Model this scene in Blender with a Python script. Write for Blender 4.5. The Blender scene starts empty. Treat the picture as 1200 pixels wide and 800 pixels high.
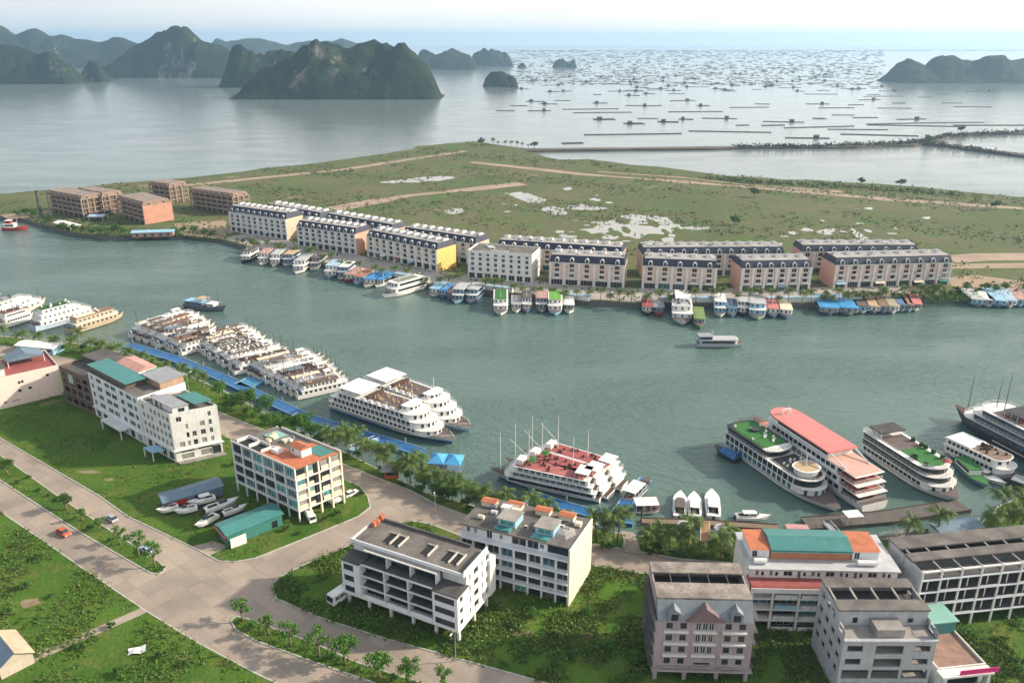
import bpy, bmesh, math, random
import numpy as np
from mathutils import Vector
from mathutils.geometry import delaunay_2d_cdt
R = math.radians
rng = random.Random(11)
nr = np.random.default_rng(11)
sc = bpy.context.scene
COL = sc.collection
# ---------------------------------------------------------------- camera, sky, sun, exposure
F, CAMH = 940.0, 120.0
TH = math.atan(353 / F)
CT, ST = math.cos(TH), math.sin(TH)
cd = bpy.data.cameras.new('camera'); cam = bpy.data.objects.new('camera', cd); COL.objects.link(cam)
cd.sensor_width = 36; cd.lens = 36 * F / 1200; cd.clip_start = 1; cd.clip_end = 200000
cam.location = (0, 0, CAMH); cam.rotation_euler = (math.pi / 2 - TH, 0, 0)
sc.camera = cam
SUN_AZ, SUN_EL = R(84), R(27)
CLOUD_TOP, CLOUD_FAR, CLOUD_SUN = .40, (6.2, 6.25, 6.2), (12.4, 11.4, 9.8)       # azimuth clockwise from +Y
w = bpy.data.worlds.new('World'); sc.world = w; w.use_nodes = True
nt = w.node_tree
bg = nt.nodes['Background']
sky = nt.nodes.new('ShaderNodeTexSky'); sky.sky_type = 'NISHITA'; sky.sun_disc = False
sky.sun_elevation = SUN_EL; sky.sun_rotation = SUN_AZ
sky.altitude = 0; sky.air_density = 1.0; sky.dust_density = 3.0; sky.ozone_density = 1.5
# thin high cloud: pale bands, thickest towards the horizon, brighter and warmer on the side of the sun
def wn(kind, **kw):
    n = nt.nodes.new('ShaderNode' + kind)
    for k, v in kw.items(): n.inputs[k.replace('_', ' ')].default_value = v
    return n
def wmath(op, a, b):
    n = nt.nodes.new('ShaderNodeMath'); n.operation = op
    for i, q in enumerate((a, b)):
        if hasattr(q, 'is_output'): nt.links.new(q, n.inputs[i])
        else: n.inputs[i].default_value = q
    return n.outputs[0]
def wrange(src, a, b, c, d):
    n = wn('MapRange', From_Min=a, From_Max=b, To_Min=c, To_Max=d); nt.links.new(src, n.inputs[0]); return n.outputs[0]
tc = wn('TexCoord'); mp = wn('Mapping'); mp.inputs['Scale'].default_value = (1.0, 1.0, 9.0)
nt.links.new(tc.outputs['Generated'], mp.inputs[0])
nz = wn('TexNoise', Scale=2.0, Detail=6); nt.links.new(mp.outputs[0], nz.inputs[0])
sx = wn('SeparateXYZ'); nt.links.new(tc.outputs['Generated'], sx.inputs[0])
dt = nt.nodes.new('ShaderNodeVectorMath'); dt.operation = 'DOT_PRODUCT'; nt.links.new(tc.outputs['Generated'], dt.inputs[0])
dt.inputs[1].default_value = (math.sin(SUN_AZ), math.cos(SUN_AZ), 0)
cov = wmath('MULTIPLY', wrange(nz.outputs[0], .3, .7, .80, .97), wrange(sx.outputs[2], .05, .75, 1.0, CLOUD_TOP))
cc = nt.nodes.new('ShaderNodeMix'); cc.data_type = 'RGBA'
nt.links.new(wrange(dt.outputs['Value'], -.35, 1.0, 0, 1), cc.inputs[0])
cc.inputs[6].default_value = (*CLOUD_FAR, 1); cc.inputs[7].default_value = (*CLOUD_SUN, 1)
mx = nt.nodes.new('ShaderNodeMix'); mx.data_type = 'RGBA'
nt.links.new(cov, mx.inputs[0]); nt.links.new(sky.outputs[0], mx.inputs[6]); nt.links.new(cc.outputs[2], mx.inputs[7])
nt.links.new(mx.outputs[2], bg.inputs[0])
bg.inputs[1].default_value = 0.1
sd = bpy.data.lights.new('sun', 'SUN'); sd.energy = 4.2; sd.angle = R(1.5); sd.color = (1, .86, .68)
so = bpy.data.objects.new('sun', sd); COL.objects.link(so)
sv = Vector((math.sin(SUN_AZ) * math.cos(SUN_EL), math.cos(SUN_AZ) * math.cos(SUN_EL), math.sin(SUN_EL)))
so.rotation_euler = (-sv).to_track_quat('-Z', 'Y').to_euler(); so.location = (300, 0, 300)
sc.view_settings.view_transform = 'Standard'; sc.view_settings.look = 'None'
sc.view_settings.exposure = 0.72; sc.view_settings.gamma = 1; sc.view_settings.use_curve_mapping = False
sc.cycles.max_bounces = 6; sc.cycles.diffuse_bounces = 3; sc.cycles.glossy_bounces = 3
sc.cycles.transmission_bounces = 2; sc.cycles.volume_bounces = 1; sc.cycles.transparent_max_bounces = 4
sc.cycles.use_denoising = True

# ---------------------------------------------------------------- helpers
def g(px, py, z=0.0):
    """where the photo's point (px, py) lies on the level plane z"""
    u, v = px - 600, py - 400
    t = (CAMH - z) / (F * ST + v * CT)
    return Vector((u * t, (F * CT - v * ST) * t, z))
def proj(x, y, z):
    dz = z - CAMH
    a = y * CT - dz * ST; b = -(y * ST + dz * CT)
    return 600 + F * x / a, 400 + F * b / a

def nodes(name):
    m = bpy.data.materials.new(name); m.use_nodes = True
    return m, m.node_tree, m.node_tree.nodes['Principled BSDF']
def N(t, kind, **kw):
    n = t.nodes.new('ShaderNode' + kind)
    for k, v in kw.items():
        n.inputs[k.replace('_', ' ')].default_value = v
    return n
def mixc(t, fac, a, b, mode='MIX'):
    m = t.nodes.new('ShaderNodeMix'); m.data_type = 'RGBA'; m.blend_type = mode
    for sock, val in ((0, fac), (6, a), (7, b)):
        if hasattr(val, 'is_output'): t.links.new(val, m.inputs[sock])
        else: m.inputs[sock].default_value = val if sock == 0 else (*val[:3], 1)
    return m.outputs[2]
def rmap(t, src, a, b, c=0.0, d=1.0):
    r = N(t, 'MapRange', From_Min=a, From_Max=b, To_Min=c, To_Max=d); t.links.new(src, r.inputs[0]); return r.outputs[0]
def noise(t, vec, scale, detail=5, rough=.55, stretch=None):
    n = N(t, 'TexNoise', Scale=scale, Detail=detail, Roughness=rough)
    if stretch:
        m = N(t, 'Mapping'); m.inputs['Scale'].default_value = stretch; t.links.new(vec, m.inputs[0]); vec = m.outputs[0]
    t.links.new(vec, n.inputs['Vector']); return n.outputs[0]
def pos(t): return t.nodes.new('ShaderNodeNewGeometry').outputs['Position']
def sc3(c, k): return tuple(min(1, x * k) for x in c)

MATS = {}
def mat(name, col, rough=.75, var=.2, s=.35, streak=0.0, bump=0.0, bs=3.0, metal=0.0, spec=.4, dirt=None):
    if name in MATS: return MATS[name]
    m, t, p = nodes(name); P = pos(t)
    c = mixc(t, rmap(t, noise(t, P, s, 6), .3, .7), sc3(col, 1 - var), sc3(col, 1 + var * .7))
    c = mixc(t, rmap(t, noise(t, P, s * 9, 3), .35, .7, 0, .5), c, sc3(col, 1 - var * .9))
    if streak:
        f = rmap(t, noise(t, P, 1.6, 5, .6, (1, 1, .12)), .52, .75, 0, streak)
        c = mixc(t, f, c, dirt or sc3(col, .35))
    t.links.new(c, p.inputs['Base Color'])
    p.inputs['Roughness'].default_value = rough; p.inputs['Metallic'].default_value = metal
    p.inputs['Specular IOR Level'].default_value = spec
    if bump:
        b = N(t, 'Bump', Strength=bump, Distance=.1); t.links.new(noise(t, P, bs, 4), b.inputs['Height'])
        t.links.new(b.outputs[0], p.inputs['Normal'])
    MATS[name] = m; return m
def glass(name, col, rough=.12):
    if name in MATS: return MATS[name]
    m, t, p = nodes(name)
    c = mixc(t, rmap(t, noise(t, pos(t), .5, 2), .4, .65), col, sc3(col, 2.2))
    t.links.new(c, p.inputs['Base Color'])
    p.inputs['Roughness'].default_value = rough; p.inputs['Specular IOR Level'].default_value = .4
    MATS[name] = m; return m
def leafmat(name, cols, trans=.25):
    m, t, p = nodes(name)
    geo = t.nodes.new('ShaderNodeNewGeometry')
    r = t.nodes.new('ShaderNodeValToRGB'); t.links.new(geo.outputs['Random Per Island'], r.inputs[0])
    while len(r.color_ramp.elements) < len(cols): r.color_ramp.elements.new(.5)
    for i, (e, c) in enumerate(zip(r.color_ramp.elements, cols)):
        e.position = i / (len(cols) - 1); e.color = (*c, 1)
    c = mixc(t, rmap(t, noise(t, geo.outputs['Position'], .07, 3), .35, .65, 0, .45), r.outputs[0], sc3(cols[0], .9))
    t.links.new(c, p.inputs['Base Color']); p.inputs['Roughness'].default_value = .6
    p.inputs['Specular IOR Level'].default_value = .25
    tr = t.nodes.new('ShaderNodeBsdfTranslucent'); t.links.new(c, tr.inputs[0])
    ms = t.nodes.new('ShaderNodeMixShader'); ms.inputs[0].default_value = trans
    t.links.new(p.outputs[0], ms.inputs[1]); t.links.new(tr.outputs[0], ms.inputs[2])
    t.links.new(ms.outputs[0], t.nodes['Material Output'].inputs[0])
    MATS[name] = m; return m

class MB:
    def __init__(s): s.v = []; s.f = []; s.m = []
    def face(s, pts, mi=0):
        n = len(s.v); s.v += [tuple(p) for p in pts]; s.f.append(tuple(range(n, n + len(pts)))); s.m.append(mi); return s
    def box(s, x0, y0, z0, x1, y1, z1, mi=0):
        n = len(s.v)
        s.v += [(x0, y0, z0), (x1, y0, z0), (x1, y1, z0), (x0, y1, z0), (x0, y0, z1), (x1, y0, z1), (x1, y1, z1), (x0, y1, z1)]
        for f in ((0, 3, 2, 1), (4, 5, 6, 7), (0, 1, 5, 4), (1, 2, 6, 5), (2, 3, 7, 6), (3, 0, 4, 7)):
            s.f.append(tuple(n + i for i in f)); s.m.append(mi)
        return s
    def loft(s, rings, mi=0, cap0=True, cap1=True, mi_cap=None):
        n = len(s.v); k = len(rings[0]); mc = mi if mi_cap is None else mi_cap
        for r in rings: s.v += [tuple(p) for p in r]
        for i in range(len(rings) - 1):
            for j in range(k):
                a, b = n + i * k + j, n + i * k + (j + 1) % k
                s.f.append((a, b, b + k, a + k)); s.m.append(mi)
        if cap0: s.f.append(tuple(n + k - 1 - j for j in range(k))); s.m.append(mi)
        if cap1: s.f.append(tuple(n + (len(rings) - 1) * k + j for j in range(k))); s.m.append(mc)
        return s
    def prism(s, pts, z0, z1, mi=0, top=None, mi_cap=None):
        return s.loft([[(x, y, z0) for x, y in pts], [(x, y, z1) for x, y in (top or pts)]], mi, mi_cap=mi_cap)
    def bar(s, p, q, r, mi=0, n=5, r2=None):
        p, q = Vector(p), Vector(q); d = (q - p).normalized()
        a = d.orthogonal().normalized(); b = d.cross(a); r2 = r if r2 is None else r2
        return s.loft([[c + (a * math.cos(6.2832 * i / n) + b * math.sin(6.2832 * i / n)) * rr for i in range(n)] for c, rr in ((p, r), (q, r2))], mi)
    def tube(s, pts, rad, mi=0, n=6):
        rings = []
        for i, p in enumerate(pts):
            d = (Vector(pts[min(i + 1, len(pts) - 1)]) - Vector(pts[max(i - 1, 0)])).normalized()
            a = d.cross(Vector((0.3, 1, 0))).normalized(); b = d.cross(a)
            rings.append([Vector(p) + (a * math.cos(6.2832 * j / n) + b * math.sin(6.2832 * j / n)) * rad[i] for j in range(n)])
        return s.loft(rings, mi)
    def gable(s, x0, y0, x1, y1, z0, h, mi=0, axis='x', th=.12):
        """pitched roof: ridge along x or y, with thickness"""
        if axis == 'x':
            c = (y0 + y1) / 2; pr = [(y0, z0), (y1, z0), (y1, z0 + th), (c, z0 + h + th), (y0, z0 + th)]
            return s.loft([[(x0, a, b) for a, b in pr], [(x1, a, b) for a, b in pr]], mi)
        c = (x0 + x1) / 2; pr = [(x1, z0), (x0, z0), (x0, z0 + th), (c, z0 + h + th), (x1, z0 + th)]
        return s.loft([[(a, y0, b) for a, b in pr], [(a, y1, b) for a, b in pr]], mi)
    def mesh(s, name, mats, smooth=False, k=0, kc=1):
        me = bpy.data.meshes.new(name)
        vs = s.v if not k else [(x + k * y, y * kc, z) for x, y, z in s.v]
        me.from_pydata(vs, [], s.f)
        for m in (mats if isinstance(mats, (list, tuple)) else [mats]): me.materials.append(m)
        me.polygons.foreach_set('material_index', s.m)
        if smooth: me.polygons.foreach_set('use_smooth', [True] * len(s.f))
        me.update(); return me
    def build(s, name, mats, parent=None, smooth=False, **kw):
        return obj(name, s.mesh(name, mats, smooth, **kw), parent)
def obj(name, me, parent=None, loc=None, rz=0):
    o = bpy.data.objects.new(name, me); COL.objects.link(o)
    if parent: o.parent = parent
    if loc is not None: o.location = loc
    if rz: o.rotation_euler = (0, 0, rz)
    return o
def tag(o, label=None, cat=None, group=None, kind=None):
    for k, v in (('label', label), ('category', cat), ('group', group), ('kind', kind)):
        if v: o[k] = v
    return o
def thing(name, label, cat, loc=(0, 0, 0), rz=0, group=None):
    o = obj(name, None, None, loc, rz); o.empty_display_size = .5
    return tag(o, label, cat, group)
def copy_tree(o, parent=None):
    c = o.copy(); COL.objects.link(c)
    if parent: c.parent = parent
    for ch in list(o.children): copy_tree(ch, c)
    return c
def ordinal(i): return ['first', 'second', 'third', 'fourth', 'fifth', 'sixth', 'seventh', 'eighth', 'ninth', 'tenth', 'eleventh', 'twelfth', 'thirteenth', 'fourteenth', 'fifteenth', 'sixteenth', 'seventeenth', 'eighteenth', 'nineteenth', 'twentieth', 'twenty-first', 'twenty-second', 'twenty-third', 'twenty-fourth', 'twenty-fifth', 'twenty-sixth', 'twenty-seventh', 'twenty-eighth'][i]
def big_mesh(name, V, faces_idx, mats, nper):
    me = bpy.data.meshes.new(name); nv, nf = len(V), len(faces_idx)
    me.vertices.add(nv); me.vertices.foreach_set('co', np.asarray(V, np.float32).ravel())
    me.loops.add(nf * nper); me.loops.foreach_set('vertex_index', np.asarray(faces_idx, np.int32).ravel())
    me.polygons.add(nf); me.polygons.foreach_set('loop_start', np.arange(nf, dtype=np.int32) * nper)
    for m in mats: me.materials.append(m)
    me.update(calc_edges=True); me.validate(); return me
def inside(px, py, poly):
    r = np.zeros(len(px), bool); n = len(poly)
    for i in range(n):
        x0, y0 = poly[i][0], poly[i][1]; x1, y1 = poly[(i + 1) % n][0], poly[(i + 1) % n][1]
        c = ((y0 > py) != (y1 > py)) & (px < (x1 - x0) * (py - y0) / ((y1 - y0) or 1e-9) + x0)
        r ^= c
    return r

# ---------------------------------------------------------------- materials
WHITE = mat('white_paint', (.72, .72, .70), .6, .12, .3, .5)
WHITE2 = mat('white_boat', (.78, .78, .76), .45, .10, .3, .4, dirt=(.45, .36, .26))
CREAM = mat('cream_render', (.74, .65, .50), .75, .08, .3, .2)
PINK = mat('pink_render', (.76, .62, .56), .75, .06, .2, .2)
CONC = mat('raw_concrete', (.33, .31, .29), .85, .3, .3, .5, .3, 4)
CONCD = mat('dark_concrete', (.105, .10, .098), .9, .4, .3, .5)  # also lines building interiors, where their shade is put into this dark tone
ROOFG = mat('grey_flat_roof', (.165, .152, .14), .9, .5, .22, .5, .3, 3)
BRICK = mat('salmon_brick', (.50, .26, .19), .85, .15, .3, .25)
MAUVE = mat('mauve_render', (.33, .28, .295), .85, .16, .3, .5)
BROWN = mat('brown_render', (.16, .115, .09), .85, .25, .3, .4)
TEAL = mat('teal_sheet', (.06, .22, .21), .45, .15, .4, .3)
TEALP = mat('pale_teal_sheet', (.24, .47, .40), .5, .12, .4, .2)
ORANGE = mat('terracotta_roof', (.50, .17, .085), .8, .25, .5, .3)
REDROOF = mat('red_deck_paint', (.60, .215, .20), .6, .15, .25, .2)
REDTILE = mat('dull_red_tile', (.32, .09, .08), .8, .25, .6)
NAVY = mat('navy_slate', (.022, .03, .062), .55, .25, .6)
LTBLUE = mat('light_blue_paint', (.30, .52, .68), .55, .15, .4, .2)
BLUE = mat('blue_pontoon', (.03, .14, .36), .5, .3, .5, .35)
BLUEROOF = mat('blue_sheet_roof', (.05, .25, .55), .45, .2, .4, .2)
GREY = mat('grey_metal', (.30, .32, .34), .5, .2, .4, .3)
GREYB = mat('blue_grey_sheet', (.14, .21, .28), .45, .2, .5, .3)
DARK = mat('dark_void', (.022, .022, .025), .9, .3)  # on pits and openings this near-black puts the unlit depth into the colour
BLACK = mat('black_paint', (.03, .03, .034), .5, .3)
WOOD = mat('weathered_wood', (.22, .16, .11), .85, .3, .8, .2)
DWOOD = mat('dark_wood', (.085, .05, .035), .6, .3, .8)
REDW = mat('red_paint', (.42, .04, .035), .5, .2)
MAGENTA = mat('magenta_banner', (.60, .03, .20), .6, .15)
TURF = mat('green_deck_carpet', (.035, .16, .035), .9, .2, .6)
TAN = mat('tan_deck', (.50, .36, .22), .7, .15)
BRDECK = mat('brown_deck', (.135, .105, .10), .8, .25, .5)
PLANT = mat('potted_green', (.03, .09, .02), .8, .4, 1.5)
G1 = glass('dark_glass', (.016, .022, .028)); G2 = glass('blue_glass', (.035, .075, .10)); G3 = mat('curtained_glass', (.30, .29, .26), .3, .3, .8)
GTEAL = glass('teal_glass', (.05, .17, .17))
TRUNK = mat('palm_bark', (.20, .155, .115), .9, .25, 2)
STONE = mat('quay_stone', (.15, .145, .135), .9, .3, .4, .5)
KERB = mat('kerb_stone', (.46, .45, .42), .85, .2, .8)
LEAFP = leafmat('palm_leaf', [(.045, .095, .02), (.085, .165, .03), (.17, .21, .045), (.07, .14, .025)])
LEAFB = leafmat('broad_leaf', [(.032, .085, .018), (.06, .145, .026), (.12, .20, .036), (.05, .12, .022)])
LEAFL = leafmat('light_leaf', [(.05, .13, .02), (.085, .21, .03), (.12, .26, .045), (.06, .16, .025)])
LEAFG = leafmat('grass_blade', [(.040, .10, .017), (.08, .185, .027), (.15, .235, .036), (.21, .21, .065), (.055, .145, .022)])
LEAFM = leafmat('marsh_shrub', [(.06, .085, .03), (.10, .13, .045), (.075, .14, .035), (.15, .14, .07)])
LEAFD = leafmat('dike_shrub', [(.035, .045, .03), (.05, .055, .035), (.045, .06, .03)])

def mat_water():
    m, t, p = nodes('sea_water'); P = pos(t)
    big = noise(t, P, .004, 4, .6, (1, 2.2, 1))
    c = mixc(t, rmap(t, big, .35, .65), (.082, .140, .126), (.100, .165, .146))
    sy0 = t.nodes.new('ShaderNodeSeparateXYZ'); t.links.new(P, sy0.inputs[0])      # bay base colour paled to stand in for bright sky reflection
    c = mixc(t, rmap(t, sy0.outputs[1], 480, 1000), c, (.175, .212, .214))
    t.links.new(c, p.inputs['Base Color'])
    p.inputs['IOR'].default_value = 1.33; p.inputs['Specular IOR Level'].default_value = .5
    p.inputs['Roughness'].default_value = .11
    n1 = noise(t, P, .22, 3, .55, (1, 1.9, 1)); n2 = noise(t, P, 1.0, 3, .6, (1, 1.5, 1))
    ad = N(t, 'Math'); ad.operation = 'MULTIPLY_ADD'; t.links.new(n2, ad.inputs[0]); ad.inputs[1].default_value = .35
    t.links.new(n1, ad.inputs[2])
    patch = rmap(t, noise(t, P, .012, 3, .55, (1, 2.5, 1)), .35, .62, .35, 1.0)
    sy = t.nodes.new('ShaderNodeSeparateXYZ'); t.links.new(P, sy.inputs[0])      # the bay beyond the land lies calm
    cm = N(t, 'Math'); cm.operation = 'MULTIPLY'; t.links.new(patch, cm.inputs[0]); t.links.new(rmap(t, sy.outputs[1], 420, 760, 1, .24), cm.inputs[1]); patch = cm.outputs[0]
    b = N(t, 'Bump', Distance=.85); t.links.new(patch, b.inputs['Strength']); t.links.new(ad.outputs[0], b.inputs['Height'])
    t.links.new(b.outputs[0], p.inputs['Normal']); return m
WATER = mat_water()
def mat_pond():
    m, t, p = nodes('pond_water')
    p.inputs['Base Color'].default_value = (.30, .29, .26, 1); p.inputs['Roughness'].default_value = .06
    p.inputs['IOR'].default_value = 1.6
    return m
POND = mat_pond()
def mat_grass(name, a, b, c3, s1, s2, bare=None, barelo=.62):
    m, t, p = nodes(name); P = pos(t)
    c = mixc(t, rmap(t, noise(t, P, s1, 6), .36, .64), a, b)
    c = mixc(t, rmap(t, noise(t, P, s1 * 3.1, 5, .65), .5, .72), c, c3)
    c = mixc(t, rmap(t, noise(t, P, s2, 4, .7), .3, .75, 0, .6), c, sc3(a, .5))
    if bare: c = mixc(t, rmap(t, noise(t, P, s1 * 1.7, 6, .62), barelo, barelo + .07), c, bare)
    t.links.new(c, p.inputs['Base Color']); p.inputs['Roughness'].default_value = .95; p.inputs['Specular IOR Level'].default_value = .1
    bu = N(t, 'Bump', Strength=.8, Distance=.5); t.links.new(noise(t, P, s2, 5, .7), bu.inputs['Height']); t.links.new(bu.outputs[0], p.inputs['Normal'])
    return m
GRASS = mat_grass('plot_grass', (.058, .135, .020), (.11, .195, .031), (.19, .19, .055), .045, 1.1, (.22, .175, .11), .645)
MARSH = mat_grass('marsh_grass', (.105, .135, .055), (.165, .155, .085), (.085, .175, .045), .012, .22, (.27, .215, .155), .645)
DIRT = mat('dirt_track', (.36, .27, .20), .95, .25, .06)
SAND = mat('bare_sand', (.34, .26, .18), .95, .25, .05)
def mat_road():
    m, t, p = nodes('concrete_road'); P = pos(t)
    c = mixc(t, rmap(t, noise(t, P, .05, 6, .6), .33, .67), (.26, .22, .185), (.40, .335, .275))
    c = mixc(t, rmap(t, noise(t, P, 1.3, 5, .65), .35, .75, 0, .4), c, (.22, .19, .165))
    mp_ = N(t, 'Mapping'); mp_.inputs['Rotation'].default_value = (0, 0, R(38)); t.links.new(P, mp_.inputs[0])
    st = noise(t, mp_.outputs[0], .9, 4, .6, (.05, 1, 1))
    c = mixc(t, rmap(t, st, .55, .72, 0, .35), c, (.20, .18, .16))
    br = N(t, 'TexBrick', Scale=1.0, Mortar_Size=.035, Brick_Width=5.0, Row_Height=3.6, Mortar_Smooth=.2); br.offset = 0
    t.links.new(mp_.outputs[0], br.inputs['Vector'])
    c = mixc(t, rmap(t, br.outputs['Fac'], 0, 1, 0, .55), c, (.15, .135, .12))
    br.inputs['Color1'].default_value = (1.12, 1.10, 1.08, 1); br.inputs['Color2'].default_value = (.84, .85, .87, 1); br.inputs['Mortar'].default_value = (1, 1, 1, 1)
    c = mixc(t, .75, c, br.outputs['Color'], 'MULTIPLY')
    c = mixc(t, rmap(t, noise(t, P, .16, 5, .7), .58, .7, 0, .35), c, (.17, .15, .135))
    t.links.new(c, p.inputs['Base Color']); p.inputs['Roughness'].default_value = .85; p.inputs['Specular IOR Level'].default_value = .3
    return m
ROAD = mat_road()
def mat_karst():
    m, t, p = nodes('karst_rock_and_forest'); geo = t.nodes.new('ShaderNodeNewGeometry'); P = geo.outputs['Position']
    sep = t.nodes.new('ShaderNodeSeparateXYZ'); t.links.new(geo.outputs['True Normal'], sep.inputs[0])
    c = mixc(t, rmap(t, noise(t, P, .02, 6, .65), .35, .68), (.014, .026, .012), (.032, .048, .02))
    c = mixc(t, rmap(t, noise(t, P, .11, 3, .65), .45, .7, 0, .8), c, (.012, .02, .01))
    steep = rmap(t, sep.outputs['Z'], .52, .30)
    pt = rmap(t, noise(t, P, .012, 5, .65, (1, 1, .6)), .55, .66)
    mu = N(t, 'Math'); mu.operation = 'MULTIPLY'; t.links.new(steep, mu.inputs[0]); t.links.new(pt, mu.inputs[1])
    c = mixc(t, mu.outputs[0], c, (.26, .23, .20))
    t.links.new(c, p.inputs['Base Color']); p.inputs['Roughness'].default_value = .95; p.inputs['Specular IOR Level'].default_value = .1
    bu = N(t, 'Bump', Strength=1, Distance=9); t.links.new(noise(t, P, .06, 4, .7), bu.inputs['Height']); t.links.new(bu.outputs[0], p.inputs['Normal'])
    return m
KARST = mat_karst()

# ---------------------------------------------------------------- terrain
WZ = -2.0
def sheet(name, pts, z, m, wall=None, zb=None, wm=None):
    """flat sheet over world points, with an optional vertical skirt down to zb"""
    mb = MB(); P3 = [Vector((p[0], p[1], z)) for p in pts]
    n = len(P3)
    area = sum(P3[i].x * P3[(i + 1) % n].y - P3[(i + 1) % n].x * P3[i].y for i in range(n))
    extra = []
    if abs(area) > 16000:      # inner points keep the triangles of a large sheet compact
        X = np.array([(p.x, p.y) for p in P3]); lo, hi = X.min(0), X.max(0); st = max(12, math.sqrt(abs(area)) / 22)
        gx_, gy_ = (q.ravel() for q in np.meshgrid(np.arange(lo[0] + st * .37, hi[0], st), np.arange(lo[1] + st * .41, hi[1], st)))
        gx_, gy_ = gx_ + nr.uniform(-st, st, len(gx_)) * .25, gy_ + nr.uniform(-st, st, len(gy_)) * .25
        ok = inside(gx_, gy_, [tuple(q) for q in X]); extra = [Vector((float(a), float(b))) for a, b in zip(gx_[ok], gy_[ok])]
    vv, _, ff, *_ = delaunay_2d_cdt([Vector((p.x, p.y)) for p in P3] + extra, [], [list(range(n)) if area > 0 else list(range(n))[::-1]], 1, 1e-4)
    mb.v = [(p.x, p.y, z) for p in vv]
    for f in ff:
        cr = sum(vv[f[i]].x * vv[f[(i + 1) % len(f)]].y - vv[f[(i + 1) % len(f)]].x * vv[f[i]].y for i in range(len(f)))
        if abs(cr) > 1e-6: mb.f.append(tuple(f) if cr > 0 else tuple(f)[::-1]); mb.m.append(0)
    if zb is not None:
        for i in range(n):
            p, q = P3[i], P3[(i + 1) % n]
            if area < 0: p, q = q, p
            mb.face([(p.x, p.y, zb), (q.x, q.y, zb), (q.x, q.y, z), (p.x, p.y, z)], 1)
    o = mb.build(name, [m, wm or m]); o['kind'] = 'structure'; return o
def smooth_poly(pts, n=3):
    out = []
    k = len(pts)
    for i in range(k):
        p0, p1, p2, p3 = (Vector(pts[(i + j - 1) % k][:2]) for j in range(4))
        for s in range(n):
            t = s / n
            out.append(.5 * ((2 * p1) + (p2 - p0) * t + (2 * p0 - 5 * p1 + 4 * p2 - p3) * t * t + (3 * p1 - p0 - 3 * p2 + p3) * t ** 3))
    return out
def wpts(px, z=0): return [g(x, y, z) for x, y in px]
def rough_poly(pts, amp, step, seed, closed=True):
    """subdivide an outline and wobble it, for natural shorelines"""
    r = random.Random(seed); out = []
    for i, p in enumerate(pts):
        if not closed and i == len(pts) - 1: out.append(Vector(p[:2])); break
        q = pts[(i + 1) % len(pts)]; d = (Vector(q[:2]) - Vector(p[:2])); L = d.length
        k = max(1, int(L / step)); nn = Vector((-d.y, d.x)).normalized() if L else Vector((0, 0))
        for s in range(k):
            out.append(Vector(p[:2]) + d * (s / k) + (nn * r.uniform(-amp, amp) if s else Vector((0, 0))))
    return out

mb = MB(); S = 20000
ys = [-400, 200, 700, 1500, 4000, 8000, 13000, S]; xs = [-S, -8000, -2000, -500, 500, 2000, 8000, S]
for i in range(7):
    for j in range(7): mb.face([(xs[i], ys[j], WZ), (xs[i + 1], ys[j], WZ), (xs[i + 1], ys[j + 1], WZ), (xs[i], ys[j + 1], WZ)])
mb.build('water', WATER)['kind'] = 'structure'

coast = [(-80, 388), (0, 393), (60, 398), (100, 403), (150, 414), (205, 432), (262, 457), (345, 502), (380, 517), (430, 542), (500, 577), (560, 593), (600, 602), (690, 618), (740, 626), (800, 632), (870, 640), (950, 640), (1040, 630), (1150, 612), (1170, 592), (1200, 580), (1300, 562)]
land = [Vector((-420, 330, 0))] + wpts(coast) + [Vector((420, 190, 0)), Vector((420, 40, 0)), Vector((-420, 40, 0))]
sheet('road', land, 0, ROAD, zb=-3.2, wm=STONE)
PLOTS = {}
def plot(pts, world=None, kerb=True, lift=.12):
    P = world or wpts(pts)
    PLOTS[len(PLOTS)] = P
    sheet('grass_plot', P, lift, GRASS)
    if kerb:
        k = MB(); n = len(P); c = [Vector(p[:2]) for p in P]
        ar = sum(c[i].x * c[(i + 1) % n].y - c[(i + 1) % n].x * c[i].y for i in range(n)); sg = 1 if ar > 0 else -1
        def off(i, d):
            a = (c[i] - c[i - 1]).normalized(); b = (c[(i + 1) % n] - c[i]).normalized()
            na, nb = Vector((a.y, -a.x)) * sg, Vector((b.y, -b.x)) * sg
            v = (na + nb); L = v.length or 1; v /= L
            return c[i] + v * d / max(.5, v.dot(na))
        o = [off(i, .16) for i in range(n)]; q = [off(i, -.14) for i in range(n)]
        for i in range(n):
            j = (i + 1) % n
            ri = [(o[i], -.01), (o[i], .15), (q[i], .15), (q[i], -.01)]; rj = [(o[j], -.01), (o[j], .15), (q[j], .15), (q[j], -.01)]
            for e in range(3):
                k.face([(*ri[e][0], ri[e][1]), (*rj[e][0], rj[e][1]), (*rj[e + 1][0], rj[e + 1][1]), (*ri[e + 1][0], ri[e + 1][1])])
        k.build('kerb', KERB)['kind'] = 'structure'
P1 = plot([(-80, 545), (0, 599), (60, 640), (100, 668), (170, 715), (230, 752), (300, 789), (345, 810), (420, 850), (420, 1000), (-80, 1000)])
plot([(-80, 484), (0, 533), (69, 582), (130, 622), (186, 658), (193, 665), (192, 669), (186, 672), (176, 671), (100, 627), (27, 580), (0, 562), (-80, 510)])
plot([(-80, 410), (0, 417), (60, 427), (150, 457), (268, 513), (330, 537), (395, 558), (422, 570), (431, 582), (434, 594), (420, 605), (374, 624), (299, 654), (275, 658), (256, 657), (228, 642), (150, 605), (115, 580), (0, 513), (-80, 462)])
plot([(271, 727), (277, 722), (290, 725), (374, 756), (415, 775), (484, 797), (560, 822), (540, 832), (440, 800), (370, 776), (299, 750), (276, 737)])
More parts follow.
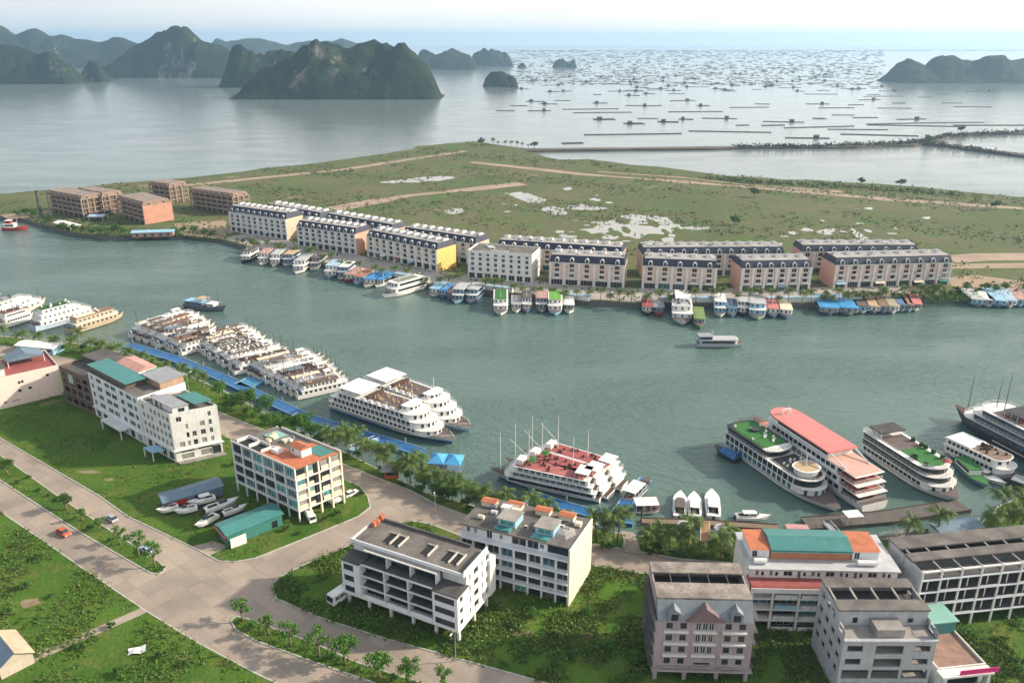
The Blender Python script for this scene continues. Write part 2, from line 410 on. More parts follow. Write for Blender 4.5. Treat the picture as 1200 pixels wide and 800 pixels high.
plot([(319, 687), (327, 676), (360, 660), (426, 632), (455, 616), (470, 612), (490, 611), (510, 616), (540, 628), (600, 642), (700, 664), (760, 673), (870, 676), (1000, 668), (1100, 655), (1200, 641), (1300, 630), (1300, 900), (900, 850), (760, 828), (640, 800), (550, 775), (442, 745), (374, 723), (324, 701)])
shore_in = [(1300, 598), (1200, 621), (1100, 640), (1000, 655), (870, 660), (800, 655), (770, 650), (745, 645), (690, 637), (600, 618), (542, 602), (512, 591), (482, 575), (446, 561), (410, 547), (350, 520), (305, 502), (262, 485), (150, 436), (45, 412), (0, 404), (-80, 398)]
cin = [(x, y + 1.2) for x, y in coast]
plot(cin + shore_in)
# footpaths laid over the verge and the plot
sheet('path', wpts([(728, 646), (752, 650), (748, 636), (742, 624), (728, 622), (731, 634)]), .165, ROAD)
sheet('path', wpts([(38, 777), (160, 723), (173, 717), (166, 712), (100, 741), (42, 766)]), .126, mat('path_concrete', (.36, .31, .25), .9, .25, .3))
sheet('path', wpts([(226, 640), (250, 634), (268, 640), (244, 652)]), .128, mat('path_concrete', (0, 0, 0)))

for i, (px, py, a_, b_) in enumerate([(104, 553, 3.5, 1.2), (128, 562, 1.6, .8), (36, 706, 2.6, 1.6), (612, 742, 2.5, 1.2), (690, 745, 2, 1)]):
    c = g(px, py, 0); r_ = random.Random(i)
    sheet('bare_ground', rough_poly([Vector((c.x + a_ * math.cos(q * .628) * r_.uniform(.6, 1.2), c.y + b_ * math.sin(q * .628) * r_.uniform(.6, 1.2))) for q in range(10)], .35, .8, 700 + i), .135, mat('bare_soil', (.24, .185, .12), .95, .35, .5))
front = [(-260, 250), (0, 257), (28, 260), (87, 277), (121, 281), (152, 280), (217, 279), (258, 284), (300, 296), (345, 304), (400, 319), (450, 329), (498, 338), (569, 346), (636, 352), (680, 357), (751, 361), (800, 360), (960, 361), (1083, 355), (1124, 354), (1200, 352), (1400, 345)]
back = [(1400, 250), (1200, 235), (1070, 222), (989, 217), (850, 209), (800, 202), (690, 189.5), (656, 190), (630, 183), (610, 178.5), (560, 168.2), (500, 173), (487, 174), (485, 177), (400, 190), (216, 212), (0, 231), (-260, 247)]
bk = rough_poly(wpts(back, WZ), 5, 25, 3, False)
FAR = wpts(front, WZ) + bk
sheet('marsh_land', FAR, .5, MARSH, zb=-3, wm=STONE)
FZ = .5
def ribbon(name, px, wid, z, m, seed=0, zb=None, wobble=.2, wm=None):
    r = random.Random(seed); c = [g(x, y, z) for x, y in px]; pts = []
    for a, b in zip(c, c[1:]):
        k = max(1, int((b - a).length / 30))
        for s in range(k): pts.append(a.lerp(b, s / k))
    pts.append(c[-1]); Lf, Rt = [], []
    for i, p in enumerate(pts):
        d = (pts[min(i + 1, len(pts) - 1)] - pts[max(i - 1, 0)]); nn = Vector((-d.y, d.x, 0)).normalized()
        h = wid / 2 * (1 + r.uniform(-wobble, wobble)); Lf.append(p + nn * h); Rt.append(p - nn * h)
    return sheet(name, Lf + Rt[::-1], z, m, zb=zb, wm=wm)
ribbon('dirt_track', [(200, 219), (400, 199), (545, 177)], 11, FZ + .02, DIRT, 1)
ribbon('dirt_track', [(390, 245), (440, 236), (480, 229), (560, 221), (612, 215)], 14, FZ + .024, DIRT, 2, wobble=.4)
ribbon('dirt_track', [(552, 190), (636, 199), (680, 204), (800, 213), (935, 224), (1036, 233), (1210, 245)], 12, FZ + .028, DIRT, 3, wobble=.5)
ribbon('dirt_track', [(700, 201), (800, 208), (880, 217), (990, 225)], 8, FZ + .032, SAND, 4, wobble=.6)
ribbon('dirt_track', [(1110, 304), (1150, 301), (1300, 300)], 14, FZ + .02, DIRT, 5, wobble=.4)
ribbon('dirt_track', [(1100, 312), (1200, 311), (1300, 310)], 8, FZ + .024, SAND, 6, wobble=.5)
sheet('bare_ground', rough_poly(wpts([(205, 262), (262, 258), (272, 270), (262, 280), (215, 276)], FZ), 2, 8, 8), FZ + .02, SAND)
sheet('bare_ground', rough_poly(wpts([(0, 252), (60, 246), (62, 252), (10, 257)], FZ), 2, 12, 9), FZ + .02, SAND)
sheet('bare_ground', rough_poly(wpts([(1113, 325), (1140, 322), (1200, 330), (1210, 338), (1118, 337)], FZ), 2, 8, 10), FZ + .02, SAND)
ponds = [[(445, 214), (480, 209.5), (515, 206.5), (533, 208), (520, 211), (480, 214)],
         [(597, 227), (612, 225), (630, 231), (640, 234), (637, 237), (622, 238), (610, 234), (600, 230)],
         [(634, 245), (650, 242), (664, 248), (661, 252), (645, 250)], [(664, 244), (678, 239), (690, 241), (712, 244), (700, 246), (680, 246)],
         [(655, 276), (690, 268), (700, 262), (668, 258), (712, 260), (735, 252), (775, 254), (790, 263), (782, 274), (760, 274), (748, 280), (735, 277), (715, 281), (706, 273), (690, 275), (670, 279)],
         [(800, 267), (815, 265), (833, 267), (815, 269.5)], [(957, 271), (978, 268), (977, 274), (966, 275)], [(997, 268), (1003, 270), (1014, 280), (1010, 282), (1000, 275)],
         [(660, 221), (668, 219.5), (670, 222), (663, 223)], [(690, 234), (697, 232), (699, 235)], [(775, 280), (788, 278), (789, 284), (782, 286)], [(1012, 244), (1022, 243), (1021, 246)], [(1080, 255), (1090, 254), (1088, 257)], [(520, 247), (540, 244), (542, 249), (528, 251)]]
for i, p in enumerate(ponds):
    sheet('pond', rough_poly(smooth_poly(wpts(p, FZ), 3), 3.0, 3.5, 20 + i), FZ + .045, POND)
r_ = random.Random(77); big = [tuple(q) for q in smooth_poly(wpts(ponds[4], FZ), 3)]; k = 0
while k < 11:
    px, py = r_.uniform(660, 792), r_.uniform(253, 280); c = g(px, py, FZ)
    if not inside(np.array([c.x]), np.array([c.y]), big)[0]: continue
    a_, b_ = r_.uniform(2, 9), r_.uniform(3, 16)
    sheet('grass_islet', rough_poly([Vector((c.x + a_ * math.cos(q * .785), c.y + b_ * math.sin(q * .785))) for q in range(8)], 1.2, 2.5, 500 + k), FZ + .07 + .0006 * k, MARSH); k += 1
for k in range(34):
    px, py = r_.choice([(r_.uniform(590, 720), r_.uniform(226, 256)), (r_.uniform(640, 800), r_.uniform(262, 284)), (r_.uniform(900, 1050), r_.uniform(258, 282))]); c = g(px, py, FZ)
    a_, b_ = r_.uniform(.8, 3.5), r_.uniform(1.5, 5)
    sheet('puddle', rough_poly([Vector((c.x + a_ * math.cos(q * .785), c.y + b_ * math.sin(q * .785))) for q in range(8)], .5, 1.5, 600 + k), FZ + .06 + .0004 * k, POND)
ribbon('causeway', [(560, 168), (612, 175.3), (650, 174.6), (800, 173), (900, 171.5), (1000, 170.8), (1062, 168.5), (1084, 165)], 17, .2, mat('causeway_earth', (.12, .105, .08), .95, .3, .05), 11, zb=-3, wobble=.35)
ribbon('causeway', [(1080, 165), (1110, 158), (1160, 155.5), (1330, 153)], 17, .35, MATS['causeway_earth'], 12, zb=-3, wobble=.35)
ribbon('causeway', [(1072, 167), (1110, 169), (1150, 175), (1200, 181), (1330, 194)], 14, .3, MATS['causeway_earth'], 13, zb=-3, wobble=.35)
# promenade along the far quay
prom_front = [(258, 284), (300, 296), (345, 304), (400, 319), (450, 329), (498, 338), (569, 346), (636, 352), (680, 357), (751, 361), (800, 360), (960, 361), (1083, 355)]
pf = wpts(prom_front, WZ)
inn = []
for i, p in enumerate(pf):
    d = pf[min(i + 1, len(pf) - 1)] - pf[max(i - 1, 0)]; nn = Vector((-d.y, d.x, 0)).normalized(); inn.append((p + nn * 2.0, p + nn * 25))
sheet('promenade', [a for a, b in inn] + [b for a, b in inn][::-1], FZ + .05, mat('promenade_paving', (.38, .35, .32), .85, .2, .1))

# karst islands -----------------------------------------------------------------
def karst(base_y, prof, label=None, depth=.55, seed=1, res=None):
    """heightfield hill standing at the distance of its waterline; prof = (px, top py) of its summits along its length"""
    r = np.random.default_rng(seed); D = g(600, base_y, WZ).y
    xs = [p[0] for p in prof]; x0, x1 = g(xs[0], base_y, WZ).x, g(xs[-1], base_y, WZ).x
    W_ = x1 - x0; dep = max(W_ * depth, 60) if W_ < 900 else W_ * min(depth, .3)
    dep = min(dep, 1400)
    yc = D + dep * .5
    def top(px, py, y):
        v = py - 400; return CAMH - y * (F * ST + v * CT) / (F * CT - v * ST)
    ux = []; uh = []
    for px, py in prof:
        ux.append((px - 600) * (yc) / (F * CT - (py - 400) * ST)); uh.append(max(0, top(px, py, yc) - WZ))
    nx = res or int(min(220, max(40, W_ / 9))); ny = int(max(24, nx * dep / W_ * 1.0)); ny = min(ny, 110)
    pad = .04 * (ux[-1] - ux[0])
    X, Y = np.meshgrid(np.linspace(ux[0] - pad, ux[-1] + pad, nx), np.linspace(D, D + dep, ny))
    crest = np.interp(X, ux, uh, left=0, right=0)
    # lumpy noise from random cones
    ph = r.uniform(0, 6.28, 24); fr = r.uniform(3, 34, 24) / max(W_, 300); an = r.uniform(0, 6.28, 24)
    nz = sum(np.sin((X * math.cos(a) + Y * math.sin(a)) * f * 6.28 / 2 + p) / (1 + f * W_ / 14) for p, f, a in zip(ph, fr, an))
    nz = nz / 3.0
    t = (Y - D) / dep
    edge = np.clip(np.minimum(t, 1 - t) * 2, 0, 1)
    edge = np.clip(edge * (1.0 + .32 * nz), 0, 1)
    shape = 1 - (1 - edge) ** 3.2
    # separate humps: higher in the middle rows, lower shoulders in front
    cen = .5 + .16 * np.sin(X * 9 / max(W_, 200) + seed)
    hump = np.exp(-((t - cen) / .30) ** 2)
    Z = crest * np.clip(shape * (.52 + .48 * hump) * (1 + .06 * nz * edge), 0, 1.04)
    jit = r.normal(0, 1, Z.shape); Z = Z + jit * np.minimum(Z, 60) * .012
    ends = np.clip((X - ux[0] + pad) / (pad * 2 + 1), 0, 1) * np.clip((ux[-1] + pad - X) / (pad * 2 + 1), 0, 1)
    Z = np.where(ends < .05, 0, Z) + WZ - 1.5
    Xj = X + r.normal(0, 1, X.shape) * W_ / nx * .2
    V = np.stack([Xj, Y, Z], -1).reshape(-1, 3); idx = np.arange(nx * ny).reshape(ny, nx)
    Fc = np.stack([idx[:-1, :-1], idx[:-1, 1:], idx[1:, 1:], idx[1:, :-1]], -1).reshape(-1, 4)
    o = obj('karst_hill', big_mesh('karst_hill', V, Fc, [KARST], 4)); o.data.polygons.foreach_set('use_smooth', [True] * len(o.data.polygons)); o['kind'] = 'structure'; return o
karst(117, [(281, 112), (288, 98), (298, 84), (318, 78), (332, 72), (345, 64), (358, 53), (370, 47.5), (382, 46), (395, 52), (402, 57), (412, 52), (425, 48), (445, 47.5), (462, 49), (475, 52), (486, 62), (497, 72), (506, 82), (512, 98), (516, 114)], depth=.42, seed=2)
karst(103, [(261, 100), (264, 80), (269, 62), (277, 51), (284, 53), (293, 60), (305, 61), (318, 59), (330, 56), (342, 58), (356, 66)], depth=.55, seed=3)
karst(92, [(118, 90), (124, 80), (138, 70), (152, 58), (165, 47), (178, 40), (192, 35), (206, 31), (222, 34), (235, 42), (248, 50), (262, 55), (272, 60), (282, 66), (300, 76)], depth=.4, seed=4)
karst(99, [(-60, 62), (-30, 52), (0, 54), (15, 52), (30, 58), (42, 64), (55, 60), (66, 60), (76, 68), (86, 78), (92, 90)], depth=.4, seed=5)
karst(97, [(95, 95), (99, 80), (107, 71), (116, 74), (122, 84), (126, 95)], depth=.9, seed=6)
karst(80, [(-80, 34), (-30, 30), (0, 28), (8, 31), (20, 40), (32, 37), (42, 34), (55, 41), (70, 40), (84, 46), (100, 46), (115, 50), (130, 44), (145, 43), (160, 50), (178, 56)], depth=.3, seed=7)
karst(72, [(240, 60), (255, 46), (268, 48), (282, 46), (300, 45), (318, 48), (335, 52), (350, 50), (365, 48), (400, 45), (415, 50), (430, 55)], depth=.3, seed=8)
karst(82, [(486, 70), (493, 58), (500, 57), (510, 64), (520, 60), (530, 57), (542, 60), (552, 66), (559, 79)], depth=.5, seed=9)
karst(78, [(550, 74), (555, 62), (566, 57), (580, 58), (592, 61), (598, 68), (601, 76)], depth=.5, seed=10)
karst(102.5, [(566, 101), (569, 91), (574, 85), (584, 84), (592, 83.5), (600, 88), (605, 92), (607, 101)], depth=.8, seed=11)
karst(79.5, [(647, 79), (651, 71), (660, 67.5), (667, 72), (673, 69), (676, 78)], depth=.7, seed=12)
karst(79.5, [(606, 79), (608, 76), (612, 73), (614, 74), (617, 79)], depth=.8, seed=13)
karst(98, [(1040, 96), (1043, 90), (1052, 80), (1062, 70), (1071, 67), (1080, 72), (1088, 78), (1096, 70), (1106, 64.5), (1116, 65), (1126, 68), (1138, 69), (1150, 65), (1162, 64), (1174, 67), (1186, 70), (1200, 69), (1225, 66), (1250, 74), (1270, 94)], depth=.35, seed=14)

# ---------------------------------------------------------------- buildings
VOID = 'void'
WIN = {}
def win_mesh(wd, h, style):
    key = (round(wd, 2), round(h, 2), style)
    if key in WIN: return WIN[key]
    mb = MB(); gm = {'dark': G1, 'blue': G2, 'curtain': G3, 'teal': GTEAL, 'black': G1, 'arch': G1}[style]
    fr = .07 if wd < 3 else .09
    if style == 'arch':
        n = 8; r = wd / 2; pts = [(0, 0), (wd, 0)] + [(r + r * math.cos(math.pi * i / n), h - r + r * math.sin(math.pi * i / n)) for i in range(n + 1)]
        mb.loft([[(x, .06, z) for x, z in pts], [(x, 0, z) for x, z in pts]], 0)
        mb.box(wd / 2 - .04, -.05, 0, wd / 2 + .04, -.002, h - .1, 1)
    else:
        mb.box(0, 0, 0, wd, .06, h, 0)
        if style != 'black':
            for a in (0, wd - fr): mb.box(a, -.06, 0, a + fr, -.003, h, 1)
            for a in (0, h - fr): mb.box(fr, -.06, a, wd - fr, -.003, a + fr, 1)
            k = max(2, round(wd / 1.5))
            for i in range(1, k): mb.box(wd * i / k - .03, -.05, fr, wd * i / k + .03, -.004, h - fr, 1)
    WIN[key] = mb.mesh('window', [gm, WHITE]); return WIN[key]
class Bld:
    def __init__(s, name, label, cat, fl, fr, z=.12, group=None, end=None, W=None, world=None):
        if world: a, b = world
        else: a, b = g(*fl, z), g(*fr, z)
        d = b - a; s.L = d.length; s.ang = math.atan2(d.y, d.x)
        s.root = thing(name, label, cat, (a.x, a.y, z), s.ang, group)
        s.k, s.kc, s.W = 0, 1, W
        if end:
            e = g(*end, z) - b; ex = e.x * math.cos(s.ang) + e.y * math.sin(s.ang); ey = -e.x * math.sin(s.ang) + e.y * math.cos(s.ang)
            s.W = math.hypot(ex, ey); s.k, s.kc = ex / s.W, ey / s.W
    def sides(s, x0, y0, x1, y1):
        return {'F': ((x0, y0), (1, 0), (0, -1), x1 - x0), 'R': ((x1, y0), (0, 1), (1, 0), y1 - y0),
                'B': ((x1, y1), (-1, 0), (0, 1), x1 - x0), 'L': ((x0, y1), (0, -1), (-1, 0), y1 - y0)}
    def part(s, name, mb, mats, parent=None, **kw):
        return mb.build(name, mats, parent or s.root, k=s.k, kc=s.kc, **kw)
    def sh(s, x, y): return (x + s.k * y, y * s.kc)
    def walls(s, box, z0, z1, ops, m, name='wall', t=.28, top=True, wname='window'):
        mb = MB()
        for key, (o, u, n, Ls) in s.sides(*box).items():
            lst = ops.get(key, [])
            if lst is None: continue
            us = sorted({0, Ls, *[q for op in lst for q in op[:2]]}); zs = sorted({z0, z1, *[q for op in lst for q in op[2:4]]})
            Pt = lambda a, d, z: (o[0] + u[0] * a - n[0] * d, o[1] + u[1] * a - n[1] * d, z)
            for i in range(len(us) - 1):
                for j in range(len(zs) - 1):
                    cu, cz = (us[i] + us[i + 1]) / 2, (zs[j] + zs[j + 1]) / 2
                    if any(a < cu < b and c < cz < d for a, b, c, d, *_ in lst): continue
                    mb.face([Pt(us[i], 0, zs[j]), Pt(us[i + 1], 0, zs[j]), Pt(us[i + 1], 0, zs[j + 1]), Pt(us[i], 0, zs[j + 1])])
            for a, b, c, d, st in lst:
                mb.face([Pt(a, 0, c), Pt(a, t, c), Pt(b, t, c), Pt(b, 0, c)][::-1]); mb.face([Pt(a, 0, d), Pt(b, 0, d), Pt(b, t, d), Pt(a, t, d)][::-1])
                mb.face([Pt(a, 0, c), Pt(a, 0, d), Pt(a, t, d), Pt(a, t, c)][::-1]); mb.face([Pt(b, 0, c), Pt(b, t, c), Pt(b, t, d), Pt(b, 0, d)][::-1])
                if st != VOID:
                    q = Pt(a, t - .08, c); lx, ly = s.sh(q[0], q[1]); vx, vy = s.sh(*u); vl = math.hypot(vx, vy)
                    obj(wname, win_mesh((b - a) * vl, d - c, st), s.root, (lx, ly, c), math.atan2(vy, vx))
        w_ = s.part(name, mb, m)
        return w_
    def roof(s, box, z, m, par=.7, pm=None, name='roof', th=.3):
        x0, y0, x1, y1 = box
        s.part(name, MB().box(x0 + .02, y0 + .02, z - th, x1 - .02, y1 - .02, z), m)
        if par:
            mb = MB(); w_ = .25
            mb.box(x0, y0, z, x1, y0 + w_, z + par).box(x0, y1 - w_, z, x1, y1, z + par)
            mb.box(x0, y0 + w_, z, x0 + w_, y1 - w_, z + par).box(x1 - w_, y0 + w_, z, x1, y1 - w_, z + par)
            s.part('parapet', mb, pm or m)
    def slab(s, x0, y0, z0, x1, y1, z1, m, name='floor_slab'): return s.part(name, MB().box(x0, y0, z0, x1, y1, z1), m)
    def cols(s, pts, z0, z1, wd, m, name='column'):
        me = MB().box(-wd / 2, -wd / 2, 0, wd / 2, wd / 2, z1 - z0).mesh(name, m)
        for x, y in pts: obj(name, me, s.root, (*s.sh(x, y), z0))
def gops(L, n, wd, floors, style='dark', m=.6, skip=()):
    out = []; st = (L - 2 * m) / n
    for i in range(n):
        for j, (a, b) in enumerate(floors):
            if (i, j) in skip: continue
            c = m + st * (i + .5)
            y = style if isinstance(style, str) else style[rng.randrange(len(style))]
            out.append((c - wd / 2, c + wd / 2, a, b, y))
    return out
def clutter(b, box, z, n, mats):
    """tanks, solar heaters and stair hatches on a flat roof; each is a part"""
    x0, y0, x1, y1 = box
    for i in range(n):
        x, y = rng.uniform(x0, x1), rng.uniform(y0, y1); m = rng.choice(mats)
        if i % 3 == 0:
            b.part('water_tank', MB().bar((x, y, z + .55), (x + 1.5, y, z + .55), .5, 0, 10).box(x + .1, y - .4, z, x + .25, y + .4, z + .25).box(x + 1.2, y - .4, z, x + 1.35, y + .4, z + .25), m)
        elif i % 3 == 1:
            b.part('air_conditioner', MB().box(x, y, z, x + .9, y + .45, z + .75).box(x + .1, y - .03, z + .1, x + .7, y - .002, z + .65, 1), [m, DARK])
        else:
            w_, d_, h_ = rng.uniform(1.2, 2.6), rng.uniform(1.2, 2.2), rng.uniform(.6, 1.6)
            b.part('roof_hatch', MB().box(x, y, z, x + w_, y + d_, z + h_).box(x - .15, y - .15, z + h_, x + w_ + .15, y + d_ + .15, z + h_ + .12), m)

# --- far-bank mansard townhouse blocks
TOWN = {}
def townhouse(label, fl, fr, W, bays, wallm, endm, ztop=None, eave=12.2, man=3.6, group='mansard townhouse blocks along the far bank', z=FZ, hotel=False):
    world = None
    if ztop:
        a, c = g(*fl, ztop), g(*fr, ztop); a.z = c.z = 0; world = (a, c)
    b = Bld('townhouse_block', label, 'townhouses', fl, fr, z, group, W=W, world=world); L = b.L; box = (0, 0, L, W)
    fls = [(4.2, 6.3), (7.0, 9.1), (9.8, 11.7)]
    bw = L / bays
    ops = [(bw * (i + .5) - 1.15, bw * (i + .5) + 1.15, a, c, 'arch' if j == 2 else rng.choice(['dark', 'dark', 'dark', 'black', 'curtain', 'blue'])) for i in range(bays) for j, (a, c) in enumerate(fls)]
    ops += [(bw * i + .8, bw * (i + 1) - .8, .3, 3.2, rng.choice(['dark', 'black', 'blue', 'dark'])) for i in range(bays)]
    mb = MB()
    b.walls(box, 0, eave, {'F': ops}, [wallm], t=.4)
    b.part('end_wall', MB().box(L + .003, .05, 0, L + .15, W - .05, eave + .3).box(-.15, .05, 0, -.003, W - .05, eave + .3), endm)
    pil = MB().box(-.55, -.45, 0, .55, -.003, eave + .15).mesh('pilaster', WHITE)
    for i in range(bays + 1): obj('pilaster', pil, b.root, (min(max(bw * i, .5), L - .5), 0, 0))
    for zz in (3.5, eave - .1):
        b.part('cornice', MB().box(-.2, -.62, zz, L + .2, -.46, zz + .35), WHITE)
    bal = MB().box(-1.7, -.9, 0, 1.7, -.004, .12).box(-1.7, -.9, .12, 1.7, -.82, .85).mesh('balcony', WHITE)
    for i in range(bays):
        for zz in (4.0, 6.85): obj('balcony', bal, b.root, (bw * (i + .5), 0, zz))
    s_ = 1.9
    b.part('mansard_roof', MB().prism([(-.1, -.1), (L + .1, -.1), (L + .1, W + .1), (-.1, W + .1)], eave + .35, eave + man, 0,
           [(s_ * .4, s_), (L - s_ * .4, s_), (L - s_ * .4, W - s_), (s_ * .4, W - s_)], 1), [NAVY, mat('pale_roof_top', (.36, .345, .33), .8, .3, .15)])
    for i in range(bays):
        q = rng.random()
        if q < .22: b.part('awning', MB().loft([[(bw * i + .9, -.5, 3.4), (bw * (i + 1) - .9, -.5, 3.4), (bw * (i + 1) - .9, -.5, 3.5), (bw * i + .9, -.5, 3.5)], [(bw * i + .9, -2.2, 2.7), (bw * (i + 1) - .9, -2.2, 2.7), (bw * (i + 1) - .9, -2.2, 2.8), (bw * i + .9, -2.2, 2.8)]]), rng.choice([LTBLUE, REDTILE, GREYB, CREAM, TEAL]))
        if rng.random() < .35: k_ = rng.choice((0, 1, 2)); b.part('air_conditioner', MB().box(bw * i + .95, -.42, 4.4 + 2.8 * k_, bw * i + 1.75, -.004, 5.0 + 2.8 * k_), GREY)
        if rng.random() < .3: b.part('water_tank', MB().bar((bw * (i + .7), W * .3, eave + man + .6), (bw * (i + .7) + 1.6, W * .3, eave + man + .6), .55, 0, 8), rng.choice([GREY, WHITE2]))
    n = 8; pts = [(-1.1, 0), (1.1, 0)] + [(1.1 * math.cos(math.pi * i / n), 1.2 + 1.1 * math.sin(math.pi * i / n)) for i in range(n + 1)]
    pin = [(x * .62, .25 + z_ * .72) for x, z_ in pts]
    dm = MB().loft([[(x, 1.6, z_) for x, z_ in pts], [(x, 0, z_) for x, z_ in pts]], 0).loft([[(x, .05, z_) for x, z_ in pin], [(x, -.03, z_) for x, z_ in pin]], 1).mesh('dormer', [WHITE, G1])
    for i in range(bays): obj('dormer', dm, b.root, (bw * (i + .5), .02, eave + .36))
    hm = MB().box(0, 0, 0, 2.6, 4, .9).box(.3, .3, .9, 2.3, 3.7, 1.1, 1).mesh('skylight', [WHITE2, GREY])
    for i in range(bays): obj('skylight', hm, b.root, (bw * (i + .3), W * .45, eave + man))
    return b
PINKW = mat('rose_render', (.68, .53, .455), .75, .08, .2, .15); LAVW = mat('lavender_render', (.66, .64, .66), .75, .08, .2, .15)
SALM = mat('salmon_end', (.60, .38, .30), .8, .08, .2, .2); YEL = mat('yellow_end', (.80, .52, .16), .8, .08, .15, .15); BUFF = mat('buff_end', (.62, .48, .36), .8, .08, .2, .2)
CRW = mat('ivory_render', (.70, .64, .52), .75, .08, .2, .15)
townhouse('pale townhouse block at the left end of the front row, buff end wall', (271, 271), (337.5, 281.5), 15, 10, LAVW, BUFF, eave=13.2, man=4.0)
townhouse('pale townhouse block with arched dormers, left of the yellow-ended block', (350, 288), (418, 298.5), 15, 9, LAVW, SALM)
townhouse('ivory townhouse block whose end wall is painted yellow and orange', (431.5, 300.5), (513, 318.5), 15.5, 10, CRW, YEL)
townhouse('narrow rose townhouse block of five bays right of the white hotel', (643.5, 333.5), (731, 338.5), 16, 5, PINKW, BUFF)
townhouse('rose townhouse block of five bays next to the six-bay block with salmon end', (752, 338.5), (838, 342), 16, 5, PINKW, BUFF)
townhouse('rose townhouse block of six bays with salmon end wall, next to the longest front block', (866.5, 342), (948, 340.5), 16, 6, PINKW, SALM)
townhouse('longest rose townhouse block, nine bays, at the right end of the front row', (975.5, 338), (1111, 334.5), 16, 9, PINKW, SALM)
GB = 'townhouse blocks of the rear row'
townhouse('rear townhouse block behind the leftmost front block, mostly hidden', (310, 241), (374, 252), 14, 8, LAVW, BUFF, ztop=15, group=GB)
townhouse('rear townhouse block behind the second pale front block', (381, 252.5), (458, 266), 14, 9, LAVW, SALM, ztop=15, group=GB)
townhouse('rear townhouse block behind the yellow-ended block', (472, 269), (557, 281.5), 14, 9, CRW, BUFF, ztop=15, group=GB)
townhouse('long rear townhouse block rising behind the white hotel', (583, 284), (729, 293.5), 15, 11, PINKW, BUFF, ztop=15, group=GB)
townhouse('long rear townhouse block behind the five and six bay rose blocks', (753, 293.5), (920, 292.5), 15, 12, PINKW, SALM, ztop=15, group=GB)
townhouse('rear townhouse block behind the longest front block, salmon left wall', (940, 290.5), (1077, 290.5), 15, 9, PINKW, SALM, ztop=15, group=GB)
# plain white hotel in the row
b = Bld('hotel', 'plain white flat-roofed hotel with square windows between the townhouse blocks', 'hotel', (548.5, 325.5), (623, 331.8), FZ, W=17)
ops = gops(b.L, 8, 1.7, [(4.4, 6.2), (7.2, 9.0), (10, 11.8), (12.6, 13.9)]) + [(b.L / 8 * i + .6, b.L / 8 * (i + 1) - .6, .2, 3.2, 'dark') for i in range(8)]
b.walls((0, 0, b.L, 17), 0, 14.6, {'F': ops, 'R': gops(17, 4, 1.6, [(4.4, 6.2), (7.2, 9.0), (10, 11.8)])}, WHITE)
b.roof((0, 0, b.L, 17), 14.6, ROOFG, .8, WHITE)
b.part('pediment', MB().box(b.L * .36, .3, 15.4, b.L * .64, .6, 16.3), WHITE)
clutter(b, (3, 4, b.L - 4, 13), 14.6, 6, [GREY, WHITE2])

# --- unfinished concrete blocks at the left end of the far bank
def frame_block(label, fl, fr, W, nf, fh, bays, endm, cat='unfinished building', base=FZ, top_mansard=True, cm=None, fillm=None):
    cm = cm or CONC; b = Bld('unfinished_block', label, cat, fl, fr, base, 'unfinished blocks at the left end of the far bank', W=W); L = b.L
    for i in range(1, nf + 1): b.slab(.1, .1, i * fh - .3, L - .1, W - .1, i * fh, cm)
    b.part('infill_wall', MB().box(1.2, 2.0, 0, L - 1.2, W - 2.0, nf * fh - .31), fillm or BROWN)
    nb = max(2, round(W / 5))
    pts = [(L * i / bays if 0 < i < bays else (.2 if i == 0 else L - .2), y) for i in range(bays + 1) for y in (.2, W - .2)] + [(x, W * j / nb) for j in range(1, nb) for x in (.2, L - .2)]
    b.cols(pts, 0, nf * fh + .02, .55, cm)
    para = MB().box(0, 0, 0, L / bays - .8, .15, .9).mesh('balustrade', cm)
    for i in range(bays):
        for f_ in range(1, nf): obj('balustrade', para, b.root, (L * i / bays + .4, .25, f_ * fh))
    if top_mansard:
        b.part('mansard_frame', MB().prism([(0, 0), (L, 0), (L, W), (0, W)], nf * fh + .02, nf * fh + 2.8, 0, [(1, 1.6), (L - 1, 1.6), (L - 1, W - 1.6), (1, W - 1.6)], 1), [mat('brown_mansard', (.24, .17, .13), .85, .25, .3), mat('brown_roof_top', (.27, .22, .19), .9, .3, .2)])
        dm = MB().box(-.9, -.1, 0, .9, 1.4, 1.9).box(-.55, -.16, .3, .55, -.103, 1.6, 1).mesh('dormer', [cm, DARK])
        for i in range(bays): obj('dormer', dm, b.root, (L * (i + .5) / bays, .2, nf * fh + .1))
        for j in range(2): obj('dormer', dm, b.root, (L - .2, W * (j + .5) / 2, nf * fh + .1), math.pi / 2)
    if endm: b.part('end_wall', MB().box(L + .1, .1, .2, L + .3, W - .1, nf * fh), endm)
    return b
CT1 = mat('tan_concrete', (.38, .30, .24), .85, .25, .3, .4)
frame_block('leftmost unfinished concrete block on the far bank with lit top corner', (58, 248), (98.6, 256), 19, 4, 3.3, 7, None, cm=CT1)
frame_block('unfinished concrete block half hidden behind the leftmost one', (92, 247), (123, 252.5), 17, 4, 3.3, 6, None, cm=CT1)
frame_block('unfinished block with solid salmon brick end wall on the far bank', (140, 254.5), (170, 263.5), 21, 4, 3.2, 5, BRICK, cm=CT1)
frame_block('small square unfinished block standing farthest back on the marsh', (177, 236.5), (201, 240), 17, 4, 3.3, 4, None, cm=CT1)
frame_block('unfinished concrete block next to the leftmost pale townhouse block', (224, 244.5), (275, 252.5), 15, 4, 3.2, 8, None, cm=CT1)
pc = g(48, 252, FZ)
t = thing('chimney', 'tall thin dark stack beside the leftmost unfinished block', 'chimney', (pc.x, pc.y, FZ))
MB().bar((0, 0, 0), (0, 0, 17), 1.3, 0, 10, .8).build('stack', CONCD, t); MB().bar((0, 0, 17), (0, 0, 17.8), 1.1, 0, 10).build('cap', BLACK, t)

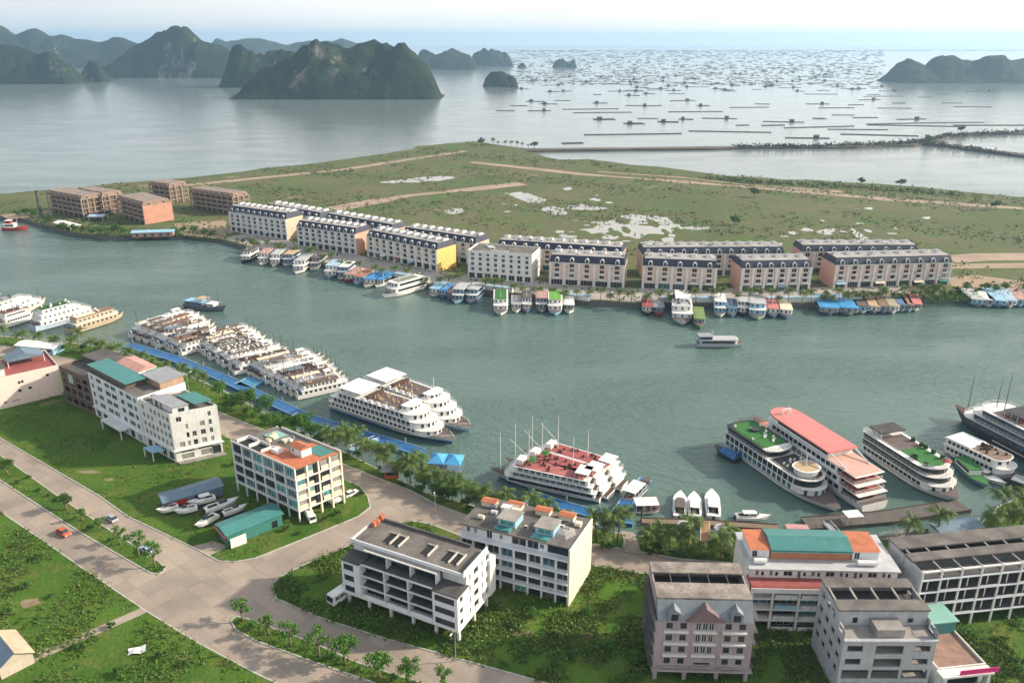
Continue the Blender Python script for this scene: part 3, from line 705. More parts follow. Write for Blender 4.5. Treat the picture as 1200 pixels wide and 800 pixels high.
# --- near side: the row of unfinished shop-hotels between the two roads
HG = 'large buildings along the near quay road'
def bld(*a, **k): return Bld(*a, group=HG, **k)
# pink windowless building at the left edge
b = bld('pink_building', 'pink rendered building at the left edge, nearly blank wall with few small windows', 'building', (-42, 490), (75, 461.5), W=20)
L = b.L; H0 = 10.8
sm = [(L - 4.2, L - 3.4, 8.0, 9.0), (L - 13.2, L - 12.4, 7.6, 8.6), (L - 12.2, L - 11.4, 7.7, 8.7), (L - 13.6, L - 12.6, 4.6, 5.6), (L - 10.4, L - 9.4, 4.8, 5.8), (L - 18.5, L - 17.7, 1.8, 2.4), (L - 16, L - 13.5, 1.8, 2.1)]
b.walls((0, 0, L, 20), 0, H0, {'F': [(*o, 'black') for o in sm]}, PINK)
b.roof((0, 0, L, 20), H0, REDTILE, .6, PINK)
cab = L - 16
b.walls((4, 2.2, cab, 9), H0, H0 + 3.0, {'F': [(cab - 8, cab - 6.7, H0 + .2, H0 + 1.9, 'dark'), (cab - 16, cab - 14.6, H0 + .2, H0 + 1.9, 'dark')]}, WHITE, 'roof_cabin_wall')
b.part('roof_cabin_roof', MB().box(3.5, 1.6, H0 + 3.0, cab + .5, 9.6, H0 + 3.25), CONCD)
for i in range(5):
    x = cab - 20 + i * 3.6
    b.part('roof_planter', MB().box(x, 3 + i % 2 * 3, H0 + 3.26, x + 1.4, 4.4 + i % 2 * 3, H0 + 3.9).loft([[(x + .7 + .9 * math.cos(a), 3.7 + i % 2 * 3 + .9 * math.sin(a), z) for a in (0, 1.2, 2.5, 3.8, 5)] for z in (H0 + 3.9, H0 + 4.8)], 1), [WHITE, PLANT])
b.part('roof_awning', MB().gable(cab + 2, 9, L - 2, 17, H0 + 2.3, 2.0, 0, 'y'), GREYB)
b.cols([(cab + 2.3, 9.2), (L - 2.3, 9.2), (cab + 2.3, 16.8), (L - 2.3, 16.8)], H0, H0 + 2.3, .2, WHITE, 'awning_post')
# brown gutted building
b = bld('brown_building', 'dark brown gutted building squeezed between the pink and the white hotel', 'building', (78, 470.5), (111.6, 486), W=15)
L = b.L
ops = gops(L, 4, L / 4 - 1.5, [(1.0, 3.2), (4.6, 6.6), (7.6, 9.6), (10.4, 12)], ('black', 'black', VOID))
b.walls((0, 0, L, 15), 0, 13, {'F': ops, 'R': gops(15, 3, 2, [(4.6, 6.4), (7.6, 9.4)], 'black')}, BROWN); b.roof((0, 0, L, 15), 13, CONCD, .8, BROWN)
for zz in (0.05, 4, 7.1, 10): b.slab(.3, .3, zz, L - .3, 14.7, zz + .2, CONCD)
b.part('ledge', MB().box(-.2, -.9, 3.5, L, -.003, 3.75), CONCD)
b.part('boarded_window', MB().box(L * .28, -.12, 8.8, L * .28 + 3.0, -.004, 12), mat('pale_green_board', (.40, .50, .40), .7))
b.part('rear_block', MB().box(2, 8, 13.01, L + 8, 15.4, 15.4).box(1.6, 7.4, 15.4, L + 8.5, 15.9, 15.7), CONCD)
# white hotel with teal sheet canopy
b = bld('white_hotel', 'long white hotel with teal sheet canopy over its roof terrace', 'hotel', (112.7, 486.3), (170.5, 520.5), W=16)
L = b.L; fl4 = [(4.6, 6.4), (7.7, 9.5), (10.7, 12.5), (13.7, 15.3)]
ops = []
for i, (u, wd) in enumerate([(1.2, 2.0), (5.2, 3.6), (11, 3.6), (15.2, 3.6), (21.4, 2.4), (25.4, 3.6), (30, 2.0)]):
    if u + wd < L - .4: ops += [(u, u + wd, a, c, rng.choice(['blue', 'dark', 'blue'])) for a, c in fl4]
ops += gops(L, 7, 2.8, [(.2, 3.0)], ('dark', 'curtain', 'black'))
WBL = mat('cool_white', (.70, .73, .76), .6, .08, .3, .25)
b.walls((0, 0, L, 16), 0, 16.2, {'F': ops}, WBL); b.roof((0, 0, L, 16), 16.2, ROOFG, 0)
b.part('cornice', MB().box(-.3, -.5, 3.3, L + .1, -.003, 3.7), WHITE)
b.part('porch_roof', MB().box(L * .35, -3.5, 3.0, L * .75, -.52, 3.25), WHITE)
b.cols([(L * .36, -3.3), (L * .74, -3.3)], 0, 3.0, .35, WHITE, 'porch_column')
b.walls((.1, 1.2, L * .72, 7), 16.2, 18.3, {'F': []}, BROWN, 'terrace_wall')
b.part('sheet_roof', MB().prism([(-.5, .3), (L * .78, .3), (L * .78, 7.5), (-.5, 7.5)], 18.4, 18.55), TEAL)
b.part('red_sheet_roof', MB().gable(3, 8.4, L * .52, 15.4, 17.6, .9), mat('faded_pink_sheet', (.55, .30, .26), .7, .2, .4, .3))
b.walls((3.2, 8.6, L * .52 - .2, 15.2), 16.2, 17.6, {}, WHITE, 'roof_cabin_wall')
b.walls((L * .68, 7.8, L - .3, 15.8), 16.2, 18.6, {'F': [(1, 3, 16.6, 18, 'dark')], 'R': []}, mat('peeling_tan', (.42, .29, .21), .85, .3, .5, .3), 'roof_cabin_wall')
b.part('grey_sheet_roof', MB().prism([(L * .66, 7.4), (L + .3, 7.4), (L + .3, 16.2), (L * .66, 16.2)], 18.62, 18.8), GREY)
b.part('green_sheet_roof', MB().box(L * .54, 11, 17.3, L * .64, 15.6, 17.5), TEAL)
clutter(b, (L * .1, 8, L * .6, 15), 16.2, 5, [GREY, WHITE2, CONCD])
# white corner hotel
b = bld('corner_hotel', 'white corner hotel with sunlit end wall and recessed ground-floor portico', 'hotel', (172, 521.3), (207.6, 542.2), end=(262, 530))
L, W = b.L, b.W; fl4 = [(4.8, 6.5), (7.6, 9.3), (10.4, 12.1), (13.2, 14.8)]
ops = gops(L, 7, 1.5, fl4, ('blue', 'dark'), skip=((1, 3), (3, 2))) + gops(L, 4, 2.8, [(.3, 3.0)], 'dark')
rops = []
for j, (a, c) in enumerate(fl4):
    for u, wd in ((1.6, 1.5), (3.9, .8), (5.6, 1.2), (8.0, 1.4), (10.6, .9), (12.4, .9)):
        if u + wd < W - .3 and rng.random() < .86: rops.append((u, u + wd, a, c, rng.choice(['dark', 'curtain', 'black'])))
rops += [(1.6, 5.2, .6, 2.4, 'curtain'), (7.2, 10.6, .6, 2.6, 'curtain'), (1.6, 5.4, 3.0, 3.5, 'black'), (6.6, 10.8, 3.0, 3.6, 'black'), (W - 3.2, W - .5, .3, 3.0, 'black')]
b.walls((0, 0, L, W), 0, 15.6, {'F': ops, 'R': rops}, WHITE); b.roof((0, 0, L, W), 15.6, ROOFG, .7, WHITE)
b.part('cornice', MB().box(-.2, -.7, 3.9, L + .8, -.003, 4.2).box(L + .003, .02, 3.9, L + .8, W + .3, 4.2), WHITE)
b.part('step', MB().box(L + .003, 0, 0, L + 2.0, W, .35), CONC)
b.part('porch_roof', MB().box(L * .45, -4.5, 2.9, L * .75, -.72, 3.1), LTBLUE); b.cols([(L * .46, -4.3), (L * .74, -4.3)], 0, 2.9, .3, WHITE, 'porch_column')
b.walls((L * .35, 1.2, L - .4, W * .42), 15.6, 18, {'F': [(1, 3, 15.9, 17.6, 'black'), (4, 5.4, 15.9, 17.6, 'dark')], 'R': [(1.5, 3.4, 15.9, 17.4, 'black')]}, WHITE, 'roof_cabin_wall')
b.part('roof_cabin_roof', MB().box(L * .33, .8, 18.01, L - .1, W * .44, 18.2), GREY)
b.part('sheet_roof', MB().box(L * .4, W * .55, 17.7, L - .6, W - .6, 17.85), TEAL); b.cols([(L * .42, W * .57), (L - .9, W * .57), (L * .42, W - .9), (L - .9, W - .9)], 15.6, 17.7, .2, BLACK, 'roof_post')
clutter(b, (.8, 1, L * .8, W - 2), 15.6, 9, [GREY, WHITE2, CONCD])
# glazed frame building with terracotta roof
b = bld('glazed_frame_building', 'glazed concrete frame building with terracotta roof deck and pale roof cabin', 'building', (278.5, 575), (352, 611.5), end=(404, 589))
L, W = b.L, b.W; fh = 3.05; nf = 5; Ht = fh * nf + .5
for i in range(1, nf):
    b.slab(0, -.1, i * fh, L + .1, W, i * fh + .38, WHITE)
b.part('roof', MB().box(.1, .1, Ht - .4, L - .1, W - .1, Ht), ROOFG)
b.part('roof_deck', MB().box(L * .42, .4, Ht + .004, L - .05, W * .45, Ht + .2).box(L * .62, W * .45, Ht + .004, L - .05, W - .05, Ht + .2), ORANGE)
nb = 6
b.cols([(L * i / nb + (.25 if i == 0 else -.25 if i == nb else 0), .1) for i in range(nb + 1)], 0, Ht, .36, WBL)
b.cols([(L - .2, W * j / 4) for j in range(1, 5)], 0, Ht, .5, CREAM)
b.cols([(.3, W * j / 3) for j in range(1, 4)] + [(L * i / 3, W - .3) for i in range(1, 3)], 0, Ht, .5, WHITE)
for j in range(1, nf):
    for i in range(nb):
        a = L * i / nb + .35; c_ = L * (i + 1) / nb - .35
        st = rng.choice(['blue', 'black', 'black', 'teal', 'dark'])
        obj('window', win_mesh(c_ - a, fh - .55, st), b.root, (*b.sh(a, .35), j * fh + .5))
va = math.atan2(b.kc, b.k)
for j in range(1, nf):
    for i, (a, c_) in enumerate(((.5, W * .2), (W * .21, W * .38), (W * .56, W * .76), (W * .78, W - .4))):
        st = ('black' if (i, j) in ((1, 3), (1, 1), (2, 2), (2, 3)) else rng.choice(['curtain', 'teal', 'curtain']))
        if (i, j) == (0, 4): st = 'black'
        obj('window', win_mesh(c_ - a, fh - 1.5, st), b.root, (*b.sh(L - .3, a), j * fh + 1.45), va)
        b.part('balcony_wall', MB().box(L - .28, a, j * fh + .5, L - .1, c_, j * fh + 1.45), CREAM)
b.part('stair_shade_panel', MB().box(L - .5, W * .41, fh, L - .12, W * .54, Ht - .5), BLACK)  # solid black panel; shade of the stair recess is put into its colour
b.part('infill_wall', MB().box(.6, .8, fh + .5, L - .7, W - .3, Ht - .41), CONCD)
b.part('back_wall', MB().box(.5, W - .25, fh + .5, L - .5, W - .02, Ht - .42), CREAM)
for i in range(3):
    b.part('stair_pit', MB().box(2 + i * 5.2, 1.0, Ht + .004, 5.6 + i * 5.2, 4.2, Ht + .05, 1).box(1.7 + i * 5.2, .7, Ht, 1.95 + i * 5.2, 4.4, Ht + 1.0).box(1.95 + i * 5.2, 4.2, Ht, 5.7 + i * 5.2, 4.45, Ht + 1.0), [WHITE, DARK])  # flat dark sheet inside low walls; the pit's shade is in its colour
cx = L * .68
b.walls((cx, W * .38, cx + 4.4, W * .38 + 3.0), Ht, Ht + 2.5, {'F': [(.4, 1.3, Ht + .8, Ht + 2.0, 'dark')]}, WHITE, 'roof_cabin_wall')
b.part('roof_cabin_roof', MB().gable(cx - .3, W * .38 - .3, cx + 4.7, W * .38 + 3.3, Ht + 2.5, .8), ORANGE)
b.part('green_mat', MB().box(cx + 1, W * .62, Ht + .21, cx + 7.5, W - .8, Ht + .3), TEAL)
b.part('pale_roof_panel', MB().box(L * .12, W * .55, Ht + .21, L * .30, W * .85, Ht + .3), TEALP)
b.part('white_shed', MB().box(cx - 4.5, 2.5, Ht + .21, cx - 2, 4.6, Ht + 1.2), WHITE)
b.part('parapet', MB().box(0, -.15, Ht, L + .1, .08, Ht + .5).box(L * .1, W - .25, Ht, L + .1, W, Ht + .7), WHITE)
clutter(b, (2, W * .4, L * .55, W - 2), Ht, 7, [WHITE2, CREAM, GREY])
# white stepped building on stilts
b = bld('stilted_white_building', 'unfinished white building raised on open stilts, dark slots in its grey roof', 'building', (411, 702), (541, 749), W=12)
L = b.L; W = 12; Z0 = 3.0; fh = 2.85; Ht = Z0 + 4 * fh
b.cols([(L * i / 5 + (.3 if i == 0 else -.3 if i == 5 else 0), y) for i in range(6) for y in (-.6, W * .5, W - .4)], 0, Z0, .6, WHITE)
b.slab(-.3, -1.6, Z0 - .1, L + .3, W, Z0 + .3, WHITE)
fr_ = [Z0 + .3 + i * fh for i in range(4)]
# projecting closed bays left and right
for xa, xb in ((-.3, L * .155), (L * .80, L + .3)):
    o = [(.5, xb - xa - 1.6 if xa < 1 else xb - xa - .8, z + .6, z + fh - .6, 'black') for z in fr_[:3]]
    b.walls((xa, -1.8, xb, 2.6), Z0 + .3, Z0 + .3 + 3 * fh, {'F': o, 'R': [(1.0, 2.2, z + 1, z + 2.4, 'black') for z in fr_[:3]] if xa > 1 else []}, WBL, 'bay_wall')
    b.part('bay_roof', MB().box(xa - .1, -1.9, Z0 + .302 + 3 * fh, xb + .1, 3, Z0 + .6 + 3 * fh), CONCD)
for i in range(4):
    z = fr_[i]
    yb = -1.2 if i < 3 else .2
    b.slab(L * .155, yb, z + fh - .3, L * .80, yb + .3, z + fh - .02, WHITE, 'edge_beam'); b.slab(L * .155, yb + .304, z + fh - .3, L * .80, W - .3, z + fh - .03, CONC if i == 3 else CONCD)  # inner slab darkened: balcony shade is put into its colour
    for a, c_ in ((L * .16, L * .365), (L * .375, L * .575), (L * .585, L * .795)):
        if i < 3 or True:
            b.part('balcony_wall', MB().box(a, -1.25, z, c_, -1.05, z + .75), WBL) if i in (0,) else None
            st = 'black'
            obj('window', win_mesh((c_ - a) * .94, fh - .45, st), b.root, (a + .1, .35 if i < 3 else 1.5, z + .05))
            b.part('partition_wall', MB().box(c_ - .1, -1.3 if i < 3 else 0, z, c_ + .1, .6 if i < 3 else 1.9, z + fh - .3), WBL)
b.walls((L * .155, 1.7, L * .80, W), Z0 + .3, Ht + .3, {'B': []}, CONCD, 'core_wall')  # dark tone carries the shade behind the balconies
b.walls((L * .80, 2.6, L, W), Z0 + .3, Ht + .3, {'R': [(u, u + wd, z + .7, z + 2.2, 'black') for z in fr_ for u, wd in ((1.2, .5), (3.2, 1.9), (6.6, .5), (8.6, 1.4))]}, WHITE, 'end_wall')
b.walls((0, 2.6, L * .155, W), Z0 + .3, Ht + .3, {}, WHITE, 'end_wall')
b.part('parapet', MB().box(-.1, 1.5, Ht + .3, L, 1.75, Ht + 1.2).box(-.1, 1.75, Ht + .3, .15, W, Ht + .8).box(L - .25, 1.75, Ht + .3, L + .01, W, Ht + 1.6), WBL)
b.part('roof', MB().box(.16, 1.76, Ht, L - .26, W - .02, Ht + .34), ROOFG)
for xa in (L * .22, L * .30, L * .56, L * .74, L * .81):
    b.part('roof_slot', MB().box(xa, 4.6, Ht + .35, xa + 2.0, 8.2, Ht + .38, 1).box(xa + 2.0, 4.4, Ht + .34, xa + 2.3, 8.6, Ht + .8).box(xa - .1, 8.2, Ht + .34, xa + 2.0, 8.4, Ht + .7), [mat('pale_concrete', (.50, .47, .43), .8, .2, .3), DARK])  # slot depth is a flat dark sheet, its shade painted in
b.part('brick_stack', MB().box(.6, 8.5, Ht + .35, 1.6, 9.4, Ht + 1.5).box(.4, 10.0, Ht + .35, 1.5, 11.0, Ht + 1.1).box(.8, 11.4, Ht + .35, 1.6, 12.6, Ht + 1.6), ORANGE)
b.part('roof_kerb', MB().box(2, W - .5, Ht + .35, L - 4, W - .05, Ht + 1.0), CONCD)
b.part('stair_tower', MB().box(L - 2.8, W - .01, Z0, L + .6, W + 2.6, Ht - 2), WHITE)
# glazed building with the tall cream party wall
b = bld('cream_party_wall_building', 'glazed white building with tall blank cream party wall at its end', 'building', (540, 677), (667, 709.5), end=(692, 670))
L, W = b.L, b.W; fh = 2.9; Ht = 4 * fh + .6
for i in range(1, 5): b.slab(0, -.9 if i < 4 else -.3, i * fh, L - .3, W - .3, i * fh + .35, WBL)
b.part('end_wall', MB().box(L - .28, -.4, 0, L, W, Ht + 2.6), CREAM)
b.part('cream_coping', MB().box(L - .32, -.45, Ht + 2.61, L + .04, W + .05, Ht + 2.8), WHITE)
nb = 8
b.cols([(L * i / nb + (.25 if i == 0 else -.45 if i == nb else 0), .15) for i in range(nb + 1)], 0, 4 * fh, .42, WBL)
for j in range(4):
    for i in range(nb):
        a, c_ = L * i / nb + .26, L * (i + 1) / nb - .5
        if j == 0 and i % 3 == 0: continue
        obj('window', win_mesh(c_ - a, fh - .4, rng.choice(['black', 'black', 'black', 'dark', 'blue'] if j else ['teal', 'black', 'black'])), b.root, (*b.sh(a, .5), j * fh + .36))
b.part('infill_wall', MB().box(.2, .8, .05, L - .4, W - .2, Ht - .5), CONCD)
b.walls((0, 1.2, L - .3, W - .2), 4 * fh + .35, 5 * fh, {'F': [(1.2, 2.0, 4 * fh + 1, 4 * fh + 2.4, 'dark'), (3, 3.8, 4 * fh + 1, 4 * fh + 2.4, 'curtain'), (6.2, 7.6, 4 * fh + .5, 4 * fh + 2.6, 'dark'), (9.4, 10.2, 4 * fh + 1, 4 * fh + 2.2, 'blue'), (L * .46, L * .59, 4 * fh + .5, 4 * fh + 2.6, 'dark'), (L * .60, L * .70, 4 * fh + .5, 4 * fh + 2.6, 'dark'), (L * .71, L * .75, 4 * fh + 1, 4 * fh + 2.2, 'blue'), (L * .78, L - 1, 4 * fh + .5, 4 * fh + 2.6, 'black')]}, WBL, 'top_wall')
b.part('roof', MB().box(-.3, .6, 5 * fh, L - .29, W, 5 * fh + .3), ROOFG)
Z = 5 * fh + .3
for xa, xb in ((L * .30, L * .46), (L * .64, L * .80)):
    b.walls((xa, 3.2, xb, 7.5), Z, Z + 1.9, {'F': [(.5, xb - xa - .5, Z + .3, Z + 1.6, 'teal')]}, LTBLUE, 'roof_cabin_wall')
    b.part('roof_cabin_roof', MB().box(xa - .3, 2.9, Z + 1.901, xb + .2, 7.8, Z + 2.1), CONC)
    b.part('skylight', MB().box(xa - .4, 1.2, Z + .004, xb - .6, 3.1, Z + .3), GTEAL)
for xa, y in ((L * .03, 9.5), (L * .26, 10.5), (L * .52, 11.2), (L * .74, 11.4)):
    b.part('terracotta_box', MB().box(xa, min(y, W - 3), Z, xa + 3.4, min(y, W - 3) + 2.0, Z + 1.2).gable(xa - .2, min(y, W - 3) - .2, xa + 3.6, min(y, W - 3) + 2.2, Z + 1.2, .4, 1), [CREAM, ORANGE])
clutter(b, (.8, 4, L * .9, W - 2), Z, 20, [WHITE2, CREAM, GREY, CONC])
b.part('rubble_heap', MB().loft([[(L * .86 + 2.6 * math.cos(a) * k, 6 + 3 * math.sin(a) * k, Z + h) for a in (0, 1, 2, 3, 4, 5.2)] for k, h in ((1, .01), (.7, .5), (.2, .8))]), CONC)
# mauve building with dormers
b = bld('mauve_building', 'weathered mauve building with two slate dormers and open concrete roof', 'building', (764, 795), (876, 798), W=14)
L = b.L; Z0 = 3.0; fh = 2.85; Ht = Z0 + 4 * fh; W = 14
b.cols([(L * i / 3 + (.5 if i == 0 else -.5 if i == 3 else 0), y) for i in range(4) for y in (.4, W / 2, W - .4)], 0, Z0, .8, MAUVE)
b.slab(-.4, -.9, Z0 - .3, L + .4, W, Z0 + .1, MAUVE)
wz = [(Z0 + .1 + i * fh + .9, Z0 + .1 + i * fh + 2.3) for i in range(4)]
ops = [(u, u + 1.25, a, c, 'black') for u in (2.0, 4.7, L - 5.6, L - 2.9) for a, c in wz] + [(L / 2 - 1.7 + k, L / 2 - .75 + k, a - .3, c, 'dark') for k in (0, 1.25, 2.5) for a, c in wz[1:]] + [(L / 2 - 1.6, L / 2 + 1.6, Z0 + .8, Z0 + 1.4, 'black')]
b.walls((0, 0, L, W), Z0 + .1, Ht, {'F': ops, 'R': gops(W, 4, 1.2, wz, 'black'), 'L': gops(W, 4, 1.2, wz, 'black')}, MAUVE)
for i in range(4):
    for xa, xb in ((1.6, 6.4), (L / 2 - 2.3, L / 2 + 2.4), (L - 6.1, L - 1.4)):
        b.part('ledge', MB().box(xa, -.6, Z0 + .4 + i * fh, xb, -.003, Z0 + .62 + i * fh), WHITE if i else MAUVE)
for s_ in (-.9, L + .02):
    for i in range(5): b.part('side_ledge', MB().box(s_, .3, Z0 + i * fh, s_ + .88, W - 1, Z0 + i * fh + .3), CONCD)
b.part('slate_slope', MB().prism([(.2, -.2), (L - .2, -.2), (L - .2, 3.6), (.2, 3.6)], Ht + .004, Ht + 3.2, 0, [(.3, 2.2), (L - .3, 2.2), (L - .3, 3.6), (.3, 3.6)]), mat('pale_slate', (.20, .235, .255), .6, .2, .5, .4))
gm = MB().loft([[(-1.2, 3, 0), (1.2, 3, 0), (1.2, 3, 1.8), (0, 3, 2.8), (-1.2, 3, 1.8)], [(-1.2, 0, 0), (1.2, 0, 0), (1.2, 0, 1.8), (0, 0, 2.8), (-1.2, 0, 1.8)]]).box(-.65, -.06, .3, .65, -.004, 1.7, 1).mesh('dormer', [MATS['pale_slate'], DARK])
for x in (3.4, L - 3.6): obj('dormer', gm, b.root, (x, -.3, Ht + .05))
b.part('gable', MB().loft([[(L / 2 - 4, 2.2, Ht), (L / 2 + 4, 2.2, Ht), (L / 2, 2.2, Ht + 3.1)], [(L / 2 - 4, -.35, Ht), (L / 2 + 4, -.35, Ht), (L / 2, -.35, Ht + 3.1)]]), mat('dusky_mauve', (.19, .135, .14), .85, .25, .4, .4))
TZ = Ht + 3.21
b.part('front_roof_slab', MB().box(.2, 2.4, TZ, L - .2, 7.2, TZ + .35), mat('lichened_slab', (.30, .265, .235), .9, .5, .35, .8, dirt=(.07, .055, .045)))
b.part('rear_roof_slab', MB().box(.2, 10.4, TZ, L - .2, W, TZ + .35), MATS['lichened_slab'])
b.part('attic_wall', MB().box(.2, 3.8, Ht, .5, W, TZ - .01).box(L - .5, 3.8, Ht, L - .2, W, TZ - .01).box(.5, W - .3, Ht, L - .5, W - .05, TZ - .01), MAUVE)
for i in range(4): b.part('roof_pipe', MB().bar((L * (i + 1) / 5, 7.2, TZ + .1), (L * (i + 1) / 5, 10.4, TZ + .1), .12), CONCD)
b.part('attic_floor', MB().box(.5, 3.8, Ht + .01, L - .5, W - .31, Ht + .2), CONCD)
for zz in range(1, 4): b.slab(.35, .35, Z0 + .1 + zz * fh - .25, L - .35, W - .35, Z0 + .1 + zz * fh, CONCD)
# white building with green pitched roof
b = bld('green_roof_building', 'white building with green pitched roof between two orange roof ends and red terrace', 'building', (874, 734), (1044, 738), W=15)
L = b.L; W = 15; fh = 2.8; Ht = fh * 5
b.walls((0, .8, L, W), 0, 4 * fh, {'F': None}, WHITE, 'side_wall')
for i in range(1, 5): b.slab(-.2, -1.0, i * fh - .35, L + .2, 6, i * fh, WHITE)
cx_ = [0, .15, .33, .48, .66, .82, 1]
for i in range(7): b.cols([(L * cx_[i] + (.3 if i == 0 else -.3 if i == 6 else 0), -.5)], 0, 4 * fh - .36, .5, WHITE)
for j in range(4):
    for i in range(6):
        a, c_ = L * cx_[i] + .5, L * cx_[i + 1] - .5
        obj('window', win_mesh(c_ - a, fh - .6, ('teal' if i in (2,) else rng.choice(['black', 'black', 'dark', 'blue']))), b.root, (a, .9, j * fh + .1))
        if i in (1, 2, 4): b.part('balcony_wall', MB().box(a, -.95, j * fh, c_, -.75, j * fh + .9), rng.choice([WBL, LTBLUE, WHITE]))
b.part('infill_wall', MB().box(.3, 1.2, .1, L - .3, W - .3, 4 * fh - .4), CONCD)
b.part('red_terrace', MB().prism([(-.4, -1.6), (L + .4, -1.6), (L + .4, 2.8), (-.4, 2.8)], 4 * fh + .004, 4 * fh + .5, 0, [(-.2, -1.0), (L + .2, -1.0), (L + .2, 2.8), (-.2, 2.8)]), REDTILE)
b.part('white_fascia', MB().box(-.45, -1.75, 4 * fh - .9, L + .45, -1.61, 4 * fh + .25), WHITE)
tw = []
for k in range(10):
    u = 1.2 + k * (L - 2.6) / 9.6; tw += [(u, u + (1.9 if k % 3 == 2 else .7), 4 * fh + (.5 if k % 4 == 3 else .9), 4 * fh + 2.2, 'dark')]
    if k % 3 != 2: tw += [(u + 1.2, u + 1.8, 4 * fh + .9, 4 * fh + 2.0, 'black')]
b.walls((0, 1.8, L, W), 4 * fh + .002, Ht - .1, {'F': tw}, WHITE, 'top_wall')
b.part('roof', MB().box(-.4, 1.2, Ht - .1, L + .4, W, Ht + .2), mat('bluish_slab', (.48, .50, .52), .8, .2, .3, .3))
b.walls((L * .16, 5, L * .71, 12.5), Ht + .2, Ht + 2.4, {}, mat('orange_brick', (.48, .20, .11), .85, .2, .5, .2), 'roof_hall_wall')
b.part('green_roof', MB().prism([(L * .155, 4.2), (L * .715, 4.2), (L * .715, 12.8), (L * .155, 12.8)], Ht + 2.41, Ht + 2.7, 0, [(L * .155, 4.6), (L * .715, 4.6), (L * .715, 12.4), (L * .155, 12.4)]).gable(L * .155, 4.4, L * .715, 12.6, Ht + 2.7, 1.0), TEAL)
for xa, xb in ((.5, L * .15), (L * .72, L * .9)):
    b.walls((xa, 5, xb, 12), Ht + .2, Ht + 2.6, {'F': [(.5, 1.6, Ht + .5, Ht + 2.2, 'dark')]}, WBL, 'roof_cabin_wall')
    b.part('roof_cabin_roof', MB().prism([(xa - .2, 4.6), (xb + .2, 4.6), (xb + .2, 12.3), (xa - .2, 12.3)], Ht + 2.61, Ht + 2.8, 0, [(xa - .2, 5.6), (xb + .2, 5.6), (xb + .2, 12.3), (xa - .2, 12.3)]), ORANGE)
    b.part('water_tank', MB().bar((xa + .5, 3.2, Ht + .9), (xb - 1, 3.2, Ht + .9), .6, 0, 10), WHITE2)
b.part('stair_head', MB().box(L * .34, 12.9, Ht + .2, L * .50, 14.8, Ht + 2.7), mat('dull_pink', (.50, .28, .26), .8))
# grey unfinished building with open roof
b = bld('grey_unfinished_building', 'grey unfinished building with open beamed roof well, in front of the columned frame', 'building', (978, 812), (1084, 812), W=13.5)
L = b.L; W = 13.5; fh = 3.1; Ht = fh * 5 + .4
GRW = mat('grey_blue_render', (.42, .44, .47), .85, .15, .3, .5)
fz = [(j * fh + .9, j * fh + 2.3) for j in range(2, 4)]
ops = [(u, u + 3.0, a, c, VOID) for u in (.9, L - 3.9) for a, c in fz] + [(L * .36, L * .66, a - .6, c, VOID) for a, c in fz] + [(.6, L * .33, 3.6, 5.8, VOID), (L * .36, L * .66, 3.6, 5.8, VOID), (L * .69, L - .5, 3.6, 5.8, VOID)] + [(.6, L * .22, .1, 2.7, VOID), (L * .36, L * .5, .1, 2.7, VOID), (L * .56, L * .66, .1, 2.7, VOID), (L * .72, L - .5, .1, 2.7, VOID)]
side = gops(W, 4, 1.7, [(j * fh + 1.0, j * fh + 2.4) for j in range(1, 5)], VOID)
b.walls((0, 0, L, W), 0, 4 * fh + .4, {'F': ops, 'R': side, 'L': side}, GRW)
for j in range(1, 5): b.slab(.3, .3, j * fh - .1, L - .3, W - .3, j * fh + .2, CONC)
b.part('core_wall', MB().box(1, 2.2, 0, L - 1, 2.5, 4 * fh), mat('shadowed_block', (.06, .07, .072), .9, .3, .4))  # interior shade behind the openings is put into this dark block colour
b.part('terrace_ledge', MB().box(-.1, -.5, 4 * fh + .41, L + .1, .3, 4 * fh + .7), GRW)
b.walls((.1, 4.2, L - .1, W - .1), 4 * fh + .4, Ht + .6, {'F': [(3, 4, 4 * fh + 1.0, 4 * fh + 2.4, 'black'), (L * .4, L * .4 + 1.2, 4 * fh + .6, 4 * fh + 2.4, 'black'), (L * .55, L * .55 + .6, 4 * fh + 1.1, 4 * fh + 2.2, 'black'), (L * .63, L * .63 + .6, 4 * fh + 1.1, 4 * fh + 2.2, 'black'), (L - 4, L - 2.9, 4 * fh + 1.1, 4 * fh + 2.2, 'black')], 'L': gops(W - 4.3, 3, 1.5, [(4 * fh + 1.2, 4 * fh + 2.8)], VOID), 'R': gops(W - 4.3, 3, 1.5, [(4 * fh + 1.2, 4 * fh + 2.8)], VOID)}, GRW, 'top_wall')
b.part('terrace_floor', MB().box(.35, .31, 4 * fh + .402, L - .35, 4.1, 4 * fh + .55), CONC)
b.part('terrace_partition', MB().box(L * .36, .6, 4 * fh + .56, L * .66, 4.19, 4 * fh + 2.4), CONC)
RZ = Ht + .6
b.part('front_roof_slab', MB().box(0, 3.8, RZ + .004, L, 7.0, RZ + .35), ROOFG); b.part('rear_roof_slab', MB().box(0, 10.7, RZ + .004, L, W + .1, RZ + .35), ROOFG)
for i in range(5):
    x = .3 + (L - .9) * i / 4
    b.part('roof_beam', MB().box(x, 7.0, RZ + .01, x + .35, 10.7, RZ + .36), CONC)
b.part('well_floor', MB().box(.4, 4.6, RZ - 2.6, L - .4, W - .4, RZ - 2.4), CONCD)
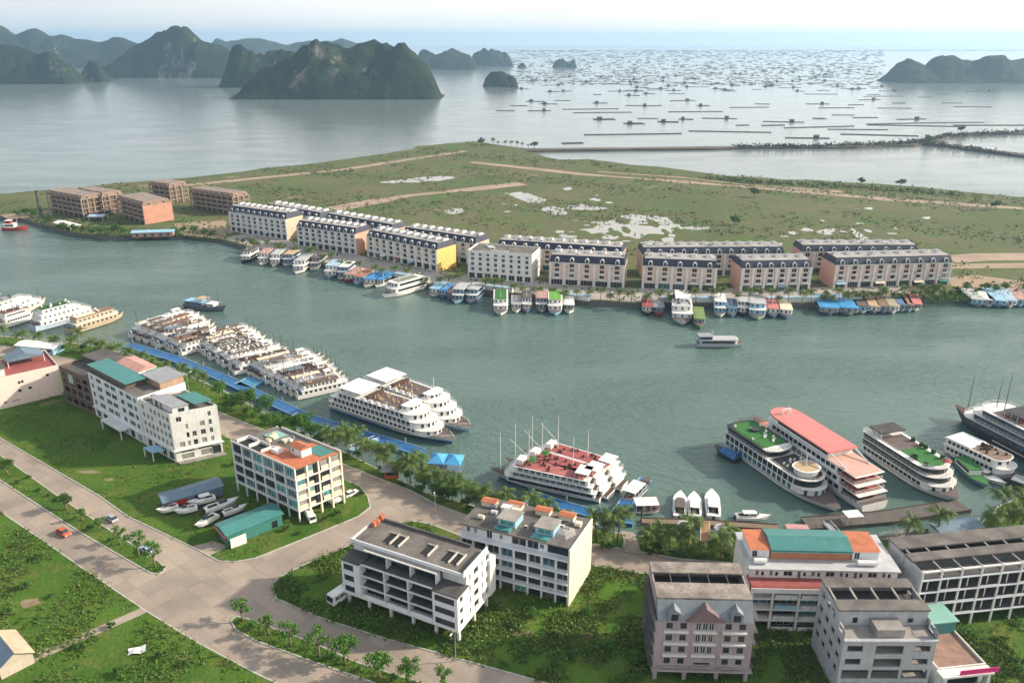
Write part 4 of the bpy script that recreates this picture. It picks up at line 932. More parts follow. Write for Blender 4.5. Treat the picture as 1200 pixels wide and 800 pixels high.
# columned concrete frame
b = bld('columned_frame_building', 'long unfinished frame of pale columns and slabs with slotted grey roof', 'building', (1066, 737), (1197, 722.5), W=11.5)
b.L *= 1.4; L = b.L; W = 11.5; fh = 3.2; Ht = fh * 4 + 2.2
for i in range(1, 5):
    b.slab(0, -.4, i * fh - .2, L, -.02, i * fh + .08, WBL, 'edge_beam'); b.slab(0, 0, i * fh - .2, L, W, i * fh + .05, CONCD)  # white rim, dark inner slab: shade between floors is in the colour
nb = 8
b.cols([(L * i / nb + (.25 if i == 0 else 0), -.15) for i in range(nb + 1)], 0, Ht + .2, .36, WHITE)
b.cols([(L * (i + .5) / nb, .5) for i in range(nb)], fh, 4 * fh, .2, WHITE, 'mullion')
b.cols([(L * i / 5, y) for i in range(6) for y in (W * .5, W - .4)], 0, Ht, .5, CONC)
b.part('infill_wall', MB().box(.5, 3.2, fh, L, 3.5, Ht - .3), mat('shadowed_block', (.06, .07, .072), .9, .3, .4))  # dark block colour stands in for the frame's interior shade
for i in range(nb):
    for j in range(1, 4):
        if rng.random() < .75: b.part('railing', MB().box(L * i / nb + .3, -.35, j * fh + .06, L * (i + 1) / nb - .3, -.28, j * fh + .5), WBL)
b.walls((-.2, -.1, .1, W), 0, Ht, {'L': gops(W, 3, 2.6, [(j * fh + .7, j * fh + 2.6) for j in range(0, 5) if j * fh + 2.6 < Ht], VOID)}, GRW, 'end_wall')
b.part('edge_beam', MB().box(-.2, -.38, Ht - .3, L, .1, Ht), WHITE)
for i in range(nb + 1): b.part('roof_rib', MB().box(L * i / nb - .12, .1, Ht - .28, L * i / nb + .12, 3.2, Ht - .02), CONC)
b.part('front_roof_slab', MB().box(0, 3.2, Ht, L, 6.0, Ht + .35), ROOFG); b.part('rear_roof_slab', MB().box(-.3, 7.5, Ht + .1, L, W + .4, Ht + .5), ROOFG)
for i in range(8): b.part('slot_beam', MB().box(L * i / 8 + 1, 6.0, Ht + .05, L * i / 8 + 1.3, 7.5, Ht + .3), CONC)
b.part('rear_wall', MB().box(.2, W - .2, fh, L, W, Ht), CONCD)
# annex with pink banner and the teal box
b = Bld('annex', 'low brown-roofed annex with magenta banner over its pale pillars', 'annex', (1094, 806), (1150, 800), W=15)
L = b.L
b.walls((0, 0, L, 15), 0, 4.4, {'F': [(1.2, L - 1, .1, 3.4, 'black')]}, WBL); b.roof((0, 0, L, 15), 4.4, mat('rust_brown_roof', (.30, .19, .15), .9, .35, .5), .5, WHITE)
b.cols([(.5, -1.6), (L - .5, -1.6)], 0, 4.2, .7, WHITE); b.part('canopy', MB().box(-.3, -2.2, 4.2, L + .3, -.003, 4.6), WHITE)
b.part('banner', MB().box(L * .32, -2.0, 4.61, L + 1.2, -1.85, 5.7), MAGENTA)
b.part('teal_cabin', MB().box(.6, 9.5, 4.41, L - .2, 14.5, 7.4), TEAL); b.part('teal_cabin_roof', MB().box(.2, 9.1, 7.41, L + .2, 14.9, 7.6), TEALP)

# --- sheds, hut, kiosk, floating blue canopy
b = Bld('boat_shed', 'long teal sheet-metal shed beside the parked speedboats', 'shed', (268, 640.5), (331.5, 615), W=6.5)
L = b.L
b.walls((0, 0, L, 6.5), 0, 3.4, {'F': [(L - 3, L - 1.4, .1, 2.2, 'black')], 'L': [(1, 5.4, .1, 2.4, 'dark')]}, mat('teal_wall', (.05, .20, .17), .6, .12, .4, .3)); b.part('roof', MB().gable(-.5, -.5, L + .5, 7, 3.4, .9), TEAL)
b.part('fascia', MB().box(-.72, -.2, 2.6, -.52, 6.7, 3.4).box(-.75, -.2, 3.0, -.722, 6.7, 3.15, 1), [REDW, WHITE])
b.part('sign_board', MB().box(.1, -1.5, .1, 4.2, -1.35, 2.9), WHITE2)
b = Bld('storage_shed', 'blue grey sheet-roofed shed with red front panel above the parked speedboats', 'shed', (194, 600), (262, 579.5), W=5.5)
L = b.L
b.walls((0, 0, L, 5.5), 0, 2.9, {'F': [(L * .5, L * .66, .1, 2.2, 'dark')]}, GREYB); b.part('roof', MB().gable(-.4, -.4, L + .4, 5.9, 2.9, .6), GREYB)
b.part('red_panel', MB().box(.2, -.15, .2, L * .4, -.004, 2.4), REDW)
b = Bld('hut', 'small pale hut with one tan and one blue grey roof slope by the dirt path', 'hut', (2, 796), (41, 776), W=9.5)
L = b.L
b.walls((0, 0, L, 9.5), 0, 2.8, {'R': [(3, 4.2, .1, 2.0, 'dark')]}, mat('bare_plaster', (.50, .44, .36), .9, .15, .4, .4))
b.part('gable_wall', MB().loft([[(0, 9.4, 2.8), (L, 9.4, 2.8), (L / 2, 9.4, 4.6)], [(0, .02, 2.8), (L, .02, 2.8), (L / 2, .02, 4.6)]]), MATS['bare_plaster'])
sl = lambda x0, z0, x1, z1: MB().loft([[(x0, -.4, z0), (x1, -.4, z1), (x1, -.4, z1 + .14), (x0, -.4, z0 + .14)], [(x0, 10, z0), (x1, 10, z1), (x1, 10, z1 + .14), (x0, 10, z0 + .14)]])
b.part('blue_roof_slope', sl(-.4, 2.52, L / 2 - .01, 4.66), GREYB); b.part('tan_roof_slope', sl(L / 2 + .01, 4.66, L + .4, 2.52), mat('tan_sheet', (.50, .40, .29), .7, .25, .5, .3))
b = Bld('kiosk', 'small kiosk with grey roof and red stall front among the palms', 'kiosk', (451, 561), (468, 560), W=4)
L = b.L
b.walls((0, 0, L, 4), 0, 2.8, {'F': [(.4, L - .4, 1.0, 2.2, 'black')]}, mat('orange_red_stall', (.50, .12, .06), .7)); b.part('roof', MB().box(-1, -1.2, 2.81, L + .6, 4.8, 3.0), GREY)
b = Bld('long_shed', 'long low white-roofed shed among the trees beside the left ships', 'shed', (20, 412), (63, 416), W=6)
L = b.L
b.walls((0, 0, L, 6), 0, 2.8, {'F': gops(L, 6, 2, [(.8, 2.2)], 'dark')}, LTBLUE); b.part('roof', MB().gable(-.6, -.6, L + .6, 6.6, 2.8, .7), WHITE2)
p = g(523, 548, WZ)
t = thing('blue_canopy', 'bright blue pointed canopy floating at the water edge behind the palms', 'canopy', (p.x, p.y, WZ), R(-8))
MB().box(-5, -3, -.3, 5, 3, .5).build('float', GREYB, t)
mb = MB()
for cx in (-2.6, 2.6):
    mb.loft([[(cx - 2.6, -3.4, 3.1), (cx + 2.6, -3.4, 3.1), (cx + 2.6, 3.4, 3.1), (cx - 2.6, 3.4, 3.1)], [(cx - .1, -.1, 4.6), (cx + .1, -.1, 4.6), (cx + .1, .1, 4.6), (cx - .1, .1, 4.6)]])
mb.build('awning', mat('sky_blue_awning', (.07, .33, .62), .6, .12, .5), t)
pm = MB().box(-.08, -.08, 0, .08, .08, 2.6).mesh('post', WHITE)
for x in (-4.8, 0, 4.8):
    for y in (-2.9, 2.9): obj('post', pm, t, (x, y, .5))

# ---------------------------------------------------------------- boats
def hull_mb(L, B, fb, bowrise=.6, sternw=.86, full=.62, rake=1.6, draft=1.2, boot=.35, sternrise=.15, bootz=None, pw=2.1):
    boot = bootz or boot
    mb = MB(); n = 14; rings = []
    zl = [-draft, -draft * .3, boot, None]
    for i in range(n + 1):
        t = i / n; k = (t - full) / (1 - full)
        hb = B / 2 * ((sternw + (1 - sternw) * min(1, t / .25)) if t < full else max(.03, 1 - k ** pw))
        top = fb + bowrise * max(0, (t - .45) / .55) ** 2 * fb + sternrise * fb * max(0, (.25 - t) / .25)
        x = t * L; rk = rake * max(0, (t - .75) / .25) ** 2
        f1, f2 = (.72, .9) if t < full else (.72 - .45 * k, .9 - .3 * k)
        rings.append([(x - rk, -hb * f1 * .5, -draft), (x - rk * .5, -hb * f2, boot), (x + rk * .4, -hb, top), (x + rk * .4, hb, top), (x - rk * .5, hb * f2, boot), (x - rk, hb * f1 * .5, -draft)])
    nv = len(rings)
    for r, q in zip(rings, rings[1:]):
        for j, mi in ((0, 1), (1, 0), (3, 0), (4, 1)):
            a, b = j, (j + 1) % 6
            mb.face([r[a], q[a], q[b], r[b]][::-1], mi)
        mb.face([r[2], q[2], q[3], r[3]], 2)
    mb.face(rings[0][::1], 0)
    return mb, rings
def plan(x0, x1, w, rf=0, rb=0, n=6):
    """deck outline: straight sides, rounded bow end (depth rf) and stern end (depth rb)"""
    h = w / 2; pts = []
    if rb: pts += [(x0 + rb - rb * math.sin(math.pi / 2 * i / n), -h * math.cos(math.pi / 2 * i / n) if i < n else 0) for i in range(n, -1, -1)]
    else: pts += [(x0, -h)]
    if rf: pts += [(x1 - rf + rf * math.sin(math.pi / 2 * i / n), -h * math.cos(math.pi / 2 * i / n)) for i in range(0, n)] + [(x1, 0)] + [(x1 - rf + rf * math.sin(math.pi / 2 * i / n), h * math.cos(math.pi / 2 * i / n)) for i in range(n - 1, -1, -1)]
    else: pts += [(x1, -h), (x1, h)]
    if rb: pts += [(x0 + rb - rb * math.sin(math.pi / 2 * i / n), h * math.cos(math.pi / 2 * i / n)) for i in range(0, n)]
    else: pts += [(x0, h)]
    out = []
    for p in pts:
        if not out or (abs(p[0] - out[-1][0]) + abs(p[1] - out[-1][1])) > 1e-4: out.append(p)
    return out
def rail(mb, pts, z, h=1.0, closed=True, r=.045, gap=1.6, mi=0):
    n = len(pts)
    for i in range(n if closed else n - 1):
        a, b = Vector((*pts[i], z)), Vector((*pts[(i + 1) % n], z)); d = (b - a).length
        if d < .05: continue
        for hh in (h, h * .5): mb.bar(a + Vector((0, 0, hh)), b + Vector((0, 0, hh)), r, mi, 3)
        for k in range(max(1, int(d / gap))):
            p = a.lerp(b, k / max(1, int(d / gap))); mb.bar(p, p + Vector((0, 0, h)), r, mi, 3)
    return mb
WSM = {}
def sidewin(wd, h, gm, arched=False):
    key = (round(wd, 2), round(h, 2), gm.name)
    if key not in WSM: WSM[key] = MB().box(-wd / 2, -.05, 0, wd / 2, 0, h).mesh('window', gm)
    return WSM[key]
class Ship:
    def __init__(s, name, label, cat, stern, bow, B, fb=1.6, group=None, near=True, hm=None, boot=None, deck=None, L=None, **kw):
        a, b = g(*stern, WZ), g(*bow, WZ); d = b - a; s.L = L or d.length; s.B = B
        nn = Vector((-d.y, d.x, 0)).normalized(); s.awayy = 1 if nn.y > 0 else -1
        if near: a = a + nn * s.awayy * B / 2
        if near == 'stern': d = b - a; s.L = d.length
        s.ang = math.atan2(d.y, d.x)
        s.root = thing(name, label, cat, (a.x, a.y, WZ), s.ang, group)
        mb, s.rings = hull_mb(s.L, B, fb, **kw); s.fb = fb; s.z = fb
        mb.build('hull', [hm or WHITE2, boot or NAVY, deck or BRDECK], s.root)
    def part(s, name, mb, m, parent=None, **kw): return mb.build(name, m, parent or s.root, **kw)
    def tier(s, x0, x1, w, h, m=None, nwin=0, ww=1.0, wh=1.0, wz=.8, gm=None, rf=0, rb=0, over=.5, slabm=None, band=False, railing=False, z=None, front=0, slabt=.18, ox=None, railm=None):
        """one deck house: wall, the deck slab over it, its windows"""
        L, B = s.L, s.B; z = s.z if z is None else z; X0, X1, wd = x0 * L, x1 * L, w * B; m = m or WHITE2; gm = gm or G1
        s.part('cabin', MB().prism(plan(X0, X1, wd, rf, rb), z + .002, z + h), m)
        top = z + h + slabt
        of = over if ox is None else ox
        sp = plan(X0 - of, X1 + of, wd + over * 2, rf, rb)
        s.part('deck', MB().prism(sp, z + h + .002, top, 0), [slabm or WHITE2])
        a, c = X0 + rb + .6, X1 - rf - .3
        if band:
            for sg in (-1, 1): s.part('window_band', MB().box(a, -.04 if sg < 0 else 0, z + wz, c, 0 if sg < 0 else .04, z + wz + wh), gm).location = (0, sg * (wd / 2 + .004), 0)
        elif nwin:
            me = sidewin(ww, wh, gm)
            for sg in (-1, 1):
                for i in range(nwin):
                    x = a + (c - a) * (i + .5) / nwin
                    o = obj('window', me, s.root, (x, sg * (wd / 2 + .003), z + wz), 0 if sg < 0 else math.pi)
        for i in range(front):
            y = wd * (-.36 + .72 * i / max(1, front - 1)); e = math.sqrt(max(0, 1 - (y / (wd / 2)) ** 2)) if rf else 1
            obj('window', sidewin(.9, wh, gm), s.root, (X1 - rf + rf * e + .04, y, z + wz), math.pi / 2 + (math.asin(y / (wd / 2)) * .8 if rf else 0))
        if railing: s.part('railing', rail(MB(), plan(X0 - of + .1, X1 + of - .1, wd + over * 2 - .2, rf, rb), top), railm or WHITE2)
        s.z = top; return top
    def mast(s, x, h, z=None, y=0, m=None, boom=False):
        z = s.z if z is None else z
        mb = MB().bar((x * s.L, y, z), (x * s.L, y, z + h), .14, 0, 6, .07)
        if boom: mb.bar((x * s.L, y, z + h * .2), (x * s.L + h * .55, y, z + h * .62), .06, 0, 5)
        s.part('mast', mb, m or WHITE2)
    def canopy(s, x0, x1, w, h, m, z=None, posts=4):
        z = s.z if z is None else z; L, B = s.L, s.B
        c = s.part('canopy', MB().box(x0 * L, -w * B / 2, z + h, x1 * L, w * B / 2, z + h + .12), m)
        pm = MB().box(-.05, -.05, 0, .05, .05, h).mesh('post', WHITE2)
        for i in range(posts):
            for sg in (-1, 1): obj('post', pm, s.root, (L * (x0 + (x1 - x0) * i / (posts - 1)) * .98 + .1, sg * (w * B / 2 - .15), z))
    def cover(s, name, x0, x1, w, m, z=None, rf=0, rb=0, t=.06):
        z = s.z if z is None else z
        s.part(name, MB().prism(plan(x0 * s.L, x1 * s.L, w * s.B, rf, rb), z + .004, z + t), m)
    def chairs(s, x0, x1, w, n, m, z=None):
        z = s.z if z is None else z
        me = MB().box(-.3, -.3, 0, .3, .3, .45).box(-.3, .2, .45, .3, .3, .95).mesh('deck_chair', m)
        for i in range(n): obj('deck_chair', me, s.root, (s.L * rng.uniform(x0, x1), s.B * w * rng.uniform(-.5, .5), z), rng.uniform(0, 6))

CG = 'large cruise ships moored along the near shore'
def cruise_white(label, st, bw, bm):
    s = Ship('cruise_ship', label, 'cruise ship', st, bw, 10.5, 2.0, CG, hm=WHITE2, boot=bm, rake=2.5, bowrise=.45, bootz=1.0)
    s.part('hull_stripe', MB().box(2, -.03, 1.1, s.L * .58, 0, 1.6), BLUE).location = (0, -s.B / 2 * 1.0 - .003, 0)
    s.tier(.03, .88, .92, 2.0, nwin=20, ww=1.1, wh=.9, rf=6, over=.45, railing=True, front=5)
    s.tier(.05, .83, .90, 2.0, nwin=18, ww=1.4, wh=1.35, wz=.3, rf=5.5, over=.45, railing=True, front=5)
    s.tier(.10, .77, .88, 1.95, nwin=15, ww=1.4, wh=1.3, wz=.3, rf=5, over=.5, railing=True, front=5)
    s.cover('sun_deck', .30, .62, .80, BRDECK)
    s.canopy(.12, .32, .95, 1.9, WHITE2); z0 = s.z
    s.part('bar_counter', MB().box(s.L * .34, -3.6, z0, s.L * .37, 3.6, z0 + 1.1), DWOOD)
    s.chairs(.36, .62, .7, 16, TAN); s.chairs(.05, .12, .7, 5, DWOOD)
    s.tier(.64, .71, .62, 1.8, band=True, wz=.7, wh=.8, rf=2.2, over=.4, front=4); s.mast(.67, 5, boom=False)
    for k in range(5): s.part('life_raft', MB().bar((s.L * .32 + k * 3.2, -s.B * .43, z0 + .5), (s.L * .32 + k * 3.2 + 1.6, -s.B * .43, z0 + .5), .4, 0, 8), WHITE2)
    s.part('bow_bulwark', rail(MB(), [(s.L * .8, -s.B * .40), (s.L * .93, -s.B * .2), (s.L * .99, 0), (s.L * .93, s.B * .2), (s.L * .8, s.B * .40)], s.fb * 1.25, 1.0, False), WHITE2)
    return s
cruise_white('white three-deck cruise ship alongside the blue pontoon, rounded bow terraces', (383, 481), (522, 529), BLUE)
cruise_white('white three-deck cruise ship moored outside its twin, farther from the pontoon', (417, 466), (541, 514), LTBLUE)
# ship with green deck
s = Ship('cruise_ship', 'cruise ship with bright green carpet on its aft roof and a round cream pilothouse', 'cruise ship', (848, 526), (981, 602), 11, 1.7, CG, hm=WHITE2, boot=BLACK, deck=BRDECK, rake=2.2, bowrise=.35, near='stern', pw=2.9)
for j in range(2):
    s.tier(.01, .84 - j * .03, .94, 2.05, BLACK if j else WHITE2, nwin=14, ww=1.7, wh=1.55, wz=.28, gm=(G2 if j == 0 else G1), rf=5.5, over=.35, slabm=WHITE2, railing=(j == 1), front=4)
    pm = MB().box(-.12, -.06, 0, .12, .06, 2.05).mesh('partition', WHITE2)
    for sg in (-1, 1):
        for i in range(15): obj('partition', pm, s.root, (s.L * (.02 + .70 * i / 14), sg * (s.B * .47 + .12), s.z - 2.23))
z2 = s.z
s.tier(.0, .46, .92, 1.95, BLACK, nwin=8, ww=2.2, wh=1.1, wz=.6, gm=G1, rf=2.6, rb=1.5, over=.3, slabm=BLACK, railing=True, railm=BLACK)
s.cover('green_carpet', .02, .43, .84, TURF, rf=2.5, rb=1.4); s.part('hot_tub', MB().bar((s.L * .16, .5, s.z + .05), (s.L * .16, .5, s.z + .7), 1.4, 0, 14), BLACK)
s.part('white_bow_edge', MB().prism(plan(s.L * .40, s.L * .475, s.B * .94, 2.8), s.z - .3, s.z + .08), WHITE2)
s.chairs(.05, .4, .8, 12, WHITE2)
s.cover('dark_deck', .47, .80, .86, mat('dark_deck', (.06, .055, .055), .8, .3, .5), z=z2, rf=5)
s.chairs(.5, .6, .7, 8, WHITE2, z2); s.z = z2
s.tier(.63, .77, .62, 1.7, WHITE2, band=True, wz=.55, wh=.9, gm=G1, rf=3, rb=2.4, over=.5, slabm=WHITE2); s.cover('tan_roof_pad', .63, .765, .60, TAN, rf=2.6, rb=2.2); s.mast(.69, 4)
s.cover('red_bow_deck', .85, .95, .5, mat('rust_deck', (.42, .13, .08), .8), z=s.fb * 1.15, rf=3)
# ship with red roof
s = Ship('cruise_ship', 'white cruise ship with long pinkish red roof and stepped open stern terraces', 'cruise ship', (1024, 598), (884, 501), 10.5, 2.2, CG, hm=WHITE2, boot=NAVY, rake=4.5, bowrise=.9, full=.70, near=False)
s.part('bow_deck_paint', MB().prism(plan(s.L * .84, s.L * .95, s.B * .46, 3), s.fb * 1.62, s.fb * 1.66), mat('coral_deck', (.62, .22, .16), .7))
for j in range(3):
    x0 = (.15, .17, .20)[j]; z0 = s.z
    s.tier(x0, .84 - .01 * j, (.95, .95, .90)[j], 2.25, nwin=14, ww=1.6, wh=1.2, wz=.55, rf=4.2, over=.25, slabm=WHITE2, ox=.25)
    s.part('stern_terrace', MB().box(s.L * (.02 + .02 * j), -s.B * .48, s.z - .18, s.L * x0 - .26, s.B * .48, s.z), WHITE2)
    s.part('stern_shade_panel', MB().box(s.L * x0 - .12, -s.B * .40, z0 + .2, s.L * x0 - .004, s.B * .40, z0 + 2.1), DARK)  # flat dark panel stands in for the shaded space under the terrace
    s.part('terrace_carpet', MB().box(s.L * (.03 + .02 * j), -s.B * .45, z0 + .01, s.L * x0 - .3, s.B * .45, z0 + .06), (BRDECK, REDTILE, REDTILE)[j])
    s.part('terrace_railing', rail(MB(), [(s.L * x0, -s.B * .47), (s.L * (.025 + .02 * j), -s.B * .47), (s.L * (.025 + .02 * j), s.B * .47), (s.L * x0, s.B * .47)], z0 + .02, 1.0, False), WHITE2)
    s.chairs(.05, x0 - .02, .7, 4, (DWOOD, REDW, REDW)[j], z0 + .06)
s.cover('pink_terrace', .07, .28, .92, mat('pink_deck', (.62, .36, .30), .8, .15, .5)); z3 = s.z
s.tier(.28, .80, .80, 1.9, band=True, wz=.5, wh=1.2, rf=5, over=1.0, slabm=REDROOF, slabt=.3); s.cover('red_roof', .265, .82, .98, REDROOF, rf=5.5, t=.12)
for sg in (-1, 1): s.part('roof_strut', MB().bar((s.L * .15, sg * s.B * .40, z3 + .1), (s.L * .28, sg * s.B * .42, s.z - .1), .25, 0, 6), WHITE2)
s.mast(.72, 3.2); s.part('radar_arch', MB().box(s.L * .73, -1.6, s.z + .1, s.L * .73 + .3, -1.3, s.z + 1.6).box(s.L * .73, 1.3, s.z + .1, s.L * .73 + .3, 1.6, s.z + 1.6).box(s.L * .73, -1.6, s.z + 1.6, s.L * .73 + .3, 1.6, s.z + 1.8), WHITE2)
# dark green-decked ship
s = Ship('cruise_ship', 'dark cruise ship with planted green roof patch and slatted black aft pergola', 'cruise ship', (1010, 533), (1119, 590), 11, 1.8, CG, hm=WHITE2, boot=BLUE, rake=2, bowrise=.4, near='stern', pw=2.8)
for j in range(3):
    s.tier(.0, .90 - .05 * j, .93, 1.85, BLACK if j else WHITE2, nwin=14 - j, ww=1.4, wh=1.0, wz=.4, gm=G1, rf=4.5, over=.4, slabm=WHITE2, railing=True, front=4)
s.cover('grass_carpet', .42, .76, .7, TURF, rf=2); s.cover('brown_deck', .16, .42, .8, BRDECK)
z0 = s.z; s.canopy(.02, .20, .85, 1.9, BLACK)
for i in range(7): s.part('pergola_slat', MB().box(s.L * (.03 + i * .024), -4.6, z0 + 2.03, s.L * (.03 + i * .024) + .5, 4.6, z0 + 2.2), CONCD)
s.part('white_dome', MB().loft([[(s.L * .05 + r_ * math.cos(a * .7854), -4 + r_ * math.sin(a * .7854), z0 + zz) for a in range(8)] for r_, zz in ((.9, 0), (1.1, .8), (.8, 1.6), (.2, 1.9))]), WHITE2)
for k in range(9): s.part('planter', MB().box(0, 0, 0, 1.2, .8, .5).loft([[(.6 + .7 * math.cos(a), .4 + .6 * math.sin(a), z_) for a in (0, 1.2, 2.5, 3.8, 5)] for z_ in (.5, 1.3)], 1), [DWOOD, PLANT]).location = (s.L * rng.uniform(.25, .78), s.B * .36 * rng.choice((-1, 1)), z0)
s.part('umbrella', MB().loft([[(s.L * .8 + 1.6 * k * math.cos(a), 1 + 1.6 * k * math.sin(a), z0 + z_) for a in (0, 1.05, 2.1, 3.14, 4.2, 5.2)] for k, z_ in ((1, 2.2), (.05, 2.9))]).bar((s.L * .8, 1, z0), (s.L * .8, 1, z0 + 2.8), .05), REDTILE)
# white ship on the right
s = Ship('cruise_ship', 'plain white two-deck ship with white aft roof, moored near the right edge', 'cruise ship', (1107, 533), (1194, 566), 8.5, 1.4, CG, hm=WHITE2, boot=NAVY, near='stern', pw=2.6)
s.tier(.0, .88, .92, 2.0, nwin=11, ww=1.0, wh=.95, wz=.6, rf=3, over=.4); s.tier(.0, .80, .88, 1.95, nwin=10, ww=1.0, wh=.95, wz=.6, rf=2.4, over=.4, front=3)
s.cover('white_roof', .0, .36, .95, WHITE2, t=.25); s.cover('brown_deck', .37, .80, .85, mat('wood_deck', (.24, .17, .13), .8, .25, .6), rf=2); s.chairs(.4, .75, .7, 12, DWOOD)
s.part('tender', MB().bar((s.L * .38, 1, s.z + .6), (s.L * .48, 1, s.z + .6), .7, 0, 8, .3), DARK)
# big dark junk with masts, right edge
s = Ship('junk_ship', 'large black and white junk with three tall masts, bow facing the bay', 'junk', (1258, 574), (1121, 490), 12, 3.0, CG, hm=mat('black_hull', (.035, .035, .04), .5), boot=BLACK, deck=DWOOD, rake=4, bowrise=.55, near='stern')
s.part('white_strake', MB().box(s.L * .05, -.05, 2.0, s.L * .6, 0, 2.3), WHITE2).location = (0, s.B / 2 * 1.0 + .01, 0)
for j in range(3): s.tier(.0, .89 - .06 * j, .94, 2.3, [mat('dark_cabin', (.07, .055, .05), .6)][0], nwin=20, ww=1.2, wh=1.1, wz=.6, gm=G2, rf=4, over=.5, slabm=WHITE2, railing=True)
for x, h in ((.93, 15), (.72, 9), (.66, 13), (.50, 11)): s.mast(x, h, z=(3 if x > .8 else s.z), m=DWOOD)
s.cover('dark_deck', .0, .66, .85, DWOOD); s.chairs(.1, .62, .8, 20, REDW); s.canopy(.45, .60, .7, 2.2, BLACK)
# three masted ships with red decks on the middle pontoon
MR = mat('maroon_deck', (.34, .09, .09), .8, .25, .5, .2)
for i, (st, bw, lab) in enumerate([((700, 592), (578, 558), 'masted white cruise junk with red roof, nearest of three beside the blue pontoon'), ((716, 583), (596, 546), 'masted cruise junk between its two sisters, red roof with white canopy'), ((731, 573), (616, 537), 'masted cruise junk with maroon roof, outermost of three beside the blue pontoon')]):
    s = Ship('junk_ship', lab, 'junk', st, bw, 6.2, 1.5, CG, hm=WHITE2, boot=BLUE, deck=DWOOD, rake=3, bowrise=.75, near='stern' if i == 0 else False, bootz=.7)
    for j in range(3):
        s.tier(.04 + .03 * j, .86 - .04 * j, .93 - .03 * j, 1.6, WBL if i == 0 else WHITE2, nwin=13 - j, ww=(1.9, 1.7, 1.4)[j], wh=.95, wz=.4, gm=G1, rf=1.2, over=.45, slabm=WHITE2, railing=(j < 2))
    s.cover('red_deck', .14, .76, .88, (mat('faded_red_deck', (.40, .13, .12), .8, .25, .5, .3), MR, MR)[i]); s.chairs(.2, .7, .7, 14, DWOOD)
    z0 = s.z
    s.canopy(.10, .22, .85, 1.7, WHITE2); s.part('deck_house', MB().box(s.L * .70, -1.7, z0 + .06, s.L * .76, 1.7, z0 + 1.5), WHITE2)
    s.part('green_awning', MB().gable(s.L * .60, -1.6, s.L * .65, 1.6, z0 + 1.5, .4), TURF) if i < 2 else None
    s.mast(.93, 12, z=3, boom=False); s.mast(.66, 11, boom=True); s.mast(.36, 9) if i else None
    s.part('forestay', MB().bar((s.L * .99, 0, 4), (s.L * .66, 0, z0 + 10), .04, 0, 3), GREY)

# --- rafted white junks along the long blue pontoon
def white_junk(label, st, bw, group, seed, name='junk_ship', near=True, B=4.3, hm=None, cabm=None, levels=2, roofm=None):
    r = random.Random(seed); k = B / 4.3
    hm = hm or r.choice([WHITE2, WHITE2, mat('ivory_boat', (.72, .66, .55), .5, .12, .3, .25, dirt=(.3, .2, .12))])
    s = Ship(name, label, 'junk', st, bw, B, r.uniform(1.3, 1.6) * min(1.4, k), group, near=near, hm=hm, boot=DWOOD, deck=BRDECK, rake=1.6, bowrise=r.uniform(.3, .6), sternrise=.4)
    cm = cabm or hm; dk = roofm or r.choice([BRDECK, WHITE2, CONCD, GREY, mat('rust_brown_deck', (.20, .115, .085), .8, .25, .5), BRDECK, DWOOD])
    for j in range(levels):
        s.tier(.08 + .04 * j, (.88, .76, .55)[j] + r.uniform(-.04, .04), (.90, .74, .6)[j], 1.75 * min(1.25, k), cm, nwin=(9, 8, 5)[j], ww=r.uniform(.9, 1.2), wh=.85, wz=.55, gm=G1, rf=.5 if j < 2 else 0, over=.28, slabm=dk if j == levels - 1 else WHITE2, railing=(j < levels - 1))
    zt = s.z
    if r.random() < .75: s.cover('roof_cover', .14, r.uniform(.4, .6), .5, r.choice([WHITE2, GREY, dk, CREAM]), t=.3)
    s.chairs(.16, .6, .5, 7, r.choice([DWOOD, WHITE2, TAN]))
    s.tier(.62, .72, .45, 1.5, cm, band=True, wz=.5, wh=.6, over=.2, slabm=WHITE2) if r.random() < .6 else None
    s.z = zt
    if r.random() < .45: s.canopy(.18, .40, .68, 1.7, r.choice([WHITE2, BRDECK, GREYB, WHITE2]), posts=2)
    s.mast(.92, r.uniform(4, 7), z=s.fb * 1.2, m=DWOOD)
    if r.random() < .4: s.mast(.12, r.uniform(6, 9), m=DWOOD)
    n = 10; q = B * .33
    s.part('stern_arch', MB().tube([(.2, q * math.cos(math.pi * i / n), s.fb * 1.2 + q * math.sin(math.pi * i / n)) for i in range(n + 1)], [.2] * (n + 1)), r.choice([WHITE2, WHITE2, DWOOD]))
    s.part('awning_roll', MB().bar((s.L * .06, -B * .3, s.fb + 1.2), (s.L * .06, B * .3, s.fb + 1.2), .3, 0, 7), r.choice([LTBLUE, GREYB, WHITE2, BLUEROOF]))
    return s
groups = [('left raft', 8, (157, 397), (214, 418), (238, 371.5), (274, 401)), ('middle raft', 8, (229, 410), (277, 441), (300, 389), (353, 423)), ('right raft', 9, (292, 441), (350, 470), (379, 419), (415, 455))]
for gi, (gn, n, s0, s1, e0, e1) in enumerate(groups):
    for i in range(n):
        t = i / (n - 1); f = lambda a, b: (a[0] + (b[0] - a[0]) * t + rng.uniform(-2, 2), a[1] + (b[1] - a[1]) * t)
        k = n - 1 - i
        white_junk(f'{ordinal(k)} white junk counted from the shore end of the {gn} on the blue pontoon', f(s0, s1), f(e0, e1), 'white junks rafted up along the long blue pontoon', 100 + gi * 20 + i, near=True)
